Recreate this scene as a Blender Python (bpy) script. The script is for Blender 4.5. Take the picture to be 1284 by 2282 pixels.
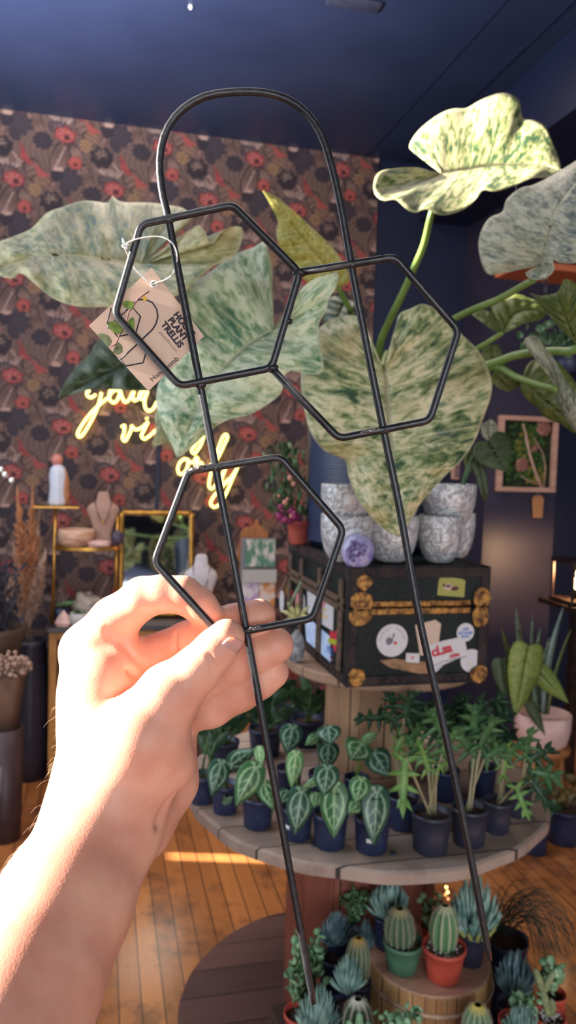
import bpy, bmesh, math, random
import numpy as np
from mathutils import Vector, Matrix
random.seed(7); rng = np.random.default_rng(7)
for _o in list(bpy.data.objects): bpy.data.objects.remove(_o)
SC = bpy.context.scene
COL = SC.collection
PI = math.pi

# ------------------------------------------------------------------ camera
FPX = 1715.0
CAM = Vector((0, 0, 1.37))
def _basis(yaw, pitch, roll):
    y, p, r = map(math.radians, (yaw, pitch, roll))
    F = Vector((math.sin(y)*math.cos(p), math.cos(y)*math.cos(p), math.sin(p)))
    R0 = Vector((math.cos(y), -math.sin(y), 0)); U0 = R0.cross(F)
    return R0*math.cos(r)+U0*math.sin(r), -R0*math.sin(r)+U0*math.cos(r), F
CR, CU, CF = _basis(13.9, -3.7, 1.73)
cam_d = bpy.data.cameras.new('camera'); cam = bpy.data.objects.new('camera', cam_d); COL.objects.link(cam)
M = Matrix.Identity(4)
for i in range(3):
    M[i][0] = CR[i]; M[i][1] = CU[i]; M[i][2] = -CF[i]; M[i][3] = CAM[i]
cam.matrix_world = M
cam_d.sensor_fit = 'VERTICAL'; cam_d.sensor_height = 36.0; cam_d.lens = 36.0*FPX/2282
cam_d.clip_start = 0.02
cam_d.dof.use_dof = True; cam_d.dof.focus_distance = 0.44; cam_d.dof.aperture_fstop = 13.0
SC.camera = cam

# ------------------------------------------------------------------ light
SC.view_settings.view_transform = 'Standard'; SC.view_settings.look = 'None'
SC.view_settings.gamma = 1.0; SC.view_settings.use_curve_mapping = False
SC.view_settings.exposure = 0.0
W = bpy.data.worlds.new('daylight'); SC.world = W; W.use_nodes = True
W.node_tree.nodes['Background'].inputs[0].default_value = (0.74, 0.86, 1.0, 1)
W.node_tree.nodes['Background'].inputs[1].default_value = .6
SUN = Vector((-0.785, 0.20, 0.252)).normalized()
sd = bpy.data.lights.new('sun', 'SUN'); sd.energy = 40.0; sd.angle = math.radians(0.6); sd.color = (1, 0.93, 0.82)
so = bpy.data.objects.new('sun', sd); COL.objects.link(so)
so.rotation_euler = (-SUN).to_track_quat('-Z', 'Y').to_euler(); so.location = (-4, 3, 4)

def area(name, loc, to, sx, sy, power, color, spread=180):
    l = bpy.data.lights.new(name, 'AREA'); l.shape = 'RECTANGLE'; l.size = sx; l.size_y = sy; l.energy = power; l.color = color; l.spread = math.radians(spread)
    o = bpy.data.objects.new(name, l); COL.objects.link(o); o.location = loc; o.rotation_euler = (Vector(to)-Vector(loc)).to_track_quat('-Z', 'Y').to_euler()
area('fill_left', (-1.26, 2.0, 1.6), (1.0, 2.4, 1.2), 1.5, 1.6, 38, (.86, .93, 1.0))  # added fill for the back of the room; the wall is solid here
area('fill_ceiling', (-1.22, 1.7, 1.6), (-.80, 2.0, 2.86), 1.2, .7, 300, (.90, .95, 1.0), 95)  # added fill that brightens the left part of the ceiling
area('fill_rear', (-.3, -4.0, 1.5), (.3, 2, 1.0), 3.4, 2.2, 140, (.90, .95, 1.0))  # added fill lamp behind the camera, lifts the low plants
area('fill_overhead', (.5, 2.3, 2.82), (.5, 2.4, 0), 1.2, 1.0, 22, (1.0, .86, .72))  # added warm fill from above, no fixture there

# ------------------------------------------------------------------ pixel helpers
def ray(x, y): return CF + CR*((x-642)/FPX) - CU*((y-1141)/FPX)
def P(x, y, z): return CAM + ray(x, y)*z                 # point at camera depth z
def onZ(x, y, zz):                                       # point on the horizontal plane z = zz
    d = ray(x, y); return CAM + d*((zz-CAM.z)/d.z)
def onY(x, y, yy):
    d = ray(x, y); return CAM + d*((yy-CAM.y)/d.y)
def depth(p): return (Vector(p)-CAM).dot(CF)
def pxw(n, p): return n*depth(p)/FPX                     # n pixels wide at point p, in metres

# ------------------------------------------------------------------ mesh collecting
class MB:
    def __init__(s): s.v = []; s.f = []; s.mi = []; s.uv = {}; s.col = None; s.smooth = True
    def add(s, vs, fs, m=0, uvs=None):
        b = len(s.v); s.v += [tuple(v) for v in vs]
        for k, f in enumerate(fs):
            s.f.append(tuple(i+b for i in f)); s.mi.append(m)
        if uvs is not None:
            for i, q in enumerate(uvs): s.uv[b+i] = q
        return s
    def box(s, c, size, rot=None, m=0):
        hx, hy, hz = [q/2 for q in size]; c = Vector(c)
        vs = [Vector((x, y, z)) for x in (-hx, hx) for y in (-hy, hy) for z in (-hz, hz)]
        if rot is not None: vs = [rot @ v for v in vs]
        return s.add([v+c for v in vs], [(0,1,3,2),(4,6,7,5),(0,4,5,1),(2,3,7,6),(0,2,6,4),(1,5,7,3)], m)
    def bounds(s, x0, x1, y0, y1, z0, z1, m=0):
        return s.box(((x0+x1)/2, (y0+y1)/2, (z0+z1)/2), (x1-x0, y1-y0, z1-z0), None, m)
    def tube(s, pts, r, seg=8, caps=True, m=0, closed=False):
        pts = [Vector(p) for p in pts]; n = len(pts)
        rr = r if isinstance(r, (list, tuple, np.ndarray)) else [r]*n
        vs = []; fs = []; prev = None
        for i, p in enumerate(pts):
            a = pts[(i-1) % n] if (closed or i > 0) else p
            b = pts[(i+1) % n] if (closed or i < n-1) else p
            t = (b-a)
            t = t.normalized() if t.length > 1e-9 else Vector((0, 0, 1))
            if prev is None:
                ref = Vector((0, 0, 1)) if abs(t.z) < .9 else Vector((1, 0, 0))
                u = t.cross(ref).normalized()
            else:
                u = prev - t*prev.dot(t)
                u = u.normalized() if u.length > 1e-9 else prev
            prev = u; w = t.cross(u)
            for k in range(seg):
                q = 2*PI*k/seg; vs.append(p+(u*math.cos(q)+w*math.sin(q))*rr[i])
        m_ = n if closed else n-1
        for i in range(m_):
            j = (i+1) % n
            for k in range(seg):
                fs.append((i*seg+k, i*seg+(k+1) % seg, j*seg+(k+1) % seg, j*seg+k))
        if caps and not closed:
            fs.append(tuple(range(seg))[::-1]); fs.append(tuple((n-1)*seg+k for k in range(seg)))
        return s.add(vs, fs, m)
    def lathe(s, prof, c=(0, 0, 0), seg=32, m=0, ax=None, rmod=None, uv=False, cap=True):
        c = Vector(c); A = ax if ax is not None else Matrix.Identity(3); vs = []; fs = []; uvs = []
        n = len(prof)
        for i, (r, z) in enumerate(prof):
            for k in range(seg):
                q = 2*PI*k/seg; r2 = r*(rmod(q, i/(n-1)) if rmod else 1)
                vs.append(c + A @ Vector((r2*math.cos(q), r2*math.sin(q), z))); uvs.append((k/seg, i/(n-1)))
        for i in range(n-1):
            for k in range(seg):
                fs.append((i*seg+k, i*seg+(k+1) % seg, (i+1)*seg+(k+1) % seg, (i+1)*seg+k))
        if cap:
            if prof[0][0] > 1e-6: fs.append(tuple(range(seg))[::-1])
            if prof[-1][0] > 1e-6: fs.append(tuple((n-1)*seg+k for k in range(seg)))
        return s.add(vs, fs, m, uvs if uv else None)
    def ell(s, c, r, rot=None, seg=12, rings=8, m=0):
        r = (r, r, r) if not isinstance(r, (tuple, list)) else r
        c = Vector(c); vs = []; fs = []
        for i in range(rings+1):
            th = PI*i/rings
            for k in range(seg):
                q = 2*PI*k/seg
                v = Vector((r[0]*math.sin(th)*math.cos(q), r[1]*math.sin(th)*math.sin(q), r[2]*math.cos(th)))
                vs.append(c+(rot @ v if rot is not None else v))
        for i in range(rings):
            for k in range(seg):
                fs.append((i*seg+k, (i+1)*seg+k, (i+1)*seg+(k+1) % seg, i*seg+(k+1) % seg))
        return s.add(vs, fs, m)
    def grid(s, rows, m=0, uvs=None):
        nr = len(rows); nc = len(rows[0]); vs = [p for r in rows for p in r]
        fs = [(i*nc+j, i*nc+j+1, (i+1)*nc+j+1, (i+1)*nc+j) for i in range(nr-1) for j in range(nc-1)]
        return s.add(vs, fs, m, [q for r in uvs for q in r] if uvs else None)
    def prism(s, poly, o, ux, uy, h, m=0):                # polygon in the plane (o,ux,uy) raised by vector h
        o = Vector(o); ux = Vector(ux); uy = Vector(uy); h = Vector(h); n = len(poly)
        a = [o+ux*x+uy*y for x, y in poly]
        return s.add(a+[p+h for p in a], [tuple(range(n))[::-1], tuple(range(n, 2*n))]+[(i, (i+1) % n, n+(i+1) % n, n+i) for i in range(n)], m)

WL = {}
def _link(o, parent, loc):
    COL.objects.link(o)
    if parent is not None: o.parent = parent
    return o
def obj(name, mb, mats, parent=None, origin=None, smooth=True, label=None, col=None, mods=None):
    """one mesh object; vertices are given in world space, stored relative to its thing"""
    if not isinstance(mats, (list, tuple)): mats = [mats]
    me = bpy.data.meshes.new(name)
    if parent is not None: o0 = WL[parent]
    elif origin is not None: o0 = Vector(origin)
    else:
        a = np.array(mb.v); o0 = Vector(((a[:, 0].min()+a[:, 0].max())/2, (a[:, 1].min()+a[:, 1].max())/2, a[:, 2].min()))
    a = np.array(mb.v, dtype=float)-np.array(o0)
    me.from_pydata(a.tolist(), [], mb.f)
    for m in mats: me.materials.append(m)
    if len(mats) > 1: me.polygons.foreach_set('material_index', mb.mi)
    if smooth: me.polygons.foreach_set('use_smooth', [True]*len(me.polygons))
    if mb.uv:
        uvl = me.uv_layers.new(name='uv'); vi = np.zeros(len(me.loops), dtype=np.int32); me.loops.foreach_get('vertex_index', vi)
        tab = np.zeros((len(mb.v), 2))
        for k, q in mb.uv.items(): tab[k] = q
        uvl.data.foreach_set('uv', tab[vi].ravel())
    if col is not None:
        at = me.color_attributes.new('tint', 'FLOAT_COLOR', 'POINT'); c4 = np.ones((len(mb.v), 4)); c4[:, :3] = col
        at.data.foreach_set('color', c4.ravel())
    me.update()
    o = bpy.data.objects.new(name, me); _link(o, parent, None)
    if parent is None: o.location = o0
    WL[o] = o0
    if label: o['label'] = label
    for md in (mods or []):
        mo = o.modifiers.new(md[0].lower(), md[0])
        for k, v in md[1].items(): setattr(mo, k, v)
    return o
def thing(name, label, cat, loc, group=None):
    o = bpy.data.objects.new(name, None); COL.objects.link(o); o.location = loc; o.empty_display_size = .02
    o['label'] = label; o['category'] = cat
    if group: o['group'] = group
    WL[o] = Vector(loc); return o
def tag(o, label, cat, group=None, kind=None):
    o['label'] = label; o['category'] = cat
    if group: o['group'] = group
    if kind: o['kind'] = kind
    return o
def struct(name, mb, m, label, cat, smooth=False, col=None):
    o = obj(name, mb, m, smooth=smooth, col=col); o['kind'] = 'structure'; o['label'] = label; o['category'] = cat; return o
def bev(w, seg=2): return ('BEVEL', dict(width=w, segments=seg, limit_method='ANGLE', angle_limit=.6))
def solid(t): return ('SOLIDIFY', dict(thickness=t, offset=0))

# ------------------------------------------------------------------ materials
def nm(name):
    m = bpy.data.materials.new(name); m.use_nodes = True; nt = m.node_tree
    return m, nt, nt.nodes['Principled BSDF']
def N(nt, t, **k):
    n = nt.nodes.new(t)
    for a, b in k.items(): setattr(n, a, b)
    return n
def srgb(r, g, b):
    f = lambda c: (c/255/12.92) if c/255 <= .04045 else ((c/255+.055)/1.055)**2.4
    return (f(r), f(g), f(b), 1)
def pmat(name, c1, c2=None, scale=8, rough=.6, metal=0, bump=0, bscale=None, stretch=(1, 1, 1), detail=4, spec=.5, trans=0, lo=.35, hi=.65, emit=None, es=0, sss=0):
    m, nt, b = nm(name)
    b.inputs['Roughness'].default_value = rough; b.inputs['Metallic'].default_value = metal
    b.inputs['Specular IOR Level'].default_value = spec; b.inputs['Base Color'].default_value = c1
    tc = N(nt, 'ShaderNodeTexCoord'); mp = N(nt, 'ShaderNodeMapping'); mp.inputs['Scale'].default_value = stretch
    nt.links.new(tc.outputs['Object'], mp.inputs[0])
    if c2 is not None:
        no = N(nt, 'ShaderNodeTexNoise'); no.inputs['Scale'].default_value = scale; no.inputs['Detail'].default_value = detail
        nt.links.new(mp.outputs[0], no.inputs[0])
        cr = N(nt, 'ShaderNodeValToRGB'); cr.color_ramp.elements[0].position = lo; cr.color_ramp.elements[1].position = hi
        cr.color_ramp.elements[0].color = c1; cr.color_ramp.elements[1].color = c2
        nt.links.new(no.outputs[0], cr.inputs[0]); nt.links.new(cr.outputs[0], b.inputs['Base Color'])
    if bump:
        n2 = N(nt, 'ShaderNodeTexNoise'); n2.inputs['Scale'].default_value = bscale or scale*3; n2.inputs['Detail'].default_value = 3
        nt.links.new(mp.outputs[0], n2.inputs[0]); bp = N(nt, 'ShaderNodeBump'); bp.inputs['Strength'].default_value = bump; bp.inputs['Distance'].default_value = .01
        nt.links.new(n2.outputs[0], bp.inputs['Height']); nt.links.new(bp.outputs[0], b.inputs['Normal'])
    if trans: b.inputs['Transmission Weight'].default_value = trans
    if sss:
        b.inputs['Subsurface Weight'].default_value = sss; b.inputs['Subsurface Scale'].default_value = .01
    if emit: b.inputs['Emission Color'].default_value = emit; b.inputs['Emission Strength'].default_value = es
    return m
def leafy(m, tr=.35, tint=(1, 1, 1, 1)):
    """adds light passing through to a leaf material"""
    nt = m.node_tree; b = nt.nodes['Principled BSDF']; out = nt.nodes['Material Output']
    t = N(nt, 'ShaderNodeBsdfTranslucent'); mx = N(nt, 'ShaderNodeMixShader'); mx.inputs[0].default_value = tr
    src = b.inputs['Base Color'].links
    if src: nt.links.new(src[0].from_socket, t.inputs[0])
    else: t.inputs[0].default_value = b.inputs['Base Color'].default_value
    nt.links.new(b.outputs[0], mx.inputs[1]); nt.links.new(t.outputs[0], mx.inputs[2]); nt.links.new(mx.outputs[0], out.inputs[0])
    return m
def tintmat(name, rough=.5, attr='tint', bump=0, bscale=60, spec=.4):
    m, nt, b = nm(name); a = N(nt, 'ShaderNodeVertexColor', layer_name=attr)
    nt.links.new(a.outputs[0], b.inputs['Base Color']); b.inputs['Roughness'].default_value = rough; b.inputs['Specular IOR Level'].default_value = spec
    if bump:
        tc = N(nt, 'ShaderNodeTexCoord'); n2 = N(nt, 'ShaderNodeTexNoise'); n2.inputs['Scale'].default_value = bscale
        nt.links.new(tc.outputs['Object'], n2.inputs[0]); bp = N(nt, 'ShaderNodeBump'); bp.inputs['Strength'].default_value = bump; bp.inputs['Distance'].default_value = .005
        nt.links.new(n2.outputs[0], bp.inputs['Height']); nt.links.new(bp.outputs[0], b.inputs['Normal'])
    return m
def plankmat(name, ca, cb, cgap, width, along='Y', rough=.35, length=1.3, gap=.012, wear=None, coat=0):
    """boards: random tone per board, grain along it, dark gaps, wear stains"""
    m, nt, b = nm(name); L = nt.links.new
    tc = N(nt, 'ShaderNodeTexCoord'); sp = N(nt, 'ShaderNodeSeparateXYZ'); L(tc.outputs['Object'], sp.inputs[0])
    ax, ay = (('X', 'Y') if along == 'Y' else ('Y', 'X'))
    if along == 'Z': ax, ay = 'X', 'Z'
    d = N(nt, 'ShaderNodeMath', operation='DIVIDE'); L(sp.outputs[ax], d.inputs[0]); d.inputs[1].default_value = width
    fl = N(nt, 'ShaderNodeMath', operation='FLOOR'); L(d.outputs[0], fl.inputs[0])
    fr = N(nt, 'ShaderNodeMath', operation='FRACT'); L(d.outputs[0], fr.inputs[0])
    wn = N(nt, 'ShaderNodeTexWhiteNoise', noise_dimensions='1D'); L(fl.outputs[0], wn.inputs['W'])
    mp = N(nt, 'ShaderNodeMapping'); mp.inputs['Scale'].default_value = {'Y': (60, 3, 1), 'X': (3, 60, 1), 'Z': (60, 60, 3)}[along]
    L(tc.outputs['Object'], mp.inputs[0]); no = N(nt, 'ShaderNodeTexNoise'); no.inputs['Scale'].default_value = 1; no.inputs['Detail'].default_value = 5
    L(mp.outputs[0], no.inputs[0])
    ad = N(nt, 'ShaderNodeMath', operation='MULTIPLY_ADD'); L(wn.outputs[0], ad.inputs[0]); ad.inputs[1].default_value = .55; 
    sc = N(nt, 'ShaderNodeMath', operation='MULTIPLY'); L(no.outputs[0], sc.inputs[0]); sc.inputs[1].default_value = .55; L(sc.outputs[0], ad.inputs[2])
    cr = N(nt, 'ShaderNodeValToRGB'); cr.color_ramp.elements[0].color = ca; cr.color_ramp.elements[1].color = cb
    cr.color_ramp.elements[0].position = .15; cr.color_ramp.elements[1].position = .85
    L(ad.outputs[0], cr.inputs[0]); colr = cr.outputs[0]
    if wear:
        n3 = N(nt, 'ShaderNodeTexNoise'); n3.inputs['Scale'].default_value = 5; n3.inputs['Detail'].default_value = 8; n3.inputs['Roughness'].default_value = .7
        L(tc.outputs['Object'], n3.inputs[0]); r3 = N(nt, 'ShaderNodeValToRGB'); r3.color_ramp.elements[0].position = .5; r3.color_ramp.elements[1].position = .68
        L(n3.outputs[0], r3.inputs[0]); mx = N(nt, 'ShaderNodeMix', data_type='RGBA'); L(r3.outputs[0], mx.inputs[0]); L(colr, mx.inputs[6]); mx.inputs[7].default_value = wear
        colr = mx.outputs[2]
    gp = N(nt, 'ShaderNodeMath', operation='LESS_THAN'); L(fr.outputs[0], gp.inputs[0]); gp.inputs[1].default_value = gap/width if gap < width else .05
    m2 = N(nt, 'ShaderNodeMix', data_type='RGBA'); L(gp.outputs[0], m2.inputs[0]); L(colr, m2.inputs[6]); m2.inputs[7].default_value = cgap
    L(m2.outputs[2], b.inputs['Base Color']); b.inputs['Roughness'].default_value = rough
    if coat: b.inputs['Coat Weight'].default_value = coat; b.inputs['Coat Roughness'].default_value = .12
    return m
def rgb(r, g, b): return (r, g, b, 1)

navy = pmat('navy_paint', srgb(20, 26, 54), srgb(25, 32, 62), scale=3, rough=.5, bump=.05, bscale=20)
navy_ceil = pmat('navy_ceiling_paint', srgb(30, 38, 62), srgb(37, 45, 70), scale=2.2, rough=.42, bump=.12, bscale=6)
plum = pmat('plum_paint', srgb(46, 40, 58), srgb(52, 46, 64), scale=4, rough=.5)
M_rod = pmat('black_coated_steel', srgb(30, 30, 34), srgb(44, 43, 46), scale=220, rough=.36, bump=.04, bscale=300, spec=.5, metal=.1)
M_weld = pmat('bare_weld', srgb(70, 64, 64), srgb(140, 130, 126), scale=400, rough=.35, metal=.7, bump=.5, bscale=300)
M_kraft = pmat('kraft_card', srgb(206, 172, 150), srgb(214, 182, 160), scale=60, rough=.8)
M_ink = pmat('dark_print', srgb(44, 34, 48), rough=.8)
M_inkgrey = pmat('grey_print', srgb(140, 116, 106), rough=.8)
M_pleaf = pmat('printed_leaf_green', srgb(84, 104, 40), srgb(124, 146, 60), scale=300, rough=.8)
M_pleaf2 = pmat('printed_leaf_olive', srgb(92, 96, 62), srgb(132, 140, 100), scale=300, rough=.8)
M_string = pmat('white_string', srgb(226, 222, 214), rough=.8)
M_black = pmat('black_plastic', srgb(40, 42, 58), srgb(48, 50, 66), scale=40, rough=.42)
M_navypot = pmat('navy_plastic', srgb(32, 40, 68), srgb(40, 48, 78), scale=40, rough=.4)
M_soil = pmat('potting_soil', srgb(46, 34, 28), srgb(92, 68, 54), scale=160, rough=.95, bump=.8, bscale=200)
M_terra = pmat('red_plastic_pot', srgb(190, 74, 58), srgb(200, 84, 66), scale=30, rough=.5)
M_terra2 = pmat('terracotta', srgb(160, 70, 58), srgb(176, 82, 68), scale=30, rough=.8)
M_green_pot = pmat('green_plastic_pot', srgb(70, 112, 88), srgb(80, 124, 98), scale=30, rough=.5)
M_white = pmat('white_paper', srgb(226, 224, 226), rough=.6)
M_gold = pmat('brushed_gold', srgb(170, 120, 52), srgb(196, 146, 70), scale=30, rough=.35, metal=.8)
M_brass = pmat('worn_brass', srgb(74, 46, 30), srgb(190, 138, 70), scale=70, rough=.5, metal=.5, bump=.4, bscale=120)
M_walnut = pmat('walnut_wood', srgb(150, 92, 52), srgb(176, 112, 64), scale=14, rough=.5, stretch=(8, 8, 1))
M_perlite = pmat('perlite', srgb(226, 222, 218), rough=.9)
M_stem = leafy(pmat('green_petiole', srgb(110, 140, 66), srgb(134, 160, 82), scale=20, rough=.4), .15)
M_tanstem = pmat('tan_green_stem', srgb(128, 124, 92), srgb(160, 148, 116), scale=20, rough=.5)
M_stemd = pmat('dark_green_stem', srgb(44, 70, 40), srgb(60, 92, 52), scale=20, rough=.45)
# ================================================================== the room
H = 2.86; YW = 3.65
M_floor = plankmat('orange_strip_floor', srgb(158, 94, 52), srgb(204, 130, 72), srgb(66, 40, 30), .056, 'Y', rough=.28, gap=.0035, wear=srgb(88, 54, 40), coat=.25)
struct('floor', MB().bounds(-1.5, 3.2, -2.2, 3.8, -.06, 0), M_floor, 'worn orange strip wood floor under the spool table', 'floor')
struct('ceiling', MB().bounds(-1.3, 3.2, -2.2, 3.8, H, H+.08), navy_ceil, 'dark navy painted ceiling of the shop', 'ceiling')

# wallpaper: a half-drop repeat painted into one cell, then repeated over the wall
def wallpaper_cell(n=200):
    S = 214.0                                            # cell size in motif units
    yy, xx = np.mgrid[0:n, 0:n]*(S/n)
    img = np.zeros((n, n, 3)); img[:] = srgb(116, 90, 84)[:3]
    st = .5+.5*np.sin(xx*.5+6*np.sin(yy*.05)+yy*.12); img *= (.8+.4*st)[..., None]
    def C(*c): return np.array(srgb(*c)[:3])
    def each(dx, dy):
        for ox, oy in ((0, 0), (107, 106)):
            X = (xx-ox-dx+S*1.5) % S-S/2; Y = (yy-oy-dy+S*1.5) % S-S/2
            yield X, Y
    def ellipse(dx, dy, a, b, ang, c, edge=None, stripes=None, rays=0, c2=None):
        ca, sa = math.cos(math.radians(ang)), math.sin(math.radians(ang))
        for X, Y in each(dx, dy):
            u = (X*ca+Y*sa)/a; v = (-X*sa+Y*ca)/b; r = np.sqrt(u*u+v*v)
            if rays: r = r*(1+.1*np.cos(rays*np.arctan2(v, u)))
            m = r < 1; col = np.broadcast_to(C(*c), X.shape+(3,)).copy()
            if c2 is not None and rays:
                q = np.clip(.5+.7*np.cos(rays*np.arctan2(v, u)), 0, 1)*np.clip(1.15-r, 0, 1)*(r > .15)
                col = col*(1-q[..., None])+C(*c2)*q[..., None]
            if stripes:
                q = .5+.5*np.sin(v*stripes)
                col = col*(.7+.5*q[..., None])
            if edge is not None: col[r > .86] = C(*edge)
            img[m] = col[m]
    def tri(dx, dy, pts, c, hatch=0):
        for X, Y in each(dx, dy):
            m = np.ones(X.shape, bool)
            for i in range(3):
                (ax, ay), (bx, by) = pts[i], pts[(i+1) % 3]
                m &= ((bx-ax)*(Y-ay)-(by-ay)*(X-ax)) > 0
            col = np.broadcast_to(C(*c), X.shape+(3,)).copy()
            if hatch: col = col*(.65+.35*(np.sin(Y*hatch) > -.2))[..., None]
            img[m] = col[m]
    taupe = (128, 98, 90); dk = (46, 42, 56); dk2 = (58, 52, 64); tan = (156, 120, 100)
    ellipse(35, 65, 17, 56, -24, (134, 104, 94), (70, 54, 58), 9)
    ellipse(50, 95, 12, 40, -16, (122, 92, 84), (70, 54, 58), 7)
    ellipse(-12, 55, 20, 42, 14, (124, 94, 88), (64, 48, 54), 4)
    ellipse(-13, 56, 2, 36, 24, (184, 150, 140))
    ellipse(42, -21, 20, 30, -30, (130, 98, 88), (60, 46, 52), 14)
    ellipse(60, 0, 24, 14, 20, (140, 104, 86), (66, 50, 52), 8)
    ellipse(75, 20, 9, 30, 26, (150, 112, 104), (76, 56, 60), 5)
    tri(24, -57, [(-14, -26), (18, 24), (-8, 18)], (172, 66, 68), .95)
    tri(57, -21, [(-16, -16), (22, 8), (-6, 12)], (176, 78, 72))
    ellipse(44, 18, 13, 14, 0, (164, 124, 90), None, 0, 7, (110, 78, 62))
    for a in range(-70, 60, 13): ellipse(-4+a*.32, -28-abs(a)*.05, 1.5, 17, a*.75, (186, 152, 142))
    ellipse(-12, -14, 25, 15, 12, dk2, None, 0, 18, (150, 120, 116))
    ellipse(0, 0, 24, 18, 8, (172, 70, 70), (110, 44, 50), 0, 6, (222, 128, 120))
    ellipse(4, 5, 7, 5, 0, (84, 34, 44))
    ellipse(22, 58, 15, 15, 0, (186, 78, 72), (150, 58, 56), 0, 5, (206, 104, 92)); ellipse(23, 61, 5, 5, 0, (104, 42, 46))
    ellipse(10, 95, 26, 26, 0, dk2, None, 0, 9, (72, 66, 78)); ellipse(-16, 88, 14, 15, 20, dk); ellipse(2, 118, 12, 16, -15, dk2)
    ellipse(-14, 75, 11, 4.5, 0, (206, 164, 150))
    ellipse(-47, 17, 21, 18, 10, dk, None, 0, 11, (66, 60, 72))
    ellipse(-27, -67, 25, 23, 0, (40, 36, 48), None, 0, 8, None); ellipse(-29, -73, 15, 14, 0, (60, 50, 56), None, 0, 6, (182, 150, 136)); ellipse(-26, -62, 6, 6, 0, (36, 32, 42))
    ellipse(2, -50, 12, 3, 50, (176, 136, 128))
    m = img.reshape(-1, 3).mean(0); img = m+(img-m)*.88; g = img.mean(2, keepdims=True); return np.clip(g+(img-g)*.92, .01, 1)*np.array([.74, .73, .71])
cell = wallpaper_cell()
x0, x1 = -1.3, 1.307; step = .0055; nx = int((x1-x0)/step)+1; nz = int(H/step)+1
gx = np.linspace(x0, x1, nx); gz = np.linspace(0, H, nz)
PER = 214*3.43/FPX
f0 = onY(140, 737, YW)
ii = (((gx-f0.x)/PER) % 1*200).astype(int) % 200; jj = ((-(gz-f0.z)/PER) % 1*200).astype(int) % 200
colr = cell[jj[:, None], ii[None, :]]
wm = MB(); XX, ZZ = np.meshgrid(gx, gz)
wm.v = np.stack([XX.ravel(), np.full(XX.size, YW), ZZ.ravel()], 1).tolist()
idx = np.arange(nx*nz).reshape(nz, nx)
wm.f = np.stack([idx[:-1, :-1].ravel(), idx[:-1, 1:].ravel(), idx[1:, 1:].ravel(), idx[1:, :-1].ravel()], 1).tolist(); wm.mi = [0]*len(wm.f)
M_paper = tintmat('floral_wallpaper', rough=.62, spec=.25)
struct('wall_back', wm, M_paper, 'wall papered with dark floral pattern of red flowers and brown leaves', 'wall', col=colr.reshape(-1, 3))
struct('wall_behind', MB().bounds(-1.5, 3.2, YW+.01, YW+.1, 0, H), navy, 'dark navy wall beside the floral wallpaper', 'wall')
s0 = onY(352, 1000, YW)
struct('trim_1', MB().bounds(s0.x-.008, s0.x+.008, YW-.012, YW+.005, .3, s0.z+.02), navy, 'thin dark vertical strip on the floral wallpaper under the neon sign', 'trim')
struct('baseboard_back', MB().bounds(-1.3, 1.307, YW-.015, YW, 0, .14), navy, 'navy baseboard below the floral wallpaper', 'baseboard')
# unseen left wall: window, upper opening and far slit cut to shape the sun
XL = -1.3
lw = MB()
OP = [(.15, 1.12, .62, 2.42), (1.62, 3.0, 2.35, 2.83)]
lw.bounds(XL-.1, XL, -1.2, .15, 0, H); lw.bounds(XL-.1, XL, .15, 1.12, 0, .62); lw.bounds(XL-.1, XL, .15, 1.12, 2.42, H)
lw.bounds(XL-.1, XL, 1.12, 1.62, 0, H); lw.bounds(XL-.1, XL, 1.62, 2.96, 0, 2.35); lw.bounds(XL-.1, XL, 1.62, 3.0, 2.83, H)
lw.bounds(XL-.1, XL, 2.96, 3.04, 0, .50); lw.bounds(XL-.1, XL, 2.96, 3.0, .64, 2.35); lw.bounds(XL-.1, XL, 3.0, 3.04, .64, H); lw.bounds(XL-.1, XL, 3.04, 3.75, 0, H)  # low slit left open to throw the sun streak on the floor
struct('wall_left', lw, navy, 'unseen navy window wall on the left, openings cut to shape the sun', 'wall')
struct('sky_block_front', MB().bounds(-1.4, 3.2, -2.3, -2.2, 2.12, H), navy, 'unseen navy header behind the viewer, added to keep sky out of the mirror', 'wall')  # added out of view to block open sky from the mirror
wf = MB()
for (a, b, c, d) in OP:
    for yy in (a+.015, b-.015): wf.bounds(XL-.07, XL-.03, yy-.015, yy+.015, c, d)
    for zz in (c+.015, d-.015): wf.bounds(XL-.07, XL-.03, a, b, zz-.015, zz+.015)
struct('window_1', wf, M_black, 'black frame around the sun-shaping openings of the unseen left wall', 'window')
# right side: wall along the depth, pilaster face, recess, bulkhead
dq = ray(1104, 600); XR = onY(1040, 600, YW).x; YC = XR*dq.y/dq.x
XE = onY(1238, 1100, YC).x
struct('wall_right', MB().bounds(XR, XE, YC, YW+.05, 0, H), plum, 'plum navy pilaster carrying the moss picture', 'wall')
struct('wall_recess', MB().bounds(3.0, 3.1, .3, YW+.05, 0, H), navy, 'dark navy wall of the recess on the right', 'wall')
ZS = onY(1040, 505, YW).z
e1 = onZ(1284, 240, ZS).x
struct('trim_2', MB().bounds(min(e1, XR-.12), 3.0, -.4, YW, ZS, H-.002), navy, 'navy bulkhead under the ceiling on the right', 'trim')
b1 = onZ(1050, 220, H).x
tb = MB().bounds(b1-.004, b1+.004, .2, YW, H-.006, H+.001); b2 = onZ(1030, 110, H).x; tb.bounds(b2-.003, b2+.003, .2, YW, H-.004, H+.001)
struct('trim_3', tb, navy, 'thin seam battens along the navy ceiling', 'trim')
cv = onZ(790, 3, H); mbv = MB()
mbv.bounds(cv.x-.09, cv.x+.09, cv.y-.03, cv.y+.03, H-.012, H); vv = obj('ceiling_vent', mbv, M_black, mods=[bev(.006)]); tag(vv, 'small dark slotted vent at the top edge of the ceiling', 'vent')
hk = onZ(425, 12, H); hb = MB().lathe([(.006, H), (.007, H-.006), (.003, H-.012), (0, H-.014)], (hk.x, hk.y, 0), 10)
tag(obj('ceiling_screw', hb, M_perlite), 'bright screw head in the ceiling at upper left', 'screw')

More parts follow.
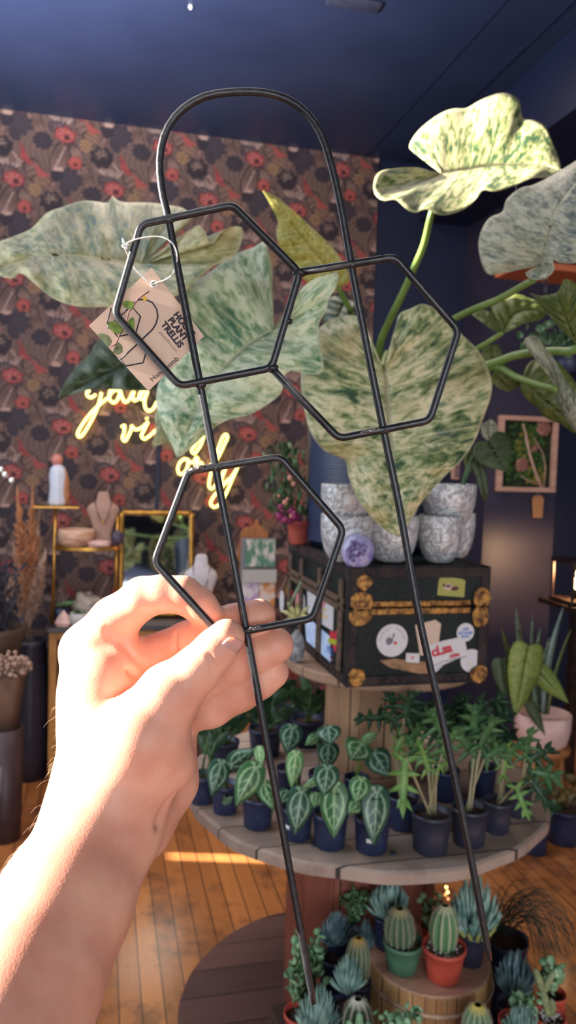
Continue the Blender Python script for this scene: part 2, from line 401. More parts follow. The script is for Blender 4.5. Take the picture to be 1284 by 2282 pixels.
# ================================================================== spool table
SX, SY = .63, 1.71; TZ = CAM.z-.755; TR = .425
wood_g = plankmat('grey_weathered_boards', srgb(126, 106, 94), srgb(190, 166, 150), srgb(58, 48, 44), .095, 'X', rough=.75, gap=.004, wear=srgb(128, 100, 84))
wood_r = plankmat('red_brown_staves', srgb(116, 62, 48), srgb(172, 102, 80), srgb(60, 32, 28), .1, 'Z', rough=.6, gap=.004)
wood_d = plankmat('dark_brown_boards', srgb(80, 54, 50), srgb(116, 80, 72), srgb(44, 30, 30), .1, 'X', rough=.6, gap=.004, wear=srgb(96, 70, 66))
def disc(c, r, z0, z1, seg=96, wob=.004):
    b = MB(); w = lambda q, t: 1+wob*(math.sin(q*7)+.6*math.sin(q*17+1))
    b.lathe([(r*.985, z0), (r, z0+.004), (r, z1-.004), (r*.985, z1)], (c[0], c[1], 0), seg, rmod=w); return b
def stave_col(c, r, z0, z1, n=16):
    b = MB()
    for k in range(n):
        a = 2*PI*(k+.5)/n; w = 2*math.tan(PI/n)*r*.985
        rot = Matrix.Rotation(a-PI/2, 3, 'Z')
        b.box((c[0]+math.cos(a)*(r-.012), c[1]+math.sin(a)*(r-.012), (z0+z1)/2), (w, .026, z1-z0), rot)
    return b
sp = thing('spool_table', 'large wooden cable spool used as the main plant table', 'table', (SX, SY, 0))
obj('tabletop', disc((SX, SY), TR, TZ-.028, TZ, 140, .008), wood_g, sp, smooth=False, label='weathered grey boards of the upper flange')
obj('column', stave_col((SX, SY), .175, .042, TZ-.03, 14), wood_r, sp, smooth=False, label='red brown staves of the drum', mods=[bev(.003)])
obj('base', disc((SX, SY), TR*1.01, .002, .042), wood_d, sp, smooth=False, label='dark brown lower flange on the floor')
for a in (200, 235, 260, 285, 310):
    q = math.radians(a); obj('bolt', MB().lathe([(.006, TZ-.001), (.006, TZ+.003), (0, TZ+.004)], (SX+.36*math.cos(q), SY+.36*math.sin(q), 0), 8), M_black, sp)
UZ = CAM.z-.45; UR = .228; UX = .655; UY = 1.70
tan_w = plankmat('tan_pine_staves', srgb(150, 112, 84), srgb(200, 160, 122), srgb(90, 62, 46), .075, 'Z', rough=.65, gap=.003)
tan_t = plankmat('tan_pine_boards', srgb(140, 108, 86), srgb(184, 148, 120), srgb(80, 60, 50), .085, 'X', rough=.7, gap=.004)
us = thing('small_spool', 'smaller tan wooden spool standing on the large spool table', 'stand', (UX, UY, TZ))
obj('top', disc((UX, UY), UR, UZ-.024, UZ), tan_t, us, smooth=False)
obj('column', stave_col((UX, UY+.06), .105, TZ+.02, UZ-.025, 12), tan_w, us, smooth=False, mods=[bev(.003)])
obj('base', disc((UX, UY+.06), .112, TZ+.001, TZ+.02), tan_t, us, smooth=False)

# ================================================================== trunk
TX0 = .487; TX1 = .797; TY0 = 1.443; TY1 = 1.955; TB = UZ+.002; TT = CAM.z-.205
M_trunk = pmat('dark_green_black_leather', srgb(10, 20, 22), srgb(22, 32, 32), scale=9, rough=.6, spec=.3, bump=.2, bscale=90)
M_tedge = pmat('worn_dark_leather_edge', srgb(24, 20, 26), srgb(54, 44, 42), scale=30, rough=.65, spec=.3, bump=.3, bscale=80)
M_slat = pmat('worn_wood_slat', srgb(70, 54, 46), srgb(110, 86, 68), scale=20, rough=.6, stretch=(1, 6, 6))
M_rivet = pmat('dull_copper_rivet', srgb(96, 62, 56), rough=.5, metal=.6)
tk = thing('trunk', 'old black steamer trunk covered in travel stickers', 'trunk', ((TX0+TX1)/2, (TY0+TY1)/2, TB))
LZ = TT-.082                                             # lid line
obj('body', MB().bounds(TX0+.004, TX1-.004, TY0+.004, TY1-.004, TB+.001, LZ-.002), M_trunk, tk, smooth=False, mods=[bev(.005)])
obj('lid', MB().bounds(TX0+.003, TX1-.003, TY0+.003, TY1-.003, LZ, TT-.001), M_trunk, tk, smooth=False, mods=[bev(.006)])
eb = MB(); w = .022; t = .004
for x in (TX0, TX1):
    for y in (TY0, TY1):
        sx = 1 if x == TX0 else -1; sy = 1 if y == TY0 else -1
        for (za, zb) in ((TB, LZ-.002), (LZ, TT)):
            eb.bounds(*sorted((x-sx*.0, x+sx*w)), *sorted((y, y+sy*t)), za, zb); eb.bounds(*sorted((x, x+sx*t)), *sorted((y, y+sy*w)), za, zb)
for z0, z1 in ((TB, TB+w), (TT-w, TT)):
    for y in (TY0, TY1-t): eb.bounds(TX0, TX1, y-.0005, y+t, z0, z1)
    for x in (TX0, TX1-t): eb.bounds(x-.0005, x+t, TY0, TY1, z0, z1)
for z0, z1 in ((TT-t, TT+.001),):
    eb.bounds(TX0, TX1, TY0, TY0+w, z0, z1); eb.bounds(TX0, TX1, TY1-w, TY1, z0, z1); eb.bounds(TX0, TX0+w, TY0, TY1, z0, z1); eb.bounds(TX1-w, TX1, TY0, TY1, z0, z1)
obj('edge_binding', eb, M_tedge, tk, smooth=False, mods=[bev(.0015, 1)])
bs = MB(); bs.bounds(TX0+.045, TX1-.045, TY0-.003, TY0+.003, LZ-.014, LZ-.001); bs.bounds(TX0+.045, TX1-.045, TY0-.003, TY0+.003, LZ+.002, LZ+.014)
obj('brass_strip', bs, M_brass, tk, smooth=False, mods=[bev(.002)])
ss = MB()
for z in (LZ-.008, LZ+.008): ss.bounds(TX0-.006, TX0+.002, TY0+.03, TY1-.03, z-.006, z+.006)
for y in (TY0+.045, TY0+.20, TY0+.36, TY1-.04): ss.bounds(TX0-.006, TX0+.002, y-.009, y+.009, TB+.024, TT-.03)
obj('wood_slats', ss, M_slat, tk, smooth=False, mods=[bev(.002)])
def corner_patch(pts, y, h=.004):
    return MB().prism(pts, (0, y, 0), (1, 0, 0), (0, 0, 1), (0, h, 0))
def ring(cx, cz, r, n=10, sx=1, sz=1, j=.12):
    return [(cx+sx*r*math.cos(2*PI*k/n)*(1+random.uniform(-j, j)), cz+sz*r*math.sin(2*PI*k/n)*(1+random.uniform(-j, j))) for k in range(n)]
for (cx, cz, rx, rz) in ((TX0+.026, LZ+.014, .026, .022), (TX0+.024, LZ-.018, .025, .02), (TX1-.02, LZ+.018, .02, .024), (TX1-.02, LZ-.02, .02, .024),
                         (TX0+.03, TT-.03, .018, .016), (TX0+.022, TB+.02, .018, .02), (TX1-.018, TB+.018, .02, .02)):
    obj('corner_plate', corner_patch(ring(cx, cz, 1, 9, rx, rz), TY0-.004, .005), M_brass, tk, smooth=False, mods=[bev(.0012, 1)])
def rivet(x, y, z, r): obj('rivet', MB().ell((x, y, z), r, seg=8, rings=5), M_rivet, tk)
for k in range(14):
    x = TX0+.03+(TX1-TX0-.06)*k/13
    for z in (TB+.011, TT-.011): rivet(x, TY0-.001, z, (.0032, .0022, .0032))
for k in range(6):
    z = TB+.03+(LZ-TB-.05)*k/5
    for x in (TX0+.011, TX1-.011): rivet(x, TY0-.001, z, (.003, .002, .003))
for k in range(20):
    y = TY0+.03+(TY1-TY0-.06)*k/19
    for z in (TB+.011, TT-.011): rivet(TX0-.001, y, z, (.002, .0032, .0032))
# stickers ----------------------------------------------------------
FONT = None
def text_mb(body, size, o, ux, uy, thick=.0004, shear=0, bold=0, align='LEFT', spacing=1.0):
    cu = bpy.data.curves.new('t', 'FONT'); cu.body = body; cu.size = size; cu.shear = shear; cu.offset = bold; cu.align_x = align; cu.space_character = spacing; cu.resolution_u = 3; cu.fill_mode = 'FRONT'
    ob = bpy.data.objects.new('t', cu); COL.objects.link(ob); dg = bpy.context.evaluated_depsgraph_get(); me = bpy.data.meshes.new_from_object(ob.evaluated_get(dg))
    o = Vector(o); ux = Vector(ux); uy = Vector(uy); n = ux.cross(uy)
    b = MB(); b.add([o+ux*v.co.x+uy*v.co.y+n*thick for v in me.vertices], [tuple(p.vertices) for p in me.polygons])
    bpy.data.objects.remove(ob); bpy.data.curves.remove(cu); bpy.data.meshes.remove(me); return b
X_, Z_, NY = Vector((1, 0, 0)), Vector((0, 0, 1)), Vector((0, -1, 0))
FY = TY0+.003                                            # front panel plane
def fpt(px, py):                                         # sticker position on the front panel, read from the pixel
    p = onY(px, py, FY); return p.x, p.z
M_st_w = pmat('white_sticker', srgb(206, 202, 204), srgb(214, 210, 212), scale=90, rough=.5)
M_st_b = pmat('beige_sticker', srgb(206, 180, 160), rough=.6)
M_blue = pmat('blue_print', srgb(70, 116, 190), rough=.6); M_red = pmat('red_print', srgb(196, 44, 62), rough=.6)
M_lime = pmat('lime_sticker', srgb(150, 148, 70), srgb(172, 168, 92), scale=300, rough=.6, stretch=(1, 1, 12))
M_yel = pmat('yellow_sticker', srgb(228, 176, 30), rough=.6); M_pinkp = pmat('pale_red_print', srgb(214, 130, 136), rough=.6); M_ltblue = pmat('light_blue_print', srgb(168, 194, 236), srgb(214, 224, 246), scale=40, rough=.6)
M_scuff = pmat('scuffed_tan_patch', srgb(120, 88, 62), srgb(172, 130, 96), scale=40, rough=.7)
def circ(cx, cz, r, n=36, ex=1): return [(cx+r*ex*math.cos(2*PI*k/n), cz+r*math.sin(2*PI*k/n)) for k in range(n)]
def fst(name, poly, m, lift=.0006, label=None, par=None): return obj(name, MB().prism(poly, (0, FY-.0004, 0), X_, Z_, NY*lift), m, par or tk, smooth=False, label=label)
c = fpt(874, 1427); r = pxw(37, (c[0], FY, c[1]))
s1 = fst('sticker', circ(c[0], c[1], r), M_st_w, label='round white sticker with a small cocktail emblem')
def ringtext(body, c, r, size, a0, da, m, par):
    b = MB()
    for k, ch in enumerate(body):
        a = a0-da*k; ux = Vector((math.sin(a), 0, -math.cos(a))); uy = Vector((math.cos(a), 0, math.sin(a)))
        tb = text_mb(ch, size, Vector((c[0], FY-.0012, c[1]))+uy*r, ux, uy, 0, align='CENTER'); b.add(tb.v, tb.f)
    return obj('lettering', b, m, par, smooth=False)
M_gry = pmat('grey_print_dark', srgb(110, 110, 118), rough=.7)
ringtext('Cocktail Lounge', c, r*.70, .0085, math.radians(176), math.radians(12), M_gry, s1)
em = MB().prism(ring(c[0]-r*.18, c[1]-.001, r*.24, 12), (0, FY-.0011, 0), X_, Z_, NY*.0004); em.prism([(c[0]-r*.02, c[1]-r*.15), (c[0]+r*.16, c[1]+r*.45), (c[0]+r*.02, c[1]+r*.4)], (0, FY-.0012, 0), X_, Z_, NY*.0004)
obj('emblem', em, M_gry, s1, smooth=False); obj('dot', MB().prism(circ(c[0]+r*.2, c[1]-r*.16, r*.11, 12), (0, FY-.0013, 0), X_, Z_, NY*.0004), M_red, s1, smooth=False)
fst('sticker', [fpt(*q) for q in ((943, 1460), (975, 1452), (983, 1390), (970, 1381), (925, 1393), (936, 1460))][::1], M_st_b, .0005, 'beige tilted rectangular sticker')
c2 = fpt(1037, 1409); r2 = pxw(21, (c2[0], FY, c2[1])); s2 = fst('sticker', circ(*c2, r2), M_st_w, .0007, 'small round white sticker with blue lettering')
tb = text_mb('cafe', .009, (c2[0], FY-.0013, c2[1]+r2*.25), X_, Z_, 0, align='CENTER', bold=.0003); t2 = text_mb('LIZ SURF', .0085, (c2[0], FY-.0013, c2[1]-r2*.2), X_, Z_, 0, align='CENTER', bold=.0004); tb.add(t2.v, t2.f)
t2 = text_mb('town', .0085, (c2[0], FY-.0013, c2[1]-r2*.55), X_, Z_, 0, align='CENTER', bold=.0004); tb.add(t2.v, t2.f); obj('lettering', tb, M_blue, s2, smooth=False)
c3 = fpt(1050, 1472); r3 = pxw(26, (c3[0], FY, c3[1])); s3 = fst('sticker', circ(*c3, r3), M_st_w, .0007, 'round white sticker with faint blue and yellow print')
obj('lettering', text_mb('ciao', .011, (c3[0]+.002, FY-.0014, c3[1]+.001), X_, Z_, 0, align='CENTER'), M_ltblue, s3, smooth=False)
obj('lettering', text_mb('San', .0095, (c3[0]-.001, FY-.0014, c3[1]-.009), X_, Z_, 0, align='CENTER'), pmat('pale_yellow_print', srgb(214, 204, 140), rough=.6), s3, smooth=False)
s4 = fst('sticker', [fpt(*q) for q in ((953, 1473), (950, 1440), (985, 1428), (1022, 1420), (1036, 1430), (1043, 1461), (1012, 1470), (990, 1480), (973, 1496), (962, 1500))], M_st_w, .0013, 'white sticker with bold red lettering and a swoosh')
A = onY(962, 1463, FY); Bp = onY(1032, 1444, FY); ux = (Bp-A).normalized(); uy = ux.cross(NY)*-1
uy = Vector((-ux.z, 0, ux.x))
obj('lettering', text_mb('cLsa', .028, A+NY*.0025, ux, uy, 0, bold=.0012, spacing=.95), M_red, s4, smooth=False)
A2 = onY(1002, 1466, FY); obj('lettering', text_mb('rides', .011, A2+NY*.0025, ux, uy, 0, bold=.0007), M_red, s4, smooth=False)
sw = MB(); sw.tube([onY(*q, FY)+NY*.002 for q in ((966, 1484), (985, 1474), (1010, 1468), (1040, 1462))], .0007, 5); sw.tube([onY(*q, FY)+NY*.002 for q in ((970, 1492), (988, 1481), (1012, 1474))], .0005, 5); obj('swoosh', sw, M_gry, s4)
s5 = fst('sticker', [fpt(*q) for q in ((905, 1455), (935, 1456), (934, 1477), (904, 1475))], M_st_w, .0008, 'tiny white square sticker with red mark'); c5 = fpt(919, 1465); obj('mark', MB().prism(ring(*c5, .004, 8), (0, FY-.0013, 0), X_, Z_, NY*.0003), M_pinkp, s5, smooth=False)
fst('scuff', [fpt(*q) for q in ((845, 1472), (880, 1468), (955, 1475), (958, 1492), (952, 1506), (910, 1496), (870, 1488))], M_scuff, .0003, 'long tan scuffed patch where the leather has worn off')
s6 = fst('sticker', [fpt(*q) for q in ((974, 1326), (978, 1292), (984, 1284), (1030, 1290), (1037, 1294), (1034, 1331))], M_lime, .0007, 'olive striped sticker with a black and red emblem on the lid')
ca = fpt(1005, 1308); obj('emblem', MB().prism(ring(ca[0]-.006, ca[1], .009, 9, 1.2, .8), (0, FY-.0013, 0), X_, Z_, NY*.0003), M_st_b, s6, smooth=False); obj('emblem', MB().prism(ring(ca[0]+.008, ca[1]-.003, .007, 9, 1.3, .7), (0, FY-.0014, 0), X_, Z_, NY*.0003), M_rivet, s6, smooth=False)
obj('lettering', text_mb('Buggs', .008, (ca[0]-.019, FY-.0018, ca[1]+.001), X_, Z_, 0, bold=.0003), M_ink, s6, smooth=False)
# left side stickers (plane x = TX0)
SXp = TX0+.0035; NX = Vector((-1, 0, 0)); Y_ = Vector((0, 1, 0))
def onX(px, py, xx):
    d = ray(px, py); return CAM+d*((xx-CAM.x)/d.x)
def sst(pix, m, lift=.0006, label=None, par=None, name='sticker'):
    q = [onX(*p_, SXp) for p_ in pix]
    return obj(name, MB().prism([(p_.y, p_.z) for p_ in q], (SXp+.0004, 0, 0), Y_, Z_, NX*lift), m, par or tk, smooth=False, label=label)
sa = sst([(685, 1312), (700, 1316), (709, 1325), (711, 1380), (686, 1366)], M_st_w, label='white sticker with red lettering on the trunk side')
q = onX(708, 1348, SXp-.0012); obj('lettering', text_mb('RU', .036, q, -Y_, Z_, 0, bold=.001, align='LEFT'), M_pinkp, sa, smooth=False)
sb = sst([(712, 1330), (744, 1343), (742, 1406), (712, 1388)], M_st_w, label='white postcard sticker with yellow and red print')
for px, py, m in ((724, 1345, M_pinkp), (725, 1360, M_yel), (720, 1372, M_yel), (728, 1375, M_yel)):
    q = onX(px, py, SXp); obj('mark', MB().prism(ring(q.y, q.z, .0045, 8, 1.5, 1), (SXp-.0006, 0, 0), Y_, Z_, NX*.0003), m, sb, smooth=False)
sc_ = sst([(680, 1385), (698, 1386), (735, 1418), (737, 1478), (684, 1434)], M_ltblue, label='pale blue lettered poster sticker on the trunk side')
q = onX(728, 1452, SXp-.001); obj('lettering', text_mb('MLST', .022, q, (-Y_+Z_*.02).normalized(), Z_, 0), M_blue, sc_, smooth=False); q = onX(733, 1466, SXp-.001); obj('lettering', text_mb('welcome', .008, q, -Y_, Z_, 0), M_pinkp, sc_, smooth=False)
sst([(736, 1405), (744, 1410), (752, 1403), (757, 1410), (756, 1425), (748, 1455), (741, 1437), (735, 1418)], M_red, .0012, 'red heart sticker with a lime banner by the corner')
sst([(732, 1422), (762, 1428), (763, 1440), (733, 1433)], pmat('lime_banner', srgb(170, 176, 40), rough=.6), .0016, 'lime banner across the red heart sticker')
q = onX(645, 1316, SXp)
def sell(px, py, ry, rz, m, label):
    q = onX(px, py, SXp); return obj('sticker', MB().prism(circ(q.y, q.z, rz, 24, ry/rz), (SXp+.0004, 0, 0), Y_, Z_, NX*.001), m, tk, smooth=False, label=label)
so1 = sell(645, 1317, .028, .034, M_yel, 'yellow oval sticker with red letters'); q = onX(650, 1330, SXp-.001); obj('lettering', text_mb('BAR', .024, q+Z_*.018, (-Z_*1), -Y_, 0, bold=.001), M_red, so1, smooth=False)
sell(665, 1345, .026, .026, M_pinkp, 'round pink sticker on the trunk side'); sell(675, 1350, .02, .032, M_st_w, 'tall white oval sticker on the trunk side'); sell(628, 1340, .025, .03, M_st_w, 'white lettered sticker near the trunk back corner')
sst([(733, 1285), (746, 1290), (746, 1313), (733, 1307)], M_st_w, label='small white sticker on the lid side')
# ================================================================== on the trunk
def pot_prof(r0, r1, h, wall=.004, lip=.004, lipw=.0025):
    return [(r0*.9, 0), (r0, .003), (r0+(r1-r0)*.5, h*.5), (r1, h-lip*2), (r1+lipw, h-lip*1.8), (r1+lipw, h), (r1-wall, h), (r1-wall, h-.012), (0, h-.013)]
def m_silver():
    m, nt, b = nm('embossed_silver_glaze'); L = nt.links.new
    tc = N(nt, 'ShaderNodeTexCoord'); no = N(nt, 'ShaderNodeTexNoise'); no.inputs['Scale'].default_value = 34; no.inputs['Detail'].default_value = 2; no.inputs['Distortion'].default_value = 3.2
    L(tc.outputs['Object'], no.inputs[0]); cr = N(nt, 'ShaderNodeValToRGB'); cr.color_ramp.elements[0].position = .42; cr.color_ramp.elements[1].position = .58
    cr.color_ramp.elements[0].color = srgb(160, 158, 160); cr.color_ramp.elements[1].color = srgb(214, 212, 212); L(no.outputs[0], cr.inputs[0]); L(cr.outputs[0], b.inputs['Base Color'])
    bp = N(nt, 'ShaderNodeBump'); bp.inputs['Strength'].default_value = .8; bp.inputs['Distance'].default_value = .006; L(no.outputs[0], bp.inputs['Height']); L(bp.outputs[0], b.inputs['Normal'])
    b.inputs['Roughness'].default_value = .42; b.inputs['Metallic'].default_value = .25; return m
M_silver = m_silver()
def bowl_pot(px, y, r, h, z, label, inside=M_black):
    c = onY(px, 1200, y); t = thing('planter_pot', label, 'pot', (c.x, y, z), 'silver embossed planters on the trunk')
    pr = [(r*.5, 0), (r*.66, .006), (r*.84, h*.24), (r*.96, h*.5), (r, h*.75), (r, h-.002), (r*.985, h), (r*.92, h), (r*.92, h-.01)]
    obj('bowl', MB().lathe(pr, (c.x, y, z), 40, cap=False), M_silver, t)
    obj('interior', MB().lathe([(0, h-.022), (r*.915, h-.02)], (c.x, y, z), 32, cap=False), inside, t); return t, c
ZT = TT+.002
bowl_pot(772, 1.53, .0545, .098, ZT, 'lower silver embossed bowl at the left, behind the geode')
bowl_pot(767, 1.53, .0515, .088, ZT+.073, 'upper silver bowl nested in the left stack on the trunk')
bowl_pot(873, 1.53, .0565, .098, ZT, 'lower silver bowl in the middle of the trunk under the leaf tip')
bowl_pot(876, 1.54, .0525, .086, ZT+.073, 'upper silver bowl half hidden behind the big heart leaf tip')
bowl_pot(980, 1.515, .0475, .10, ZT, 'lower silver bowl of the right stack at the trunk edge')
pr_, prc = bowl_pot(996, 1.54, .0585, .092, ZT+.075, 'top silver bowl of the right stack holding the anthurium', M_soil)
bowl_pot(1014, 1.600, .044, .10, ZT, 'silver bowl tucked behind the right stack')
# geode
gc = onY(798, 1229, 1.462); gm = MB(); R_ = Matrix.Rotation(.3, 3, 'Z'); gm.ell(gc, (.036, .026, .0365), R_, 20, 14)
M_geo = pmat('lavender_opal_quartz', srgb(150, 140, 214), srgb(214, 206, 240), scale=50, rough=.25, spec=.7, bump=.4, bscale=120, trans=.25)
M_geo2 = pmat('purple_crystal', srgb(94, 78, 128), srgb(156, 140, 190), scale=90, rough=.2, bump=1, bscale=150)
gd = thing('geode', 'round lavender geode with blue sparkle leaning on the left silver bowl', 'crystal', (gc.x, gc.y, gc.z-.036))
obj('shell', gm, M_geo, gd)
g2 = MB()
for k in range(60):
    a = random.uniform(0, 2*PI); q = random.uniform(0, 1)**.5*.021
    p = gc+Vector((-.012+q*math.cos(a), -.024, .004+q*math.sin(a))); g2.lathe([(.0035, 0), (.003, .004), (0, .007)], p, 6, ax=Matrix.Rotation(PI/2+random.uniform(-.4, .4), 3, 'X'))
obj('crystals', g2, M_geo2, gd, smooth=False)
# navy planter carrying the philodendron
PC = Vector((.682, 1.83, 0)); PR = .178; PZ0 = ZT; PZ1 = ZT+.29
M_rib = pmat('ribbed_navy_glaze', srgb(34, 42, 70), srgb(44, 54, 84), scale=12, rough=.45)
prof = [(PR*.90, 0), (PR*.96, .012)]
for k in range(100):
    z = .014+(.27)*k/99; prof.append((PR*(1+.006*math.sin(k*PI*.8)), z))
prof += [(PR*1.01, .288), (PR*.95, .29), (PR*.94, .262), (0, .26)]

# ------------------------------------------------------------------ variegated philodendron
def m_varieg(name, dark, mid, pale, lo, hi, tr=.3, warm=None, rough=.42):
    m, nt, b = nm(name); L = nt.links.new
    uvn = N(nt, 'ShaderNodeUVMap', uv_map='uv'); sp = N(nt, 'ShaderNodeSeparateXYZ'); L(uvn.outputs[0], sp.inputs[0])
    oi = N(nt, 'ShaderNodeObjectInfo')
    # u = distance from the midrib (0..1), v = position along the margin
    tc = N(nt, 'ShaderNodeTexCoord'); 
    cmb = N(nt, 'ShaderNodeCombineXYZ')
    mu = N(nt, 'ShaderNodeMath', operation='MULTIPLY'); L(sp.outputs['X'], mu.inputs[0]); mu.inputs[1].default_value = 4.2
    mv = N(nt, 'ShaderNodeMath', operation='MULTIPLY'); L(sp.outputs['Y'], mv.inputs[0]); mv.inputs[1].default_value = 34
    rr = N(nt, 'ShaderNodeMath', operation='MULTIPLY'); L(oi.outputs['Random'], rr.inputs[0]); rr.inputs[1].default_value = 40
    L(mu.outputs[0], cmb.inputs[0]); L(mv.outputs[0], cmb.inputs[1]); L(rr.outputs[0], cmb.inputs[2])
    n1 = N(nt, 'ShaderNodeTexNoise'); n1.inputs['Scale'].default_value = 1.3; n1.inputs['Detail'].default_value = 5; n1.inputs['Roughness'].default_value = .62; n1.inputs['Distortion'].default_value = .5; L(cmb.outputs[0], n1.inputs[0])
    n2 = N(nt, 'ShaderNodeTexNoise'); n2.inputs['Scale'].default_value = 9; n2.inputs['Detail'].default_value = 4; L(tc.outputs['Object'], n2.inputs[0])
    ad = N(nt, 'ShaderNodeMath', operation='MULTIPLY_ADD'); L(n2.outputs[0], ad.inputs[0]); ad.inputs[1].default_value = .45; L(n1.outputs[0], ad.inputs[2])
    cr = N(nt, 'ShaderNodeValToRGB'); e = cr.color_ramp.elements; e[0].position = lo; e[0].color = dark; e[1].position = hi; e[1].color = pale
    x = e.new(lo*.55+hi*.45); x.color = mid
    L(ad.outputs[0], cr.inputs[0]); colr = cr.outputs[0]
    if warm is not None:
        n3 = N(nt, 'ShaderNodeTexNoise'); n3.inputs['Scale'].default_value = 10; L(tc.outputs['Object'], n3.inputs[0]); r3 = N(nt, 'ShaderNodeValToRGB'); r3.color_ramp.elements[0].position = .5; r3.color_ramp.elements[1].position = .75
        r3.color_ramp.elements[1].color = (.6, .6, .6, 1); L(n3.outputs[0], r3.inputs[0]); mx = N(nt, 'ShaderNodeMix', data_type='RGBA'); L(r3.outputs[0], mx.inputs[0]); L(colr, mx.inputs[6]); mx.inputs[7].default_value = warm; colr = mx.outputs[2]
    # pale midrib and faint side veins
    lt = N(nt, 'ShaderNodeMapRange'); L(sp.outputs['X'], lt.inputs[0]); lt.inputs[1].default_value = .012; lt.inputs[2].default_value = .035; lt.inputs[3].default_value = .85; lt.inputs[4].default_value = 0
    vv = N(nt, 'ShaderNodeMath', operation='MULTIPLY'); L(sp.outputs['Y'], vv.inputs[0]); vv.inputs[1].default_value = 15
    fr = N(nt, 'ShaderNodeMath', operation='FRACT'); L(vv.outputs[0], fr.inputs[0]); ab = N(nt, 'ShaderNodeMath', operation='SUBTRACT'); L(fr.outputs[0], ab.inputs[0]); ab.inputs[1].default_value = .5
    ab2 = N(nt, 'ShaderNodeMath', operation='ABSOLUTE'); L(ab.outputs[0], ab2.inputs[0]); vr = N(nt, 'ShaderNodeMapRange'); L(ab2.outputs[0], vr.inputs[0]); vr.inputs[1].default_value = .02; vr.inputs[2].default_value = .09; vr.inputs[3].default_value = .35; vr.inputs[4].default_value = 0
    ed = N(nt, 'ShaderNodeMapRange'); L(sp.outputs['X'], ed.inputs[0]); ed.inputs[1].default_value = .955; ed.inputs[2].default_value = .985; ed.inputs[3].default_value = 0; ed.inputs[4].default_value = .55
    mx0 = N(nt, 'ShaderNodeMath', operation='MAXIMUM'); L(lt.outputs[0], mx0.inputs[0]); L(ed.outputs[0], mx0.inputs[1])
    mxv = N(nt, 'ShaderNodeMath', operation='MAXIMUM'); L(mx0.outputs[0], mxv.inputs[0]); L(vr.outputs[0], mxv.inputs[1])
    m2 = N(nt, 'ShaderNodeMix', data_type='RGBA'); L(mxv.outputs[0], m2.inputs[0]); L(colr, m2.inputs[6]); m2.inputs[7].default_value = pale
    L(m2.outputs[2], b.inputs['Base Color']); b.inputs['Roughness'].default_value = rough
    bp = N(nt, 'ShaderNodeBump'); bp.inputs['Strength'].default_value = .25; bp.inputs['Distance'].default_value = .004; L(n1.outputs[0], bp.inputs['Height']); L(bp.outputs[0], b.inputs['Normal'])
    return leafy(m, tr)
V_cream = m_varieg('cream_variegated_leaf', srgb(58, 88, 62), srgb(122, 132, 74), srgb(186, 180, 140), .58, .76, .32)
V_mix = m_varieg('mottled_green_cream_leaf', srgb(54, 86, 58), srgb(148, 160, 102), srgb(232, 222, 180), .57, .83, .28, srgb(190, 160, 100))
V_mint = m_varieg('mint_variegated_leaf', srgb(88, 138, 106), srgb(172, 192, 142), srgb(234, 238, 204), .55, .80, .3, srgb(156, 146, 94))
V_blue = m_varieg('soft_blue_green_variegated_leaf', srgb(92, 128, 108), srgb(172, 170, 110), srgb(226, 218, 172), .55, .84, .3, srgb(172, 150, 96))
V_gold = m_varieg('yellow_green_variegated_leaf', srgb(124, 128, 54), srgb(174, 168, 84), srgb(214, 206, 140), .5, .9, .4)
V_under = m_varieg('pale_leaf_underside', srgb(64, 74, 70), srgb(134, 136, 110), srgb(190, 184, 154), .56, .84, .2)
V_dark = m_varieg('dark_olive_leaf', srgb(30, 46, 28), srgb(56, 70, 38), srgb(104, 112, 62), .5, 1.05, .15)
V_olive = m_varieg('olive_green_leaf', srgb(62, 78, 36), srgb(98, 112, 52), srgb(150, 156, 86), .5, .95, .3)

def resample(pts, n):
    a = np.array(pts, float)
    # smooth through a Catmull-Rom curve first
    q = []
    for i in range(len(a)-1):
        p0 = a[max(i-1, 0)]; p1 = a[i]; p2 = a[i+1]; p3 = a[min(i+2, len(a)-1)]
        for t in np.linspace(0, 1, 10, endpoint=False):
            q.append(.5*((2*p1)+(p2-p0)*t+(2*p0-5*p1+4*p2-p3)*t*t+(3*p1-p0-3*p2+p3)*t**3))
    q.append(a[-1]); q = np.array(q)
    d = np.r_[0, np.cumsum(np.linalg.norm(np.diff(q, axis=0), axis=1))]
    s = np.linspace(0, d[-1], n); return np.stack([np.interp(s, d, q[:, k]) for k in range(q.shape[1])], 1)
def big_leaf(name, mid, left, right, mat, parent, lob=(.3, .3), bulge=.012, corr=.004, veins=7, label=None, nu=15, nv=72, thick=.0012, ripple=.005):
    """mid/left/right: (px, py, depth) from the petiole notch to the tip; halves lofted between midrib and margin"""
    m3 = resample(mid, 60); b = MB()
    for side, (e, a) in enumerate(((left, lob[0]), (right, lob[1]))):
        e3 = resample([mid[0]]+list(e)+[mid[-1]], nv); rows = []; uvs = []
        for i in range(nv):
            t = i/(nv-1); s = max(0., (t-a)/(1-a)); s = s**1.15
            k = s*59; k0 = int(min(k, 58)); mm = m3[k0]*(1-(k-k0))+m3[k0+1]*(k-k0)
            Mp = P(*mm); Ep = P(*e3[i]); row = []; uv = []
            wdt = (Ep-Mp).length
            nrm = -ray(mm[0], mm[1]).normalized()
            for j in range(nu):
                u = j/(nu-1)
                off = bulge*math.sin(PI*min(1, u*1.05))*min(1, wdt/.06) + corr*math.cos(2*PI*veins*t)*math.sin(PI*u)*min(1, wdt/.05) + ripple*math.sin(t*23+side*2)*u*u*min(1, wdt/.05)
                row.append(Mp.lerp(Ep, u)+nrm*off); uv.append((u, t))
            rows.append(row); uvs.append(uv)
        b.grid(rows, uvs=uvs)
    o = obj(name, b, mat, parent, label=label, mods=[('WELD', dict(merge_threshold=.0004)), solid(thick)])
    return o
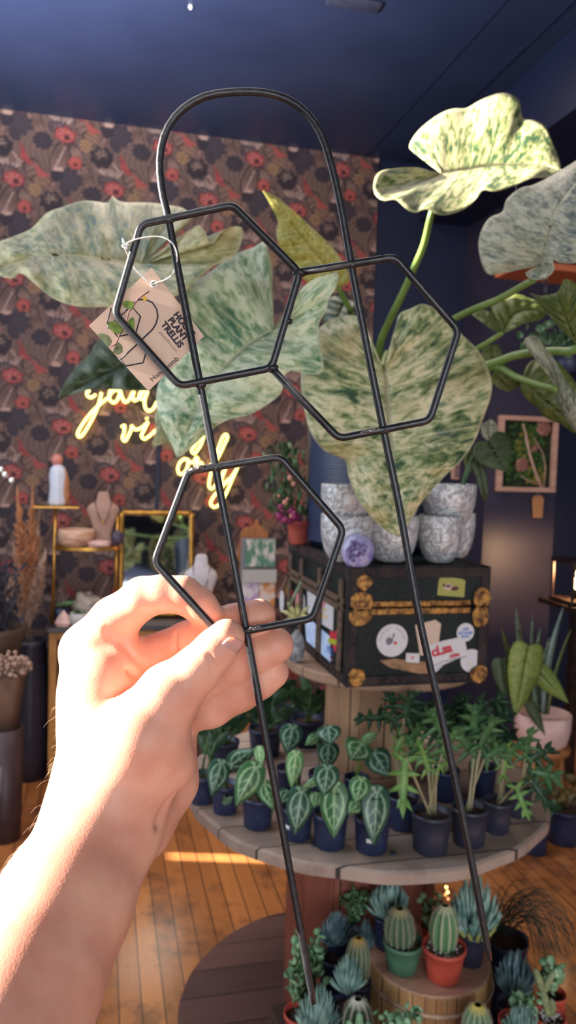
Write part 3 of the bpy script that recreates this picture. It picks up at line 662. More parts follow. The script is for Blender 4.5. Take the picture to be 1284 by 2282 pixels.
def stem(pts, r0, r1, parent, m=M_stem, name='petiole', seg=10):
    q = resample(pts, 28); return obj(name, MB().tube([P(*p) for p in q], list(np.linspace(r0, r1, 28)), seg), m, parent)

ph = thing('variegated_philodendron', 'giant philodendron with cream and green marbled heart leaves in ribbed navy planter', 'plant', (PC.x, PC.y, PZ0))
pl_ = MB().lathe(prof, (PC.x, PC.y, PZ0), 72); obj('planter', pl_, M_rib, ph, label='ribbed navy cylinder planter')
obj('soil', MB().lathe([(0, .268), (PR*.9, .262)], (PC.x, PC.y, PZ0), 32, cap=False), M_soil, ph)
cr0 = (855, 900, 1.86)
tr = MB(); cpt = P(*cr0)
tr.tube([(PC.x, PC.y, PZ0+.25), (PC.x+.01, PC.y-.01, PZ0+.30), (cpt.x, cpt.y, cpt.z+.0)], [.022, .02, .016], 12); obj('trunk_stem', tr, M_stemd, ph)
# A: upper right, sunlit
big_leaf('leaf', [(985, 388, 1.430), (1030, 380, 1.430), (1090, 370, 1.420), (1160, 366, 1.400), (1210, 368, 1.380), (1250, 380, 1.360)],
         [(975, 362, 1.450), (960, 350, 1.470), (935, 345, 1.490), (912, 330, 1.510), (922, 305, 1.530), (945, 280, 1.540), (980, 255, 1.550), (1010, 243, 1.550), (1040, 241, 1.550), (1075, 222, 1.550), (1120, 208, 1.540), (1155, 222, 1.520), (1165, 262, 1.490), (1190, 268, 1.470), (1215, 282, 1.450), (1232, 320, 1.420), (1248, 362, 1.380)],
         [(955, 388, 1.400), (930, 374, 1.390), (880, 376, 1.370), (845, 384, 1.350), (834, 405, 1.330), (836, 432, 1.310), (855, 447, 1.290), (882, 445, 1.280), (905, 465, 1.270), (925, 474, 1.270), (950, 466, 1.270), (985, 479, 1.270), (1030, 468, 1.280), (1060, 445, 1.290), (1075, 424, 1.300), (1105, 426, 1.300), (1150, 412, 1.310), (1190, 396, 1.320), (1225, 396, 1.340)],
         V_cream, ph, (.34, .34), bulge=.008, corr=.002, veins=9, label='large cream marbled leaf raised into the sun at upper right')
stem([(968, 455, 1.41), (958, 490, 1.42), (945, 545, 1.46), (922, 600, 1.51), (895, 660, 1.56), (866, 720, 1.63), (845, 780, 1.72), (850, 860, 1.84)], .0058, .009, ph)
# B: right, shaded
big_leaf('leaf', [(1205, 590, 1.150), (1212, 560, 1.140), (1225, 510, 1.130), (1245, 460, 1.120), (1290, 400, 1.100), (1330, 360, 1.090)],
         [(1195, 592, 1.160), (1160, 592, 1.170), (1120, 608, 1.180), (1090, 612, 1.190), (1075, 590, 1.200), (1067, 545, 1.210), (1075, 510, 1.210), (1092, 485, 1.210), (1120, 472, 1.210), (1130, 445, 1.210), (1160, 420, 1.200), (1190, 412, 1.190), (1230, 392, 1.170), (1270, 368, 1.150), (1300, 352, 1.130)],
         [(1190, 600, 1.140), (1172, 606, 1.130), (1178, 618, 1.120), (1200, 624, 1.110), (1222, 616, 1.100), (1235, 600, 1.090), (1232, 578, 1.090), (1250, 584, 1.080), (1280, 586, 1.070), (1320, 575, 1.060), (1360, 520, 1.050), (1370, 450, 1.050), (1350, 390, 1.070)],
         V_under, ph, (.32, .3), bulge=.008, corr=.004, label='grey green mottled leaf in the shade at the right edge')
stem([(1192, 622, 1.145), (1160, 640, 1.18), (1110, 668, 1.26), (1060, 688, 1.36), (1010, 712, 1.48), (930, 760, 1.65), (862, 850, 1.84)], .005, .008, ph)
# C: centre right, hanging to the trunk
big_leaf('leaf', [(855, 826, 1.38), (862, 860, 1.375), (866, 930, 1.36), (872, 1010, 1.345), (880, 1090, 1.33), (886, 1150, 1.32), (892, 1196, 1.32)],
         [(838, 800, 1.39), (826, 765, 1.40), (810, 715, 1.42), (780, 702, 1.43), (740, 712, 1.44), (705, 740, 1.44), (680, 790, 1.44), (670, 850, 1.43), (678, 910, 1.42), (694, 965, 1.41), (725, 1005, 1.40), (768, 1025, 1.39), (778, 1065, 1.375), (800, 1115, 1.36), (835, 1160, 1.345), (865, 1185, 1.33)],
         [(874, 800, 1.38), (890, 765, 1.37), (886, 730, 1.37), (890, 700, 1.37), (915, 688, 1.37), (945, 678, 1.37), (985, 700, 1.365), (1030, 745, 1.36), (1070, 785, 1.355), (1093, 840, 1.35), (1094, 880, 1.345), (1078, 930, 1.34), (1060, 980, 1.335), (1030, 1025, 1.33), (998, 1054, 1.33), (965, 1090, 1.325), (935, 1125, 1.32), (912, 1165, 1.32)],
         V_mix, ph, (.30, .30), bulge=.014, corr=.005, veins=8, label='biggest heart leaf hanging down in front of the silver bowls')
stem([(852, 822, 1.40), (858, 800, 1.46), (866, 785, 1.55), (862, 800, 1.7), (856, 870, 1.84)], .006, .009, ph)
# D: centre left
big_leaf('leaf', [(610, 735, 1.20), (585, 748, 1.2), (545, 775, 1.19), (505, 815, 1.18), (465, 860, 1.17), (440, 910, 1.165), (418, 960, 1.16), (396, 1022, 1.16)],
         [(596, 718, 1.21), (592, 690, 1.22), (602, 640, 1.24), (606, 595, 1.25), (596, 552, 1.26), (588, 538, 1.265), (565, 552, 1.265), (530, 565, 1.26), (490, 590, 1.25), (450, 618, 1.25), (412, 625, 1.25), (404, 660, 1.24), (398, 720, 1.23), (390, 790, 1.22), (356, 850, 1.21), (349, 900, 1.2), (362, 950, 1.19), (380, 985, 1.18)],
         [(630, 728, 1.19), (650, 700, 1.18), (662, 660, 1.17), (690, 628, 1.16), (730, 612, 1.16), (754, 608, 1.16), (748, 640, 1.155), (732, 668, 1.155), (728, 690, 1.15), (712, 720, 1.15), (712, 760, 1.145), (720, 800, 1.14), (718, 828, 1.14), (690, 834, 1.14), (650, 826, 1.145), (632, 842, 1.145), (630, 870, 1.145), (610, 892, 1.15), (560, 922, 1.15), (510, 935, 1.15), (475, 955, 1.15), (440, 985, 1.155), (415, 1008, 1.16)],
         V_mint, ph, (.34, .34), bulge=.012, corr=.006, veins=8, label='mint green marbled leaf pointing down left behind the trellis')
big_leaf('leaf', [(352, 900, 1.22), (358, 930, 1.23), (365, 960, 1.24), (372, 985, 1.25)], [(346, 930, 1.235), (347, 965, 1.245), (340, 995, 1.25)], [(362, 915, 1.21), (375, 950, 1.22), (385, 985, 1.235)], V_mint, ph, (.1, .1), bulge=.003, corr=.001, label='folded back edge of the mint leaf', nu=8, nv=24)
stem([(612, 735, 1.21), (640, 760, 1.26), (700, 800, 1.4), (780, 850, 1.6), (850, 890, 1.84)], .0055, .008, ph)
# E: far left, tip at the frame edge
big_leaf('leaf', [(315, 590, 1.30), (260, 582, 1.3), (190, 572, 1.3), (110, 568, 1.3), (50, 578, 1.31), (-2, 600, 1.32)],
         [(335, 578, 1.33), (360, 540, 1.36), (385, 525, 1.38), (410, 500, 1.4), (428, 488, 1.41), (410, 465, 1.42), (375, 458, 1.43), (330, 452, 1.44), (270, 450, 1.44), (250, 436, 1.45), (240, 452, 1.44), (188, 448, 1.43), (140, 462, 1.42), (105, 475, 1.41), (70, 510, 1.4), (30, 528, 1.38), (-10, 545, 1.36), (-20, 575, 1.34)],
         [(345, 588, 1.28), (380, 560, 1.25), (420, 520, 1.22), (440, 500, 1.21), (458, 520, 1.2), (470, 545, 1.2), (500, 512, 1.2), (538, 506, 1.2), (540, 535, 1.2), (520, 575, 1.19), (480, 590, 1.19), (440, 620, 1.18), (400, 655, 1.18), (350, 668, 1.18), (300, 680, 1.19), (240, 684, 1.2), (170, 682, 1.22), (120, 665, 1.24), (75, 630, 1.26), (45, 608, 1.28), (28, 622, 1.28), (-5, 612, 1.3)],
         V_blue, ph, (.36, .40), bulge=.014, corr=.009, veins=9, label='broad blue green leaf stretching to the left picture edge')
stem([(318, 592, 1.31), (400, 640, 1.36), (520, 720, 1.45), (660, 800, 1.58), (780, 860, 1.72), (852, 900, 1.85)], .005, .008, ph)
# F: upright pointed
big_leaf('leaf', [(755, 640, 1.52), (735, 600, 1.51), (700, 560, 1.49), (660, 510, 1.47), (625, 465, 1.45), (586, 425, 1.44)],
         [(735, 655, 1.53), (700, 640, 1.53), (665, 610, 1.52), (640, 580, 1.51), (622, 545, 1.49), (616, 515, 1.48), (620, 495, 1.47), (605, 460, 1.455)],
         [(775, 630, 1.51), (778, 610, 1.5), (760, 578, 1.49), (735, 545, 1.48), (700, 512, 1.47), (660, 475, 1.455), (620, 442, 1.445)],
         V_gold, ph, (.16, .16), bulge=.01, corr=.004, veins=8, label='narrow yellow green leaf pointing up behind the hexagons')
stem([(752, 640, 1.53), (775, 680, 1.58), (805, 740, 1.66), (840, 820, 1.78), (855, 880, 1.85)], .005, .008, ph)
# G: dark shaded leaf low left
big_leaf('leaf', [(400, 770, 1.40), (330, 790, 1.4), (260, 820, 1.4), (190, 855, 1.4), (130, 888, 1.4)],
         [(390, 745, 1.42), (340, 735, 1.43), (280, 740, 1.43), (225, 755, 1.43), (200, 790, 1.42), (165, 825, 1.41), (138, 865, 1.4)],
         [(400, 800, 1.38), (380, 840, 1.36), (350, 868, 1.36), (300, 870, 1.36), (255, 868, 1.37), (200, 868, 1.38), (150, 884, 1.4)],
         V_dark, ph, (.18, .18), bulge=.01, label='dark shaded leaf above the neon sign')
# small leaves around the crown and right side
big_leaf('leaf', [(770, 668, 1.62), (760, 690, 1.6), (745, 720, 1.58), (735, 745, 1.57)], [(745, 660, 1.63), (725, 680, 1.62), (722, 715, 1.6)], [(790, 675, 1.6), (785, 700, 1.58), (765, 735, 1.57)], V_dark, ph, (.15, .15), bulge=.004, nu=8, nv=28, label='small dark olive leaf behind the crown')
big_leaf('leaf', [(1120, 740, 1.5), (1145, 700, 1.5), (1180, 690, 1.49), (1220, 695, 1.48)], [(1105, 715, 1.52), (1095, 685, 1.53), (1110, 660, 1.53), (1150, 655, 1.52), (1200, 672, 1.5)], [(1135, 738, 1.48), (1165, 722, 1.47), (1205, 712, 1.47)], V_olive, ph, (.2, .2), bulge=.01, nu=10, nv=30, label='olive leaf seen from below at the right')
stem([(1122, 740, 1.5), (1095, 758, 1.52), (1065, 776, 1.56), (980, 820, 1.66), (870, 880, 1.84)], .0045, .007, ph)
big_leaf('leaf', [(1118, 735, 1.5), (1095, 715, 1.51), (1070, 705, 1.52), (1050, 700, 1.53)], [(1105, 738, 1.49), (1080, 722, 1.5)], [(1110, 712, 1.52), (1090, 695, 1.53), (1070, 692, 1.53)], V_olive, ph, (.1, .1), bulge=.003, nu=8, nv=20, label='narrow olive lobe beside the right stem')
big_leaf('leaf', [(1288, 770, 1.34), (1270, 730, 1.34), (1255, 690, 1.33), (1240, 655, 1.33)], [(1262, 745, 1.35), (1225, 705, 1.36), (1190, 660, 1.36), (1178, 652, 1.36), (1205, 660, 1.35), (1230, 656, 1.34)], [(1300, 740, 1.33), (1300, 690, 1.32), (1290, 640, 1.31), (1262, 622, 1.31), (1250, 640, 1.32)], V_olive, ph, (.15, .15), bulge=.008, nu=10, nv=36, label='cupped green leaf standing up at the right edge')
stem([(1290, 775, 1.34), (1270, 783, 1.36), (1220, 783, 1.4), (1150, 792, 1.45), (1092, 812, 1.5), (980, 840, 1.64), (868, 890, 1.84)], .0075, .0085, ph)
stem([(1245, 868, 1.36), (1200, 858, 1.4), (1150, 840, 1.45), (1100, 818, 1.5), (1000, 850, 1.64), (866, 895, 1.84)], .006, .008, ph)
big_leaf('leaf', [(1245, 868, 1.36), (1258, 900, 1.355), (1280, 940, 1.35), (1310, 980, 1.35)], [(1240, 835, 1.37), (1225, 805, 1.38), (1200, 780, 1.38), (1172, 772, 1.39), (1170, 755, 1.39), (1195, 748, 1.38), (1215, 775, 1.37), (1235, 800, 1.36), (1262, 850, 1.35), (1300, 900, 1.34)], [(1238, 880, 1.37), (1245, 900, 1.37), (1262, 935, 1.365), (1290, 970, 1.36)], V_under, ph, (.4, .2), bulge=.006, nu=8, nv=36, label='half curled variegated leaf with a browned edge at the right')
big_leaf('leaf', [(1165, 845, 1.52), (1190, 870, 1.51), (1225, 900, 1.5), (1290, 955, 1.49)], [(1175, 815, 1.53), (1200, 800, 1.53), (1240, 805, 1.52), (1280, 850, 1.51), (1310, 920, 1.5)], [(1160, 865, 1.53), (1175, 890, 1.53), (1195, 905, 1.53), (1215, 930, 1.52), (1250, 945, 1.51), (1280, 965, 1.5)], V_olive, ph, (.2, .2), bulge=.008, nu=10, nv=32, label='olive hanging leaf above the moss picture')
big_leaf('leaf', [(1100, 830, 1.6), (1115, 845, 1.6), (1135, 862, 1.6), (1150, 866, 1.6)], [(1108, 820, 1.6), (1140, 835, 1.6), (1160, 855, 1.6)], [(1094, 845, 1.6), (1105, 860, 1.6), (1130, 872, 1.6)], V_olive, ph, (.1, .1), bulge=.003, nu=8, nv=20, label='small olive leaf under the bright right stems')
big_leaf('leaf', [(1095, 770, 1.62), (1098, 800, 1.62), (1110, 830, 1.62), (1130, 860, 1.62)], [(1080, 765, 1.62), (1075, 790, 1.62), (1095, 830, 1.62)], [(1112, 770, 1.62), (1122, 800, 1.62), (1128, 835, 1.62)], V_olive, ph, (.1, .1), bulge=.003, nu=8, nv=20, label='small upright green leaf between the right stems')

# anthurium standing in the top right bowl
def small_heart(name, base, tip, wpx, z0, z1, mat, parent, label=None, cup=.004, n=26, lobe=.16):
    """plain heart leaf between two pixels, facing the camera"""
    bx, by = base; tx, ty = tip; dx, dy = tx-bx, ty-by; Ln = math.hypot(dx, dy); ux, uy = dx/Ln, dy/Ln; vx, vy = -uy, ux; b = MB()
    mid = [(bx+dx*t, by+dy*t, z0+(z1-z0)*t) for t in (0, .3, .6, 1)]
    def e(sgn):
        q = []
        for t, w in ((-lobe*.6, .22), (-lobe, .5), (-lobe*.5, .82), (.12, 1), (.35, .95), (.6, .68), (.82, .33)):
            q.append((bx+dx*t+vx*sgn*w*wpx/2, by+dy*t+vy*sgn*w*wpx/2, z0+(z1-z0)*t+cup*w))
        return q
    return big_leaf(name, mid, e(1), e(-1), mat, parent, (.3, .3), bulge=cup*.6, corr=.0008, veins=5, nu=8, nv=n, thick=.0006, ripple=.0008, label=label)
an = thing('anthurium', 'anthurium with dark green heart leaf standing in the top right silver bowl', 'plant', (prc.x, 1.53, ZT+.14))
small_heart('leaf', (1090, 985), (1128, 1052), 88, 1.6, 1.58, V_dark, an, 'dark green heart leaf in front of the moss picture')
big_leaf('leaf', [(1092, 985, 1.61), (1088, 960, 1.61), (1092, 935, 1.62)], [(1075, 970, 1.61), (1074, 948, 1.61)], [(1108, 968, 1.61), (1106, 944, 1.61)], V_under, an, (.1, .1), bulge=.003, nu=8, nv=18, label='pale small leaf above the dark one')
stem([(1092, 986, 1.61), (1060, 1010, 1.63), (1038, 1050, 1.64), (1028, 1105, 1.64)], .002, .003, an, M_stemd)
stem([(1052, 1015, 1.66), (1045, 1050, 1.66), (1035, 1075, 1.65), (1030, 1110, 1.64)], .003, .004, an, M_stemd)
big_leaf('leaf', [(1055, 1000, 1.66), (1068, 1040, 1.66), (1076, 1080, 1.66), (1082, 1120, 1.67)], [(1050, 1030, 1.66), (1062, 1070, 1.66), (1074, 1105, 1.66)], [(1068, 1010, 1.66), (1082, 1050, 1.66), (1088, 1095, 1.66)], V_dark, an, (.08, .08), bulge=.004, nu=8, nv=20, label='drooping dark leaf beside the right stack')
big_leaf('leaf', [(1050, 1000, 1.67), (1046, 1030, 1.67), (1044, 1060, 1.67)], [(1036, 1005, 1.67), (1036, 1035, 1.67)], [(1060, 1010, 1.67), (1054, 1040, 1.67)], V_olive, an, (.1, .1), bulge=.003, nu=8, nv=18)
# flowering pot on the back left corner of the trunk
fp_c = onZ(656, 1212, ZT); fp_c = Vector((fp_c.x+.01, min(fp_c.y, TY1-.035), ZT))
M_mag = pmat('magenta_petals', srgb(128, 36, 84), srgb(160, 58, 104), scale=60, rough=.6); M_pink = pmat('salmon_petals', srgb(206, 140, 118), rough=.7)
fpot = thing('flowering_plant', 'leafy plant with magenta flowers in small terracotta pot on the trunk corner', 'plant', fp_c)
obj('pot', MB().lathe(pot_prof(.022, .029, .058), fp_c, 28), M_terra2, fpot)
fo = MB(); fl = MB(); fk = MB()
for k in range(150):
    px = random.gauss(640, 24); py = random.uniform(992, 1150); px = min(max(px, 588), 676)
    p = P(px, py, depth(fp_c)+random.uniform(-.04, .03)); L = random.uniform(.008, .016)
    R = Matrix.Rotation(random.uniform(0, 6.28), 3, 'Z') @ Matrix.Rotation(random.uniform(-1, 1), 3, 'X'); fo.ell(p, (L*.45, .0012, L), R, 8, 5)
for k in range(26):
    p = P(random.gauss(640, 14), random.gauss(1148, 9), depth(fp_c)-.03+random.uniform(-.015, .02)); fl.ell(p, random.uniform(.005, .009), None, 8, 6)
for px, py in ((641, 1112), (636, 1120), (650, 1150), (622, 1105), (660, 1018), (647, 1065), (655, 1078)): fk.ell(P(px, py, depth(fp_c)-.035), random.uniform(.004, .008), None, 8, 6)
for k in range(10): fo.tube([fp_c+Vector((random.uniform(-.01, .01), random.uniform(-.01, .01), .05)), P(random.uniform(600, 672), random.uniform(1000, 1120), depth(fp_c))], .0012, 5)
M_fol = leafy(pmat('mid_green_foliage', srgb(52, 84, 50), srgb(92, 120, 66), scale=40, rough=.5), .2)
obj('foliage', fo, M_fol, fpot); obj('flowers', fl, M_mag, fpot); obj('blossoms', fk, M_pink, fpot)
# small potted succulent in a grey stone on the upper flange
sc_c = onZ(662, 1478, UZ); rk = MB(); rk.ell((0, 0, 0), (1, 1, 1), None, 24, 16)
rk.v = [tuple(Vector((sc_c.x, sc_c.y+.01, UZ+.036))+Vector((x*.019*(1-.2*z), y*.019*(1-.2*z), z*.036))*(1+.12*math.sin(9*x+3*z)*math.cos(8*y+5*z))) for x, y, z in rk.v]
st = thing('stone_planter', 'grey rock shaped planter with cream striped succulent beside the trunk', 'plant', (sc_c.x, sc_c.y+.01, UZ))
M_rock = pmat('grey_rock', srgb(96, 96, 100), srgb(168, 166, 168), scale=60, rough=.9, bump=1, bscale=90)
obj('rock', rk, M_rock, st)
V_str = pmat('cream_striped_leaf', srgb(140, 142, 84), srgb(206, 196, 140), scale=90, rough=.5)
zz = depth(sc_c)
lf = MB()
for (x0_, y0_, x1_, y1_) in ((662, 1385, 625, 1360), (662, 1385, 640, 1342), (664, 1384, 662, 1340), (666, 1385, 690, 1350), (666, 1388, 694, 1372), (660, 1388, 630, 1385)):
    lf.tube([P(x0_, y0_, zz), P((x0_+x1_)/2, (y0_+y1_)/2-6, zz-.01), P(x1_, y1_, zz-.01)], [.003, .006, .0006], 8)
obj('leaves', lf, V_str, st); obj('stalk', MB().tube([P(645, 1352, zz-.012), P(655, 1330, zz-.02), P(672, 1296, zz-.03)], [.0035, .0034, .0026], 10), pmat('sage_stalk', srgb(98, 118, 92), srgb(124, 140, 108), scale=60, rough=.6), st)
# ================================================================== trellis held in the hand
def zt(y): return .415+.035*y/2282
ROD = .00210
def fillet(pts, r=16, n=6, closed=False):
    a = [np.array(p, float) for p in pts]; out = []; m = len(a)
    for i in range(m):
        if not closed and i in (0, m-1): out.append(a[i]); continue
        p0, p1, p2 = a[i-1], a[i], a[(i+1) % m]; d0 = p0-p1; d2 = p2-p1; l0 = np.linalg.norm(d0); l2 = np.linalg.norm(d2)
        q = min(r, l0*.4, l2*.4); s = p1+d0/l0*q; e = p1+d2/l2*q
        for t in np.linspace(0, 1, n): out.append((1-t)**2*s+2*t*(1-t)*p1+t*t*e)
    return out
def rodpts(pix, dz=0): return [P(x, y, zt(y)+dz) for x, y in pix]
tp = P(640, 1150, zt(1150))
tr_ = thing('trellis', 'black metal honeycomb house plant trellis held up by the hand', 'trellis', tp)
arch = [(699, 2236), (640, 1905), (592, 1640), (548, 1400), (515, 1225), (480, 1040), (447, 862), (410, 670), (376, 492), (362, 430), (356, 370), (362, 316), (384, 268), (420, 234), (465, 213), (528, 205), (588, 207), (638, 221), (680, 249), (709, 287), (728, 332), (744, 390), (762, 472), (783, 592), (815, 760), (855, 960), (892, 1140), (935, 1378), (985, 1600), (1040, 1862), (1092, 2138)]
ar = resample([(x, y, 0) for x, y in arch], 160)
ap = [P(x, y, zt(y)) for x, y, _ in ar]
rads = [ROD]*160; rads[0] = ROD*.72; rads[-1] = ROD*.72; rads[1] = rads[-2] = ROD*.95
obj('arch_rod', MB().tube(ap, rads, 18), M_rod, tr_)
h1 = fillet([(314, 500), (519, 457), (668, 608), (605, 820), (400, 860), (256, 700)], 17, closed=True)
obj('hexagon', MB().tube(rodpts(h1, -.0012), ROD, 16, closed=True), M_rod, tr_)
h2 = fillet([(672, 606), (880, 573), (1022, 736), (958, 937), (755, 977), (607, 822)], 17)
obj('hexagon', MB().tube(rodpts(h2, -.0012), ROD, 16), M_rod, tr_)
h3 = fillet([(420, 1050), (624, 1018), (765, 1180), (697, 1378), (548, 1406), (494, 1418), (344, 1252)], 17, closed=True)
obj('hexagon', MB().tube(rodpts(h3, -.0012), ROD, 16, closed=True), M_rod, tr_)
for x, y, s in ((376, 490, 1), (447, 858, 1), (482, 1042, 1), (785, 590, 1), (856, 960, 1), (668, 608, 1.15), (606, 820, 1.15), (641, 716, .9), (548, 1404, 1)):
    b_ = MB(); b_.ell((0, 0, 0), 1, None, 14, 10); c0 = P(x, y, zt(y)-.0012); k0 = random.uniform(0, 6)
    b_.v = [tuple(c0+(CR*(vx*1.5)+CU*vy+CF*vz)*(ROD*1.06*s*(1+.10*math.sin(5*vx+k0)*math.cos(4*vy+k0)))) for vx, vy, vz in b_.v]
    obj('weld', b_, M_rod, tr_)
for x, y, L_ in ((566, 1401, 20), (440, 1046, 22), (826, 962, 30)):
    b_ = MB(); b_.ell((0, 0, 0), 1, None, 18, 8); c0 = P(x, y-2, zt(y)-.0022); u_ = (P(x+10, y-2.2, zt(y))-P(x, y, zt(y))).normalized(); k0 = random.uniform(0, 6)
    b_.v = [tuple(c0+u_*(vx*L_*.43/FPX)+(CU*vy*.75+CF*vz*.8)*(ROD*.95*(1+.18*math.sin(7*vx+k0)))) for vx, vy, vz in b_.v]
    obj('chipped_weld', b_, M_weld, tr_, label='bare silver weld spot')

# ------------------------------------------------------------------ paper tag
TGZ = .4345
def T(x, y, dz=0): return P(x, y, TGZ+.012*(y-760)/400*0+dz)
tg = thing('price_tag', 'square kraft paper tag hanging on white string from the trellis', 'tag', T(333, 735))
corners = [(338, 597), (455, 749), (331, 872), (198, 726)]
b = MB(); hole = (343, 633); hr = 6.5
bm = bmesh.new()
outer = [bm.verts.new(T(*q)) for q in corners]
oe = [bm.edges.new((outer[i], outer[(i+1) % 4])) for i in range(4)]
inn = [bm.verts.new(T(hole[0]+hr*math.cos(2*PI*k/20), hole[1]+hr*1.05*math.sin(2*PI*k/20))) for k in range(20)]
ie = [bm.edges.new((inn[i], inn[(i+1) % 20])) for i in range(20)]
bmesh.ops.triangle_fill(bm, use_beauty=True, edges=oe+ie, use_dissolve=False)
vi = {v: i for i, v in enumerate(bm.verts)}
b.add([v.co.copy() for v in bm.verts], [tuple(vi[v] for v in f.verts) for f in bm.faces]); bm.free()
card = obj('card', b, M_kraft, tg, smooth=False, mods=[solid(.0005)])
lz = -.0006
def tubepx(pix, r, dz=lz, seg=6): return MB().tube([T(x, y, dz) for x, y in pix], r, seg)
obj('hole_rim', MB().tube([T(hole[0]+hr*math.cos(2*PI*k/24), hole[1]+hr*1.05*math.sin(2*PI*k/24), -.0003) for k in range(24)], .00035, 6, closed=True), M_white, tg)
def zq(x, y): return (160+x/3.776, 480+y/3.776)         # reading aid: coordinates of the enlarged view
def T3(x, y): return T(*zq(x, y), lz)
ux = (T3(1040, 1008)-T3(868, 812)).normalized(); nrm = -CF; uy = (nrm.cross(ux)).normalized()
def tag_text(body, o, o2, size, m, bold=.0002, spacing=1.0):
    a = T3(*o); u = (T3(*o2)-a).normalized(); w = nrm.cross(u).normalized()
    return obj('lettering', text_mb(body, size, a, u, w, .0001, bold=bold, spacing=spacing), m, tg, smooth=False)
tag_text('HOUSE', (852, 838), (1022, 1048), .0050, M_ink, .00020)
tag_text('PLANT', (806, 882), (968, 1090), .0050, M_ink, .00020)
tag_text('TRELLIS', (748, 920), (932, 1152), .0050, M_ink, .00020)
tag_text('plantsNHre.com', (732, 985), (875, 1150), .0022, M_inkgrey, 0)
tag_text('Honeycomb', (678, 1402), (878, 1236), .0040, M_ink, .00002, 1.0)
def tpoly(pts, m, dz, name='print'):
    bb = MB(); vs = [T(*zq(*q), dz) for q in pts]; bb.add(vs+[v-CF*.0001 for v in vs], [tuple(range(len(vs)))[::-1], tuple(range(len(vs), 2*len(vs)))]); return obj(name, bb, m, tg, smooth=False)
lines = [[(450, 800), (500, 745), (560, 710), (620, 705), (680, 735), (715, 790), (725, 850), (710, 910), (680, 960), (575, 1060), (410, 1215)],
         [(330, 780), (295, 910), (385, 1020), (540, 990), (578, 850), (500, 760), (395, 860), (300, 950)],
         [(540, 990), (640, 1105), (600, 1240), (455, 1268), (390, 1195)]]
obj('print', tubepx([zq(*q) for q in lines[0]], .00042), M_ink, tg)
for l in lines[1:]: obj('print', tubepx([zq(*q) for q in l], .00042), M_ink, tg)
M_vine = pmat('printed_vine', srgb(110, 66, 66), rough=.8)
obj('print', tubepx([zq(*q) for q in ((650, 640), (560, 700), (520, 760), (480, 810), (455, 910), (400, 1010), (375, 1080), (320, 1110))], .00036, lz-.0003), M_vine, tg)
tpoly([(420, 742), (440, 722), (480, 715), (518, 728), (524, 770), (500, 795), (450, 780)], M_pleaf, lz-.0005)
tpoly([(300, 900), (350, 890), (400, 905), (425, 935), (430, 985), (400, 1000), (350, 985), (310, 940)], M_pleaf, lz-.0005)
tpoly([(455, 925), (490, 870), (520, 858), (530, 900), (525, 960), (505, 985), (480, 970)], M_pleaf, lz-.0005)
tpoly([(215, 1000), (260, 992), (310, 1010), (338, 1050), (325, 1100), (300, 1108), (262, 1060)], M_pleaf2, lz-.0005)
tpoly([(345, 1150), (365, 1100), (395, 1065), (425, 1100), (428, 1150), (390, 1175)], M_pleaf2, lz-.0005)
tpoly([(590, 695), (620, 680), (638, 705), (610, 718)], M_yel, lz-.0005)
# string: loop round the left rod, knot, down through the hole
def S(x, y, dz=0): return P(x, y, .428+dz)
sl = resample([(276, 546, .4215), (300, 534, .4175), (345, 527, .4175), (375, 534, .4170), (392, 556, .4190), (394, 585, .4225), (384, 612, .428), (365, 625, .4315), (352, 629, .4325), (343, 634, .4345)], 60)
obj('string', MB().tube([P(*q) for q in sl], .00042, 8), M_string, tg)
sl = resample([(276, 548, .4215), (286, 570, .4265), (300, 597, .4285), (316, 614, .431), (330, 628, .4325), (343, 634, .4345)], 40)
obj('string', MB().tube([P(*q) for q in sl], .00042, 8), M_string, tg)
kb = MB()
for x, y, r in ((276, 548, .0012), (281, 552, .0011), (284, 545, .001), (275, 538, .0008), (274, 533, .0006)): kb.ell(P(x, y, .4205), r, None, 10, 8)
obj('knot', kb, M_string, tg)

# ================================================================== arm and hand (one continuous surface)
def cc(x, y, z): return np.array([(x-642)/FPX*z, -(y-1141)/FPX*z, z])
VX = .00115
lo = np.array([-.215, -.325, .270]); hi = np.array([.012, -.018, .515])
dim = np.ceil((hi-lo)/VX).astype(int)
ax_ = [lo[i]+VX*np.arange(dim[i]) for i in range(3)]
def field(): return np.full(dim, .05, np.float32)
def cap(F, a, b, ra, rb, k, pad=.012):
    """blend a tapered capsule a-b (x, y, depth, radius in pixels) into the field"""
    A = cc(*a); B = cc(*b); ra = ra*a[2]/FPX; rb = rb*b[2]/FPX; R = max(ra, rb)+pad+k
    i0 = np.maximum(((np.minimum(A, B)-R-lo)/VX).astype(int), 0); i1 = np.minimum(((np.maximum(A, B)+R-lo)/VX).astype(int)+1, dim)
    if (i1 <= i0).any(): return
    X, Y, Z = np.meshgrid(ax_[0][i0[0]:i1[0]], ax_[1][i0[1]:i1[1]], ax_[2][i0[2]:i1[2]], indexing='ij')
    d = B-A; L2 = max((d*d).sum(), 1e-12)
    t = np.clip(((X-A[0])*d[0]+(Y-A[1])*d[1]+(Z-A[2])*d[2])/L2, 0, 1)
    D = np.sqrt((X-A[0]-t*d[0])**2+(Y-A[1]-t*d[1])**2+(Z-A[2]-t*d[2])**2)-(ra+(rb-ra)*t)
    sl_ = tuple(slice(i0[q], i1[q]) for q in range(3)); F0 = F[sl_]
    h = np.clip(.5+.5*(F0-D)/k, 0, 1); F[sl_] = (F0*(1-h)+D*h-k*h*(1-h)).astype(np.float32)
def smin(A, B, k):
    h = np.clip(.5+.5*(A-B)/k, 0, 1); return A*(1-h)+B*h-k*h*(1-h)
def chain(F, pts, k=.004):
    for p, q in zip(pts[:-1], pts[1:]): cap(F, p[:3], q[:3], p[3], q[3], k)
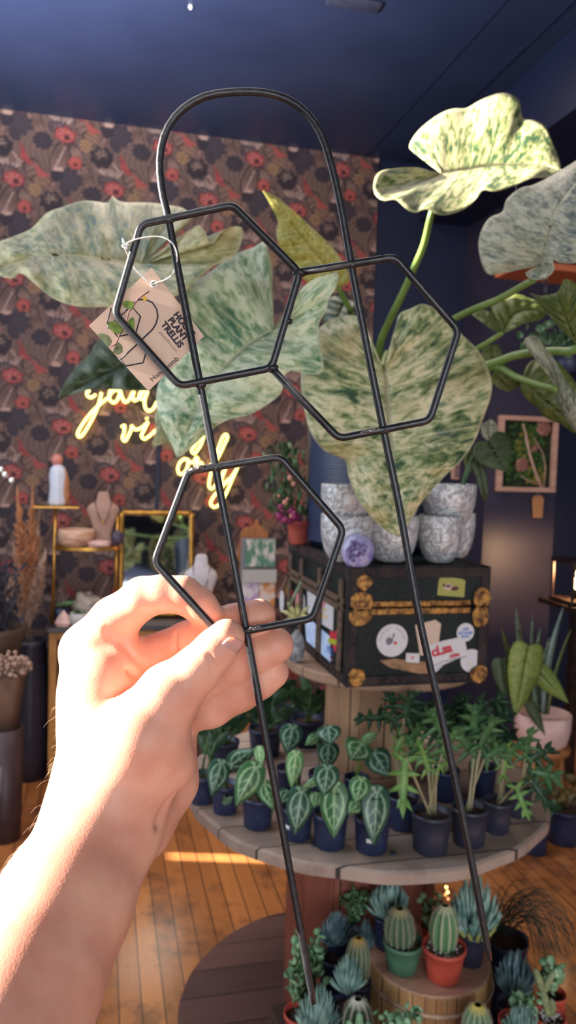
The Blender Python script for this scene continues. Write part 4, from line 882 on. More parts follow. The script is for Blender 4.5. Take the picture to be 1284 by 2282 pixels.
def carve(F, a, b, r, k=.003):
    """soft skin crease along a-b"""
    A = cc(*a); B = cc(*b); rr = r*a[2]/FPX; R = rr+.006
    i0 = np.maximum(((np.minimum(A, B)-R-lo)/VX).astype(int), 0); i1 = np.minimum(((np.maximum(A, B)+R-lo)/VX).astype(int)+1, dim)
    X, Y, Z = np.meshgrid(ax_[0][i0[0]:i1[0]], ax_[1][i0[1]:i1[1]], ax_[2][i0[2]:i1[2]], indexing='ij'); d = B-A; L2 = (d*d).sum()
    t = np.clip(((X-A[0])*d[0]+(Y-A[1])*d[1]+(Z-A[2])*d[2])/L2, 0, 1)
    D = np.sqrt((X-A[0]-t*d[0])**2+(Y-A[1]-t*d[1])**2+(Z-A[2]-t*d[2])**2)-rr
    sl_ = tuple(slice(i0[q], i1[q]) for q in range(3)); F0 = F[sl_]; nD = -D
    h = np.clip(.5-.5*(F0-nD)/k, 0, 1); F[sl_] = (F0*(1-h)+nD*h+k*h*(1-h)).astype(np.float32)
palm = field()
chain(palm, [(-150, 2560, .315, 225), (-40, 2385, .335, 196), (55, 2185, .365, 166), (145, 2010, .395, 141), (225, 1850, .426, 120), (248, 1760, .438, 112)], .012)
cap(palm, (248, 1770, .438), (238, 1560, .466), 112, 98, .02)      # radial side of the palm
cap(palm, (236, 1600, .464), (205, 1452, .468), 96, 68, .012)      # to the index knuckle
cap(palm, (262, 1770, .445), (300, 1640, .468), 100, 80, .014)
cap(palm, (290, 1780, .45), (355, 1640, .478), 84, 74, .014)       # ulnar side, behind
cap(palm, (318, 1845, .444), (372, 1740, .462), 64, 64, .008)      # heel bulge on the right
cap(palm, (372, 1740, .462), (372, 1650, .474), 64, 62, .008)
cap(palm, (240, 1500, .455), (320, 1600, .48), 66, 66, .012)
cap(palm, (272, 1438, .456), (286, 1478, .454), 40, 40, .004); cap(palm, (262, 1500, .456), (300, 1540, .452), 44, 44, .006)       # folded skin below the index
thumb = field()
chain(thumb, [(270, 1740, .425, 92), (318, 1630, .423, 88), (378, 1548, .4225, 69), (440, 1492, .4225, 51), (478, 1450, .4225, 44), (505, 1420, .4225, 41)], .005)
cap(thumb, (330, 1650, .424), (372, 1700, .43), 86, 66, .012)
index = field()
chain(index, [(200, 1452, .467, 66), (255, 1384, .458, 52), (318, 1332, .450, 45)], .005)
chain(index, [(318, 1332, .450, 45), (362, 1323, .4475, 40), (408, 1326, .4468, 41)], .004)
chain(index, [(408, 1326, .4468, 41), (445, 1350, .446, 38), (470, 1372, .4445, 31)], .003)
middle = field()
chain(middle, [(235, 1520, .470, 60), (320, 1470, .465, 48), (420, 1430, .456, 44), (470, 1408, .454, 42), (520, 1388, .4525, 40), (578, 1371, .4515, 37)], .004)
ring_ = field()
chain(ring_, [(262, 1575, .482, 60), (350, 1560, .476, 48), (440, 1530, .466, 45), (520, 1482, .459, 44), (570, 1455, .456, 43), (614, 1438, .4545, 41)], .004)
pinky = field()
chain(pinky, [(310, 1640, .488, 60), (385, 1595, .481, 50), (470, 1572, .472, 47), (535, 1538, .466, 45), (575, 1515, .463, 42), (606, 1498, .4615, 38)], .004)
for F, a, b_ in ((middle, (390, 1395, .447), (398, 1470, .4455)),
                 (pinky, (488, 1512, .452), (505, 1602, .452)), (pinky, (470, 1520, .455), (486, 1610, .455))):
    carve(F, a, b_, 3.0, .0025)
for k_, (a, b_) in enumerate((((395, 1585, .4065), (450, 1560, .411)), ((405, 1606, .407), (446, 1598, .412)), ((408, 1628, .409), (444, 1628, .414)), ((488, 1545, .411), (468, 1462, .4115)))):
    carve(thumb, a, b_, 2.4, .0025)
fing = smin(middle, ring_, .0012); fing = smin(fing, pinky, .0012)
A_ = smin(palm, thumb, .010); B_ = smin(smin(palm, index, .004), fing, .0035)
FLD = np.minimum(A_, B_); FLD = smin(A_, B_, .0008)
carve(FLD, (432, 1672, .437), (345, 1835, .418), 4.5, .006)         # fold between thumb ball and heel
for a, b_ in (((268, 1430, .446), (322, 1490, .447)), ((240, 1405, .444), (325, 1440, .446)), ((235, 1470, .446), (300, 1505, .444))): carve(FLD, a, b_, 3, .004)
def surface_nets(F):
    ins = F < 0; n = F.shape
    c = np.zeros(tuple(np.array(n)-1), np.int8)
    for i in (0, 1):
        for j in (0, 1):
            for k in (0, 1): c += ins[i:n[0]-1+i, j:n[1]-1+j, k:n[2]-1+k]
    act = (c > 0) & (c < 8); I = np.argwhere(act); ids = -np.ones(c.shape, np.int64); ids[act] = np.arange(len(I))
    acc = np.zeros((len(I), 3)); cnt = np.zeros(len(I))
    cor = [(i, j, k) for i in (0, 1) for j in (0, 1) for k in (0, 1)]
    for a in cor:
        for ax in range(3):
            if a[ax]: continue
            b2 = list(a); b2[ax] = 1
            fa = F[I[:, 0]+a[0], I[:, 1]+a[1], I[:, 2]+a[2]]; fb = F[I[:, 0]+b2[0], I[:, 1]+b2[1], I[:, 2]+b2[2]]
            mk = (fa < 0) != (fb < 0); t = np.where(mk, fa/np.where(mk, fa-fb, 1), 0)
            pt = np.tile(np.array(a, float), (len(I), 1)); pt[:, ax] += t
            acc[mk] += pt[mk]; cnt[mk] += 1
    V = lo+(I+acc/cnt[:, None])*VX; Q = []
    for ax in range(3):
        o1, o2 = [q for q in range(3) if q != ax]
        s0 = [slice(None)]*3; s1 = [slice(None)]*3; s0[ax] = slice(0, -1); s1[ax] = slice(1, None)
        d = ins[tuple(s0)] != ins[tuple(s1)]; E_ = np.argwhere(d)
        ok = (E_[:, o1] > 0) & (E_[:, o2] > 0) & (E_[:, o1] < n[o1]-1) & (E_[:, o2] < n[o2]-1); E_ = E_[ok]
        e1 = np.zeros(3, int); e1[o1] = 1; e2 = np.zeros(3, int); e2[o2] = 1
        g = lambda q: ids[q[:, 0], q[:, 1], q[:, 2]]
        quad = np.stack([g(E_-e1-e2), g(E_-e2), g(E_), g(E_-e1)], 1)
        flip = ins[E_[:, 0], E_[:, 1], E_[:, 2]] ^ (ax == 1); quad[~flip] = quad[~flip][:, ::-1]; Q.append(quad)
    return V, np.concatenate(Q)
V, Q = surface_nets(FLD)
# light smoothing of the stair steps
nb = np.zeros_like(V); ct = np.zeros(len(V))
for it in range(2):
    nb[:] = 0; ct[:] = 0
    for i in range(4):
        np.add.at(nb, Q[:, i], V[Q[:, (i+1) % 4]]); np.add.at(nb, Q[:, i], V[Q[:, i-1]]); np.add.at(ct, Q[:, i], 2)
    V = V*.5+.5*nb/ct[:, None]
R3 = np.array([list(CR), list(CU), list(CF)]); Vw = V@R3+np.array(CAM)
hm = MB(); hm.v = Vw.tolist(); hm.f = Q.tolist(); hm.mi = [0]*len(hm.f)
M_skin, nt, bs_ = nm('pale_skin'); L = nt.links.new
tc = N(nt, 'ShaderNodeTexCoord'); n1 = N(nt, 'ShaderNodeTexNoise'); n1.inputs['Scale'].default_value = 45; n1.inputs['Detail'].default_value = 4; L(tc.outputs['Object'], n1.inputs[0])
cr = N(nt, 'ShaderNodeValToRGB'); cr.color_ramp.elements[0].position = .3; cr.color_ramp.elements[1].position = .7; cr.color_ramp.elements[0].color = srgb(206, 142, 120); cr.color_ramp.elements[1].color = srgb(222, 166, 142)
L(n1.outputs[0], cr.inputs[0]); L(cr.outputs[0], bs_.inputs['Base Color'])
bs_.inputs['Roughness'].default_value = .48; bs_.inputs['Specular IOR Level'].default_value = .35
bs_.inputs['Subsurface Weight'].default_value = .7; bs_.inputs['Subsurface Radius'].default_value = (1.0, .32, .18); bs_.inputs['Subsurface Scale'].default_value = .0022
n2 = N(nt, 'ShaderNodeTexVoronoi'); n2.inputs['Scale'].default_value = 900; L(tc.outputs['Object'], n2.inputs[0]); bp = N(nt, 'ShaderNodeBump'); bp.inputs['Strength'].default_value = .10; bp.inputs['Distance'].default_value = .0006; L(n2.outputs[0], bp.inputs['Height']); L(bp.outputs[0], bs_.inputs['Normal'])
person = obj('person', hm, M_skin, origin=P(145, 2010, .395)); tag(person, 'bare left forearm and hand pinching the trellis between thumb and fingers', 'person')
# thumbnail
nb_ = MB(); tc_ = cc(505, 1420, .4225)
ax1 = np.array(cc(505, 1420, .4225)-cc(455, 1475, .4225)); ax1 /= np.linalg.norm(ax1)
nn = np.array([.62, -.12, -.78]); nn -= ax1*(nn@ax1); nn /= np.linalg.norm(nn); sd_ = np.cross(nn, ax1)
rt = 41*.4225/FPX; rows = []
for i in range(13):
    u = -1+2*i/12; row = []
    for j in range(11):
        w_ = -1+2*j/10; wl = .62*math.sqrt(max(0, 1-abs(u)**3.2)); a = w_*wl
        # the nail lies on the round of the thumb
        row_p = tc_+ax1*(u*.62*rt-.12*rt)+(nn*math.cos(a)+sd_*math.sin(a))*(rt*(1.03+.012*(1-u*u)))
        row.append(Vector((row_p@R3).tolist())+CAM)
    rows.append(row)
nb_.grid(rows)
M_nail = pmat('pink_nail', srgb(222, 142, 134), rough=.25, spec=.5, sss=.5)
obj('thumbnail', nb_, M_nail, person, mods=[('WELD', dict(merge_threshold=.0001)), solid(.0004)], label='pink thumbnail')
# fine hairs along the sunlit edge of wrist and forearm
hb = MB(); outl = [(136, 1500), (134, 1560), (136, 1640), (128, 1720), (116, 1770), (95, 1815), (70, 1860), (40, 1905), (5, 1950)]
import bisect
ov = np.array([((p-np.array(CAM))@np.array(CF)) for p in Vw]); px_ = 642+FPX*((Vw-np.array(CAM))@np.array(CR))/ov; py_ = 1141-FPX*((Vw-np.array(CAM))@np.array(CU))/ov
for k in range(90):
    y = random.uniform(1560, 2230)
    cand = np.where(np.abs(py_-y) < 5)[0]
    if len(cand) == 0: continue
    srt = cand[np.argsort(px_[cand])]; q = srt[int(min(len(srt)-1, abs(random.gauss(0, .10))*len(srt)))]
    p = Vector(Vw[q]); d = (CR*-.8+CU*(-.55+random.uniform(-.4, .3))-CF*random.uniform(-.2, .3)).normalized()
    Lh = random.uniform(.004, .010); s2 = (CU*-1+CR*-.2).normalized()
    hb.tube([p-d*.0006, p+d*Lh*.5, p+d*Lh*.8+s2*Lh*.25], [.000035, .00003, .00001], 4)
M_hair = leafy(pmat('fine_hair', srgb(232, 214, 190), rough=.4), .5)
ho = obj('arm_hair', hb, M_hair, person); ho['kind'] = 'stuff'
# ================================================================== plants on the spool table
def a_pot(c, r, h, mat=M_black, taper=.8, kind='pot', parent=None, soil=M_soil):
    o = obj('pot', MB().lathe(pot_prof(r*taper, r*.96, h, .002, .004, r*.04), c, 28), mat, parent)
    s_ = obj('soil', MB().lathe([(0, h-.010), (r*.9, h-.012)], c, 20, cap=False), soil, parent)
    return o
def price_label(c, r, z, ang, parent, w=.013, h=.008):
    b = MB(); rows = []
    for i in range(5):
        a = ang+(i/4-.5)*w/r; rows.append([(c.x+math.cos(a)*(r+.0006), c.y+math.sin(a)*(r+.0006), z+dz) for dz in (0, h)])
    b.grid(rows); return obj('price_label', b, M_white, parent, mods=[solid(.0004)], label='white price label')
ANG_CAM = math.atan2(-1.5, -.35)
# anthurium leaf: dark green blade with pale veins
A_mat = leafy(tintmat('veined_anthurium_leaf', rough=.38, spec=.5), .18)
def vein_leaf(base, tip, wpx, z0, z1, parent, tone=0, cup=.006, label=None, tilt=0):
    bx, by = base; tx, ty = tip; dx, dy = tx-bx, ty-by; vx, vy = -dy, dx; Ln = math.hypot(dx, dy); vx /= Ln; vy /= Ln
    b = MB(); cols = []; nt_, nw = 30, 21
    dark = np.array([srgb(46, 84, 64), srgb(66, 112, 68), srgb(104, 152, 92)][tone])[:3]; pale = np.array([srgb(168, 200, 168), srgb(186, 216, 164), srgb(208, 226, 178)][tone])[:3]
    rows = []
    for i in range(nt_):
        t = -.16+1.16*i/(nt_-1); tt = (t+.16)/1.16
        hw = wpx/2*(math.sin(PI*min(1, tt**.62))**.75)*(1.0 if tt < .6 else 1-.25*(tt-.6)) if 0 < tt < 1 else 0.0
        row = []
        for j in range(nw):
            u = -1+2*j/(nw-1)
            # the notch at the petiole
            t2 = t+(.16*(1-abs(u))**1.5*(1-tt)**3 if t < .1 else 0)
            px = bx+dx*t2+vx*u*hw; py = by+dy*t2+vy*u*hw
            z = z0+(z1-z0)*t2+cup*abs(u)**1.5*(1 if tilt == 0 else 1)+tilt*u-.004*math.sin(PI*tt)
            row.append(P(px, py, z))
            v = 0
            if t2 >= -.01: v = max(v, 1-abs(u)/(.10*(1.1-.5*tt)+.02))
            arc = .62*math.sin(PI*min(1, (max(t2, 0)+.05)*.62+.30)) if t2 < .78 else 0
            arc = .66*(math.sin(PI*min(1, max(0, t2+.02)/.86)))**.45 if 0 < t2+.02 < .86 else 9
            v = max(v, 1-abs(abs(u)-arc)/.09)
            for q in (.30, .52):                              # side branches
                ln = q+abs(u)*.30
                if abs(u) < .68: v = max(v, .9-abs(t2-ln)/.022)
            for q in (.02,):
                ln = q-abs(u)*.16
                if abs(u) < .75: v = max(v, .9-abs(t2-ln)/.022)
            v = min(1, max(0, v*1.6)); e = .12 if abs(u) > .93 else 0
            cols.append(dark*(1-v)+pale*v+e*(pale-dark)*(1-v))
        rows.append(row)
    b.grid(rows); o = obj('leaf', b, A_mat, parent, col=np.array(cols), mods=[solid(.0007)], label=label); return o
def leafstalk(p0, base, z, parent, r=.0016, m=M_stem, bow=.01):
    q = P(base[0], base[1], z); m_ = (Vector(p0)+q)/2+Vector((0, 0, bow))
    pts = [Vector(p0)*(1-t)**2+m_*2*t*(1-t)+q*t*t for t in np.linspace(0, 1, 10)]
    obj('petiole', MB().tube(pts, r, 6), m, parent)
ANTH = [  # label, pot bottom-centre px, rim diameter px, pot height, leaves (base, tip, width, tone), price label
 ('dark veined anthurium with three leaves, farthest left on the table next to the wrist', (505, 1818), 64, .062, [((493, 1702), (472, 1775), 50, 0), ((516, 1704), (568, 1668), 46, 0), ((500, 1790), (520, 1775), 18, 0)], False),
 ('veined anthurium in navy pot, second along the left table rim', (579, 1852), 74, .064, [((569, 1711), (526, 1796), 62, 1), ((578, 1668), (580, 1712), 26, 2), ((588, 1748), (612, 1806), 42, 1)], False),
 ('veined anthurium behind the trellis leg with a long pointed bluish leaf', (668, 1878), 76, .064, [((672, 1765), (658, 1860), 62, 0), ((660, 1682), (650, 1756), 40, 2), ((640, 1765), (622, 1790), 34, 0)], True),
 ('bright green veined anthurium in the middle of the table rim', (743, 1898), 82, .068, [((745, 1755), (744, 1868), 66, 1), ((730, 1712), (722, 1775), 58, 0), ((712, 1736), (672, 1757), 22, 1), ((706, 1770), (700, 1800), 30, 1)], False),
 ('veined anthurium with one big dark leaf and a white price label', (838, 1908), 84, .068, [((840, 1766), (833, 1884), 64, 0), ((806, 1738), (792, 1792), 48, 1), ((800, 1790), (776, 1812), 36, 1)], True),
 ('veined anthurium in the second row with a tall leaf stack', (722, 1790), 62, .062, [((732, 1660), (730, 1716), 50, 0), ((732, 1622), (736, 1660), 56, 0), ((706, 1640), (680, 1662), 26, 1)], False),
 ('veined anthurium in the second row left of the leaf stack', (648, 1778), 60, .062, [((652, 1622), (640, 1682), 52, 0), ((662, 1690), (676, 1704), 26, 1)], False),
 ('veined anthurium in front of the tan wooden drum', (800, 1800), 58, .062, [((806, 1658), (782, 1694), 70, 1), ((812, 1652), (842, 1632), 24, 2), ((834, 1680), (868, 1732), 60, 0)], False),
]
for lab, pb, dpx, hh, lvs, pl in ANTH:
    c = onZ(pb[0], pb[1], TZ); r = pxw(dpx/2, c); c = Vector((c.x, c.y+r*.72, TZ)); zc = depth(c+Vector((0, 0, hh)))
    t = thing('potted_anthurium', lab, 'plant', c, 'veined anthuriums in small navy pots')
    a_pot(c, r, hh, M_navypot, .84, parent=t)
    crown = c+Vector((0, 0, hh-.008))
    for k, (b0, t0, w_, tone) in enumerate(lvs):
        zb = zc-.012-(.03 if b0[1] > 1700 else .0); 
        vein_leaf(b0, t0, w_, zb, zb-.022, t, tone, tilt=random.uniform(-.008, .008)); leafstalk(crown+Vector((random.uniform(-.006, .006), random.uniform(-.006, .006), 0)), (b0[0], b0[1]), zb+.001, t)
    for k in range(4):
        a = random.uniform(0, 6.28); obj('petiole', MB().tube([crown, crown+Vector((.012*math.cos(a), .012*math.sin(a), .03))], [.0014, .0005], 5), M_stemd, t)
    if pl: price_label(c, r*.90, TZ+hh*.42, ANG_CAM+(-.25 if pb[0] > 800 else -.75), t)
# upright dark plants in the back left
def blade(b, p0, p1, w, bend=.01, n=8, twist=0):
    p0 = Vector(p0); p1 = Vector(p1); d = (p1-p0); s = d.cross(Vector((0, 1, 0)) if abs(d.normalized().y) < .9 else Vector((1, 0, 0))).normalized()
    s = Matrix.Rotation(twist, 3, d.normalized()) @ s; nrm = s.cross(d).normalized(); rows = []
    for i in range(n):
        t = i/(n-1); q = p0.lerp(p1, t)+nrm*bend*math.sin(PI*t); hw = w*math.sin(PI*min(1, .12+.88*t))**.8*.5
        rows.append([q-s*hw+nrm*hw*.35, q, q+s*hw+nrm*hw*.35])
    b.grid(rows)
M_lance = leafy(pmat('dark_lance_leaf', srgb(36, 62, 44), srgb(62, 92, 56), scale=30, rough=.4), .2)
M_lance2 = leafy(pmat('green_stalk_leaf', srgb(64, 104, 56), srgb(104, 142, 76), scale=30, rough=.4), .25)
BACK = [('tall dark leafed plant behind the hand in the back left of the table', (596, 1690), 78, .07, [((588, 1660), (592, 1570)), ((594, 1655), (610, 1560)), ((600, 1650), (560, 1590)), ((600, 1655), (640, 1600))]),
        ('upright green plant just left of the tan drum', (692, 1668), 78, .07, [((690, 1640), (692, 1540)), ((685, 1640), (668, 1560)), ((700, 1640), (735, 1565)), ((695, 1640), (712, 1550))]),
        ('upright green plant in the shadow of the little finger', (500, 1722), 74, .07, [((505, 1700), (500, 1620)), ((515, 1700), (530, 1600)), ((496, 1700), (476, 1640)), ((520, 1700), (545, 1610))]),
        ('single stemmed green plant beside the wrist at the table edge', (452, 1795), 62, .062, [((462, 1735), (468, 1622)), ((455, 1735), (486, 1640))]),
        ('dark upright plant under the left end of the upper flange', (640, 1640), 70, .07, [((630, 1610), (618, 1530)), ((640, 1610), (650, 1535)), ((650, 1610), (690, 1560))])]
for lab, pb, dpx, hh, sts in BACK:
    c = onZ(pb[0], pb[1], TZ); r = pxw(dpx/2, c); c = Vector((c.x, c.y+r*.7, TZ)); t = thing('potted_plant', lab, 'plant', c, 'upright dark plants in the back left')
    a_pot(c, r, hh, M_navypot, .84, parent=t); zc = depth(c); sb = MB(); fb = MB()
    for (b0, t0) in sts:
        top = P(t0[0], t0[1], zc+random.uniform(-.03, .03)); bs0 = c+Vector((random.uniform(-.012, .012), random.uniform(-.012, .012), hh-.01)); sb.tube([bs0, (bs0+top)/2+Vector((0, 0, .01)), top], [.003, .0026, .0016], 6)
        for q in np.linspace(.45, 1, 6):
            pp = bs0.lerp(top, q); a = random.uniform(0, 6.28); L = random.uniform(.035, .06)
            blade(fb, pp, pp+Vector((math.cos(a)*L*.7, math.sin(a)*L*.5, L*.75)), L*.42, .004)
    obj('stalks', sb, M_lance2, t); obj('foliage', fb, M_lance, t)
# split leaf philodendrons on the right
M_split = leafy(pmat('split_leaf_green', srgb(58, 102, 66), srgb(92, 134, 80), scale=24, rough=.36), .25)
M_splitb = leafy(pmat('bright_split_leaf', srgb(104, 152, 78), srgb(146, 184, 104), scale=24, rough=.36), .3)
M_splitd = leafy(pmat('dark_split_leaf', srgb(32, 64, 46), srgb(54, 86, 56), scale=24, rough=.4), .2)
def split_leaf(parent, base, tip, wpx, z0, z1, mat, lobes=4, label=None, droop=.01):
    """deeply lobed leaf: finger lobes fan from the midrib"""
    B0 = P(base[0], base[1], z0); T0 = P(tip[0], tip[1], z1); d = T0-B0; L = d.length; d.normalize()
    s = d.cross(CF).normalized(); n = s.cross(d).normalized(); wid = wpx*z0/FPX; b = MB()
    ang0 = random.uniform(-.3, .3); s = (s*math.cos(ang0)+n*math.sin(ang0)); n = s.cross(d).normalized()
    def lobe(p0, v, ln, w_, curl):
        v = v.normalized(); q = n.cross(v).normalized(); rows = []
        for t in np.linspace(0, 1, 8):
            c_ = p0+v*(ln*t)+n*(-curl*t*t+curl*.3*t); hw = w_*(.55+.45*math.sin(PI*min(1, t*1.25)))*(1-t**3)**.8
            rows.append([c_-q*hw+n*hw*.25, c_, c_+q*hw+n*hw*.25])
        b.grid(rows)
    mid = lambda t: B0+d*(L*t)+n*(droop*math.sin(PI*t)*.6)
    rows = []
    for t in np.linspace(0, .8, 8):
        hw = wid*.11*(.6+.4*math.sin(PI*t/.8)); rows.append([mid(t)-s*hw, mid(t), mid(t)+s*hw])
    b.grid(rows)
    lobe(mid(.72), d, L*.34, wid*.10, droop)
    for sg in (-1, 1):
        for k in range(lobes):
            q = k/(lobes-1); a = 2.15-1.55*q+random.uniform(-.12, .12); v = d*math.cos(a)+s*(sg*math.sin(a))
            lobe(mid(.06+.64*q), v, wid*.5*(1.0-.35*abs(q-.35))*random.uniform(.85, 1.1), wid*.085, droop*random.uniform(.6, 1.6))
    return obj('leaf', b, mat, parent, label=label, mods=[solid(.0006)])
SPLIT = [
 ('split leaf philodendron in the black pot nearest the front right rim', (972, 1910), 92, .078, M_black,
  [((965, 1700), (905, 1640), 90, M_split), ((985, 1680), (1030, 1620), 90, M_split), ((955, 1720), (930, 1648), 60, M_splitb), ((990, 1640), (960, 1580), 90, M_split), ((972, 1720), (1000, 1700), 40, M_splitb), ((905, 1690), (898, 1818), 86, M_splitb)]),
 ('split leaf philodendron right of the trellis tip, with spreading stems', (1058, 1893), 84, .076, M_black,
  [((1065, 1690), (1020, 1630), 100, M_split), ((1070, 1670), (1110, 1600), 100, M_split), ((1060, 1650), (1060, 1570), 110, M_split), ((1080, 1690), (1130, 1668), 80, M_split)]),
 ('split leaf philodendron with a drooping bright leaf near the right rim', (1118, 1862), 66, .066, M_black,
  [((1122, 1735), (1138, 1655), 60, M_splitb), ((1150, 1752), (1180, 1826), 62, M_splitb), ((1130, 1690), (1170, 1650), 70, M_split), ((1120, 1690), (1095, 1640), 70, M_split)]),
 ('split leaf philodendron at the extreme right of the table', (1165, 1825), 60, .06, M_black,
  [((1180, 1720), (1250, 1735), 100, M_split), ((1175, 1700), (1235, 1668), 90, M_splitd), ((1170, 1690), (1190, 1620), 80, M_split), ((1185, 1740), (1225, 1800), 70, M_splitd)]),
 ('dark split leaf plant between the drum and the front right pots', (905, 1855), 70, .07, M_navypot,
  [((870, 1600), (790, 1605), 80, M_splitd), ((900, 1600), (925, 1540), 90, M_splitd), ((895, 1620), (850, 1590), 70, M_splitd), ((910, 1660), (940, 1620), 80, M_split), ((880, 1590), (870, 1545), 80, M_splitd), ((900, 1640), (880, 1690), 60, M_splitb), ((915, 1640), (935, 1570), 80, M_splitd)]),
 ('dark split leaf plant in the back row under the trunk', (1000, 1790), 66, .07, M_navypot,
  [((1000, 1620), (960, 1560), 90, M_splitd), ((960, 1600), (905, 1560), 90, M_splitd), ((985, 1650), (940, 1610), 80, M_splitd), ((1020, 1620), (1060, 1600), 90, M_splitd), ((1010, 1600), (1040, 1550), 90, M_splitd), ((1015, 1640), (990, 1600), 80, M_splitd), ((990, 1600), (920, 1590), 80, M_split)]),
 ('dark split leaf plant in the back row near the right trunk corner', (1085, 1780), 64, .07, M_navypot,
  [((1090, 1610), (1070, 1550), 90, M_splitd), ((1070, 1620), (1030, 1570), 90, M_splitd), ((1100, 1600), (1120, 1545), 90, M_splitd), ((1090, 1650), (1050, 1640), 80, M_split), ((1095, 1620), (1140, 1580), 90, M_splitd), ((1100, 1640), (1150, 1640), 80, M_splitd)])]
for lab, pb, dpx, hh, pm, lvs in SPLIT:
    c = onZ(pb[0], pb[1], TZ); r = pxw(dpx/2, c); c = Vector((c.x, c.y+r*.72, TZ)); zc = depth(c+Vector((0, 0, hh)))
    t = thing('split_leaf_philodendron', lab, 'plant', c, 'split leaf philodendrons on the right of the table')
    a_pot(c, r, hh, pm, .84, parent=t)
    for b0, t0, w_, m_ in lvs:
        zz = zc-.01+random.uniform(-.02, .02)-(.035 if t0[1] > b0[1]+30 else 0)
        split_leaf(t, b0, t0, w_*.92, zz, zz-.02, m_, lobes=4, droop=.012)
        leafstalk(c+Vector((random.uniform(-.008, .008), random.uniform(-.008, .008), hh-.01)), b0, zz, t, .0026, M_tanstem, .004)
price = None

# ================================================================== cacti and succulents on the lower flange
BZ = .042
def ring_cactus(parent, c, r, h, ribs, base, rib, tip=None, top=.0, spines=True, lean=(0, 0)):
    """ribbed body; rib crests are paler"""
    b = MB(); cols = []; seg = ribs*8; prof_ = []
    for i in range(26):
        t = i/25; z = h*t; rr = r*(math.sin(PI*(.14+.86*t)**.9)**.55 if t < 1 else 0); rr = r*math.sqrt(max(0, 1-((t-.46)/.56)**2)) if t > .46 else r*(.72+.28*math.sin(PI/2*t/.46))
        prof_.append((max(rr, .0002), z))
    base = np.array(base)[:3]; rib = np.array(rib)[:3]; vs = []
    for i, (rr, z) in enumerate(prof_):
        for k in range(seg):
            q = 2*PI*k/seg; w = abs(math.sin(q*ribs/2)); rf = rr*(.84+.16*w**.8)
            vs.append((c[0]+rf*math.cos(q)+lean[0]*z, c[1]+rf*math.sin(q)+lean[1]*z, c[2]+z)); cr_ = max(0, (w-.90)/.10)**1.0
            col_ = base*(1-cr_)+rib*cr_
            if tip is not None and i > 21: f = (i-21)/4; col_ = col_*(1-f)+np.array(tip)[:3]*f
            cols.append(col_)
    fs = [(i*seg+k, i*seg+(k+1) % seg, (i+1)*seg+(k+1) % seg, (i+1)*seg+k) for i in range(25) for k in range(seg)]
    b.add(vs, fs); body = obj('body', b, M_cact, parent, col=np.array(cols))
    if spines:
        sb = MB()
        for k in range(ribs):
            q = 2*PI*(k+.5)/ribs
            for (rr, z) in prof_[2:25]:
                for s_ in range(3):
                    p = Vector((c[0]+rr*.99*math.cos(q)+lean[0]*z, c[1]+rr*.99*math.sin(q)+lean[1]*z, c[2]+z)); dd = Vector((math.cos(q)+random.uniform(-.9, .9), math.sin(q)+random.uniform(-.9, .9), random.uniform(-.5, .9))).normalized()
                    sb.tube([p, p+dd*r*.17], [r*.010, r*.003], 3, caps=False)
        so_ = obj('spines', sb, M_spine, parent); so_['kind'] = 'stuff'
    return body
M_cact = tintmat('cactus_skin', rough=.6, bump=.2, bscale=200); M_spine = pmat('pale_spines', srgb(206, 196, 170), rough=.8)
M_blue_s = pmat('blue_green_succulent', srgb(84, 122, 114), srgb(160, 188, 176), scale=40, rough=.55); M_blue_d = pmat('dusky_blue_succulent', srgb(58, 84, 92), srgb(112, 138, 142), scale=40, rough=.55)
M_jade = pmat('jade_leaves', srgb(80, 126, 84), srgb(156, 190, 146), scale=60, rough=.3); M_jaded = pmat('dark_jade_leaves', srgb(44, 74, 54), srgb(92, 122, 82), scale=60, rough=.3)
M_limebase = pmat('yellowed_leaf_base', srgb(150, 152, 84), rough=.6)
def rosette(parent, px, py, wpx, hpx, z, mat, n=110, up=.9, thick=.07):
    """spiky fan of narrow fleshy leaves between pixel extents; one mesh"""
    c = P(px, py+hpx*.42, z); W_ = wpx*z/FPX*.5; Hh = hpx*z/FPX; b = MB()
    for k in range(n):
        a = random.uniform(0, 2*PI); e = random.uniform(0, 1)**.8; out_ = W_*e
        tipv = c+Vector((math.cos(a)*out_, math.sin(a)*out_*.8, Hh*(.98-.62*e*e)*random.uniform(.8, 1))); r0 = W_*thick
        st_ = c+Vector((math.cos(a)*W_*.22*e, math.sin(a)*W_*.2*e, Hh*.02)); m_ = st_.lerp(tipv, .5)+Vector((math.cos(a), math.sin(a), -.2))*W_*.16
        pts = [st_*(1-t)**2+m_*2*t*(1-t)+tipv*t*t for t in (0, .35, .7, 1)]
        b.tube(pts, [r0*.9, r0, r0*.7, r0*.08], 6, caps=False)
    return obj('foliage', b, mat, parent), c
def jade_bush(parent, px, py, wpx, hpx, z, mat, n=70, size=.010, stems=6, root=None):
    b = MB(); sb = MB(); c = P(px, py, z); root = root or P(px, py+hpx*.5, z)
    for k in range(stems):
        q = P(px+random.uniform(-.4, .4)*wpx, py+random.uniform(-.45, .2)*hpx, z+random.uniform(-.03, .03)); sb.tube([root, (root+q)/2+Vector((0, 0, .006)), q], [.003, .0025, .0015], 6)
        for j in range(n//stems):
            t = random.uniform(.35, 1); p = root.lerp(q, t)+Vector((random.gauss(0, .008), random.gauss(0, .008), random.gauss(0, .007))); s_ = size*random.uniform(.6, 1.1)
            R = Matrix.Rotation(random.uniform(0, 6.28), 3, 'Z') @ Matrix.Rotation(random.uniform(-.9, .9), 3, 'X') @ Matrix.Rotation(random.uniform(-.6, .6), 3, 'Y'); b.ell(p, (s_*.9, s_*.28, s_*.7), R, 8, 6)
    obj('stems', sb, M_stemd, parent); return obj('foliage', b, mat, parent)
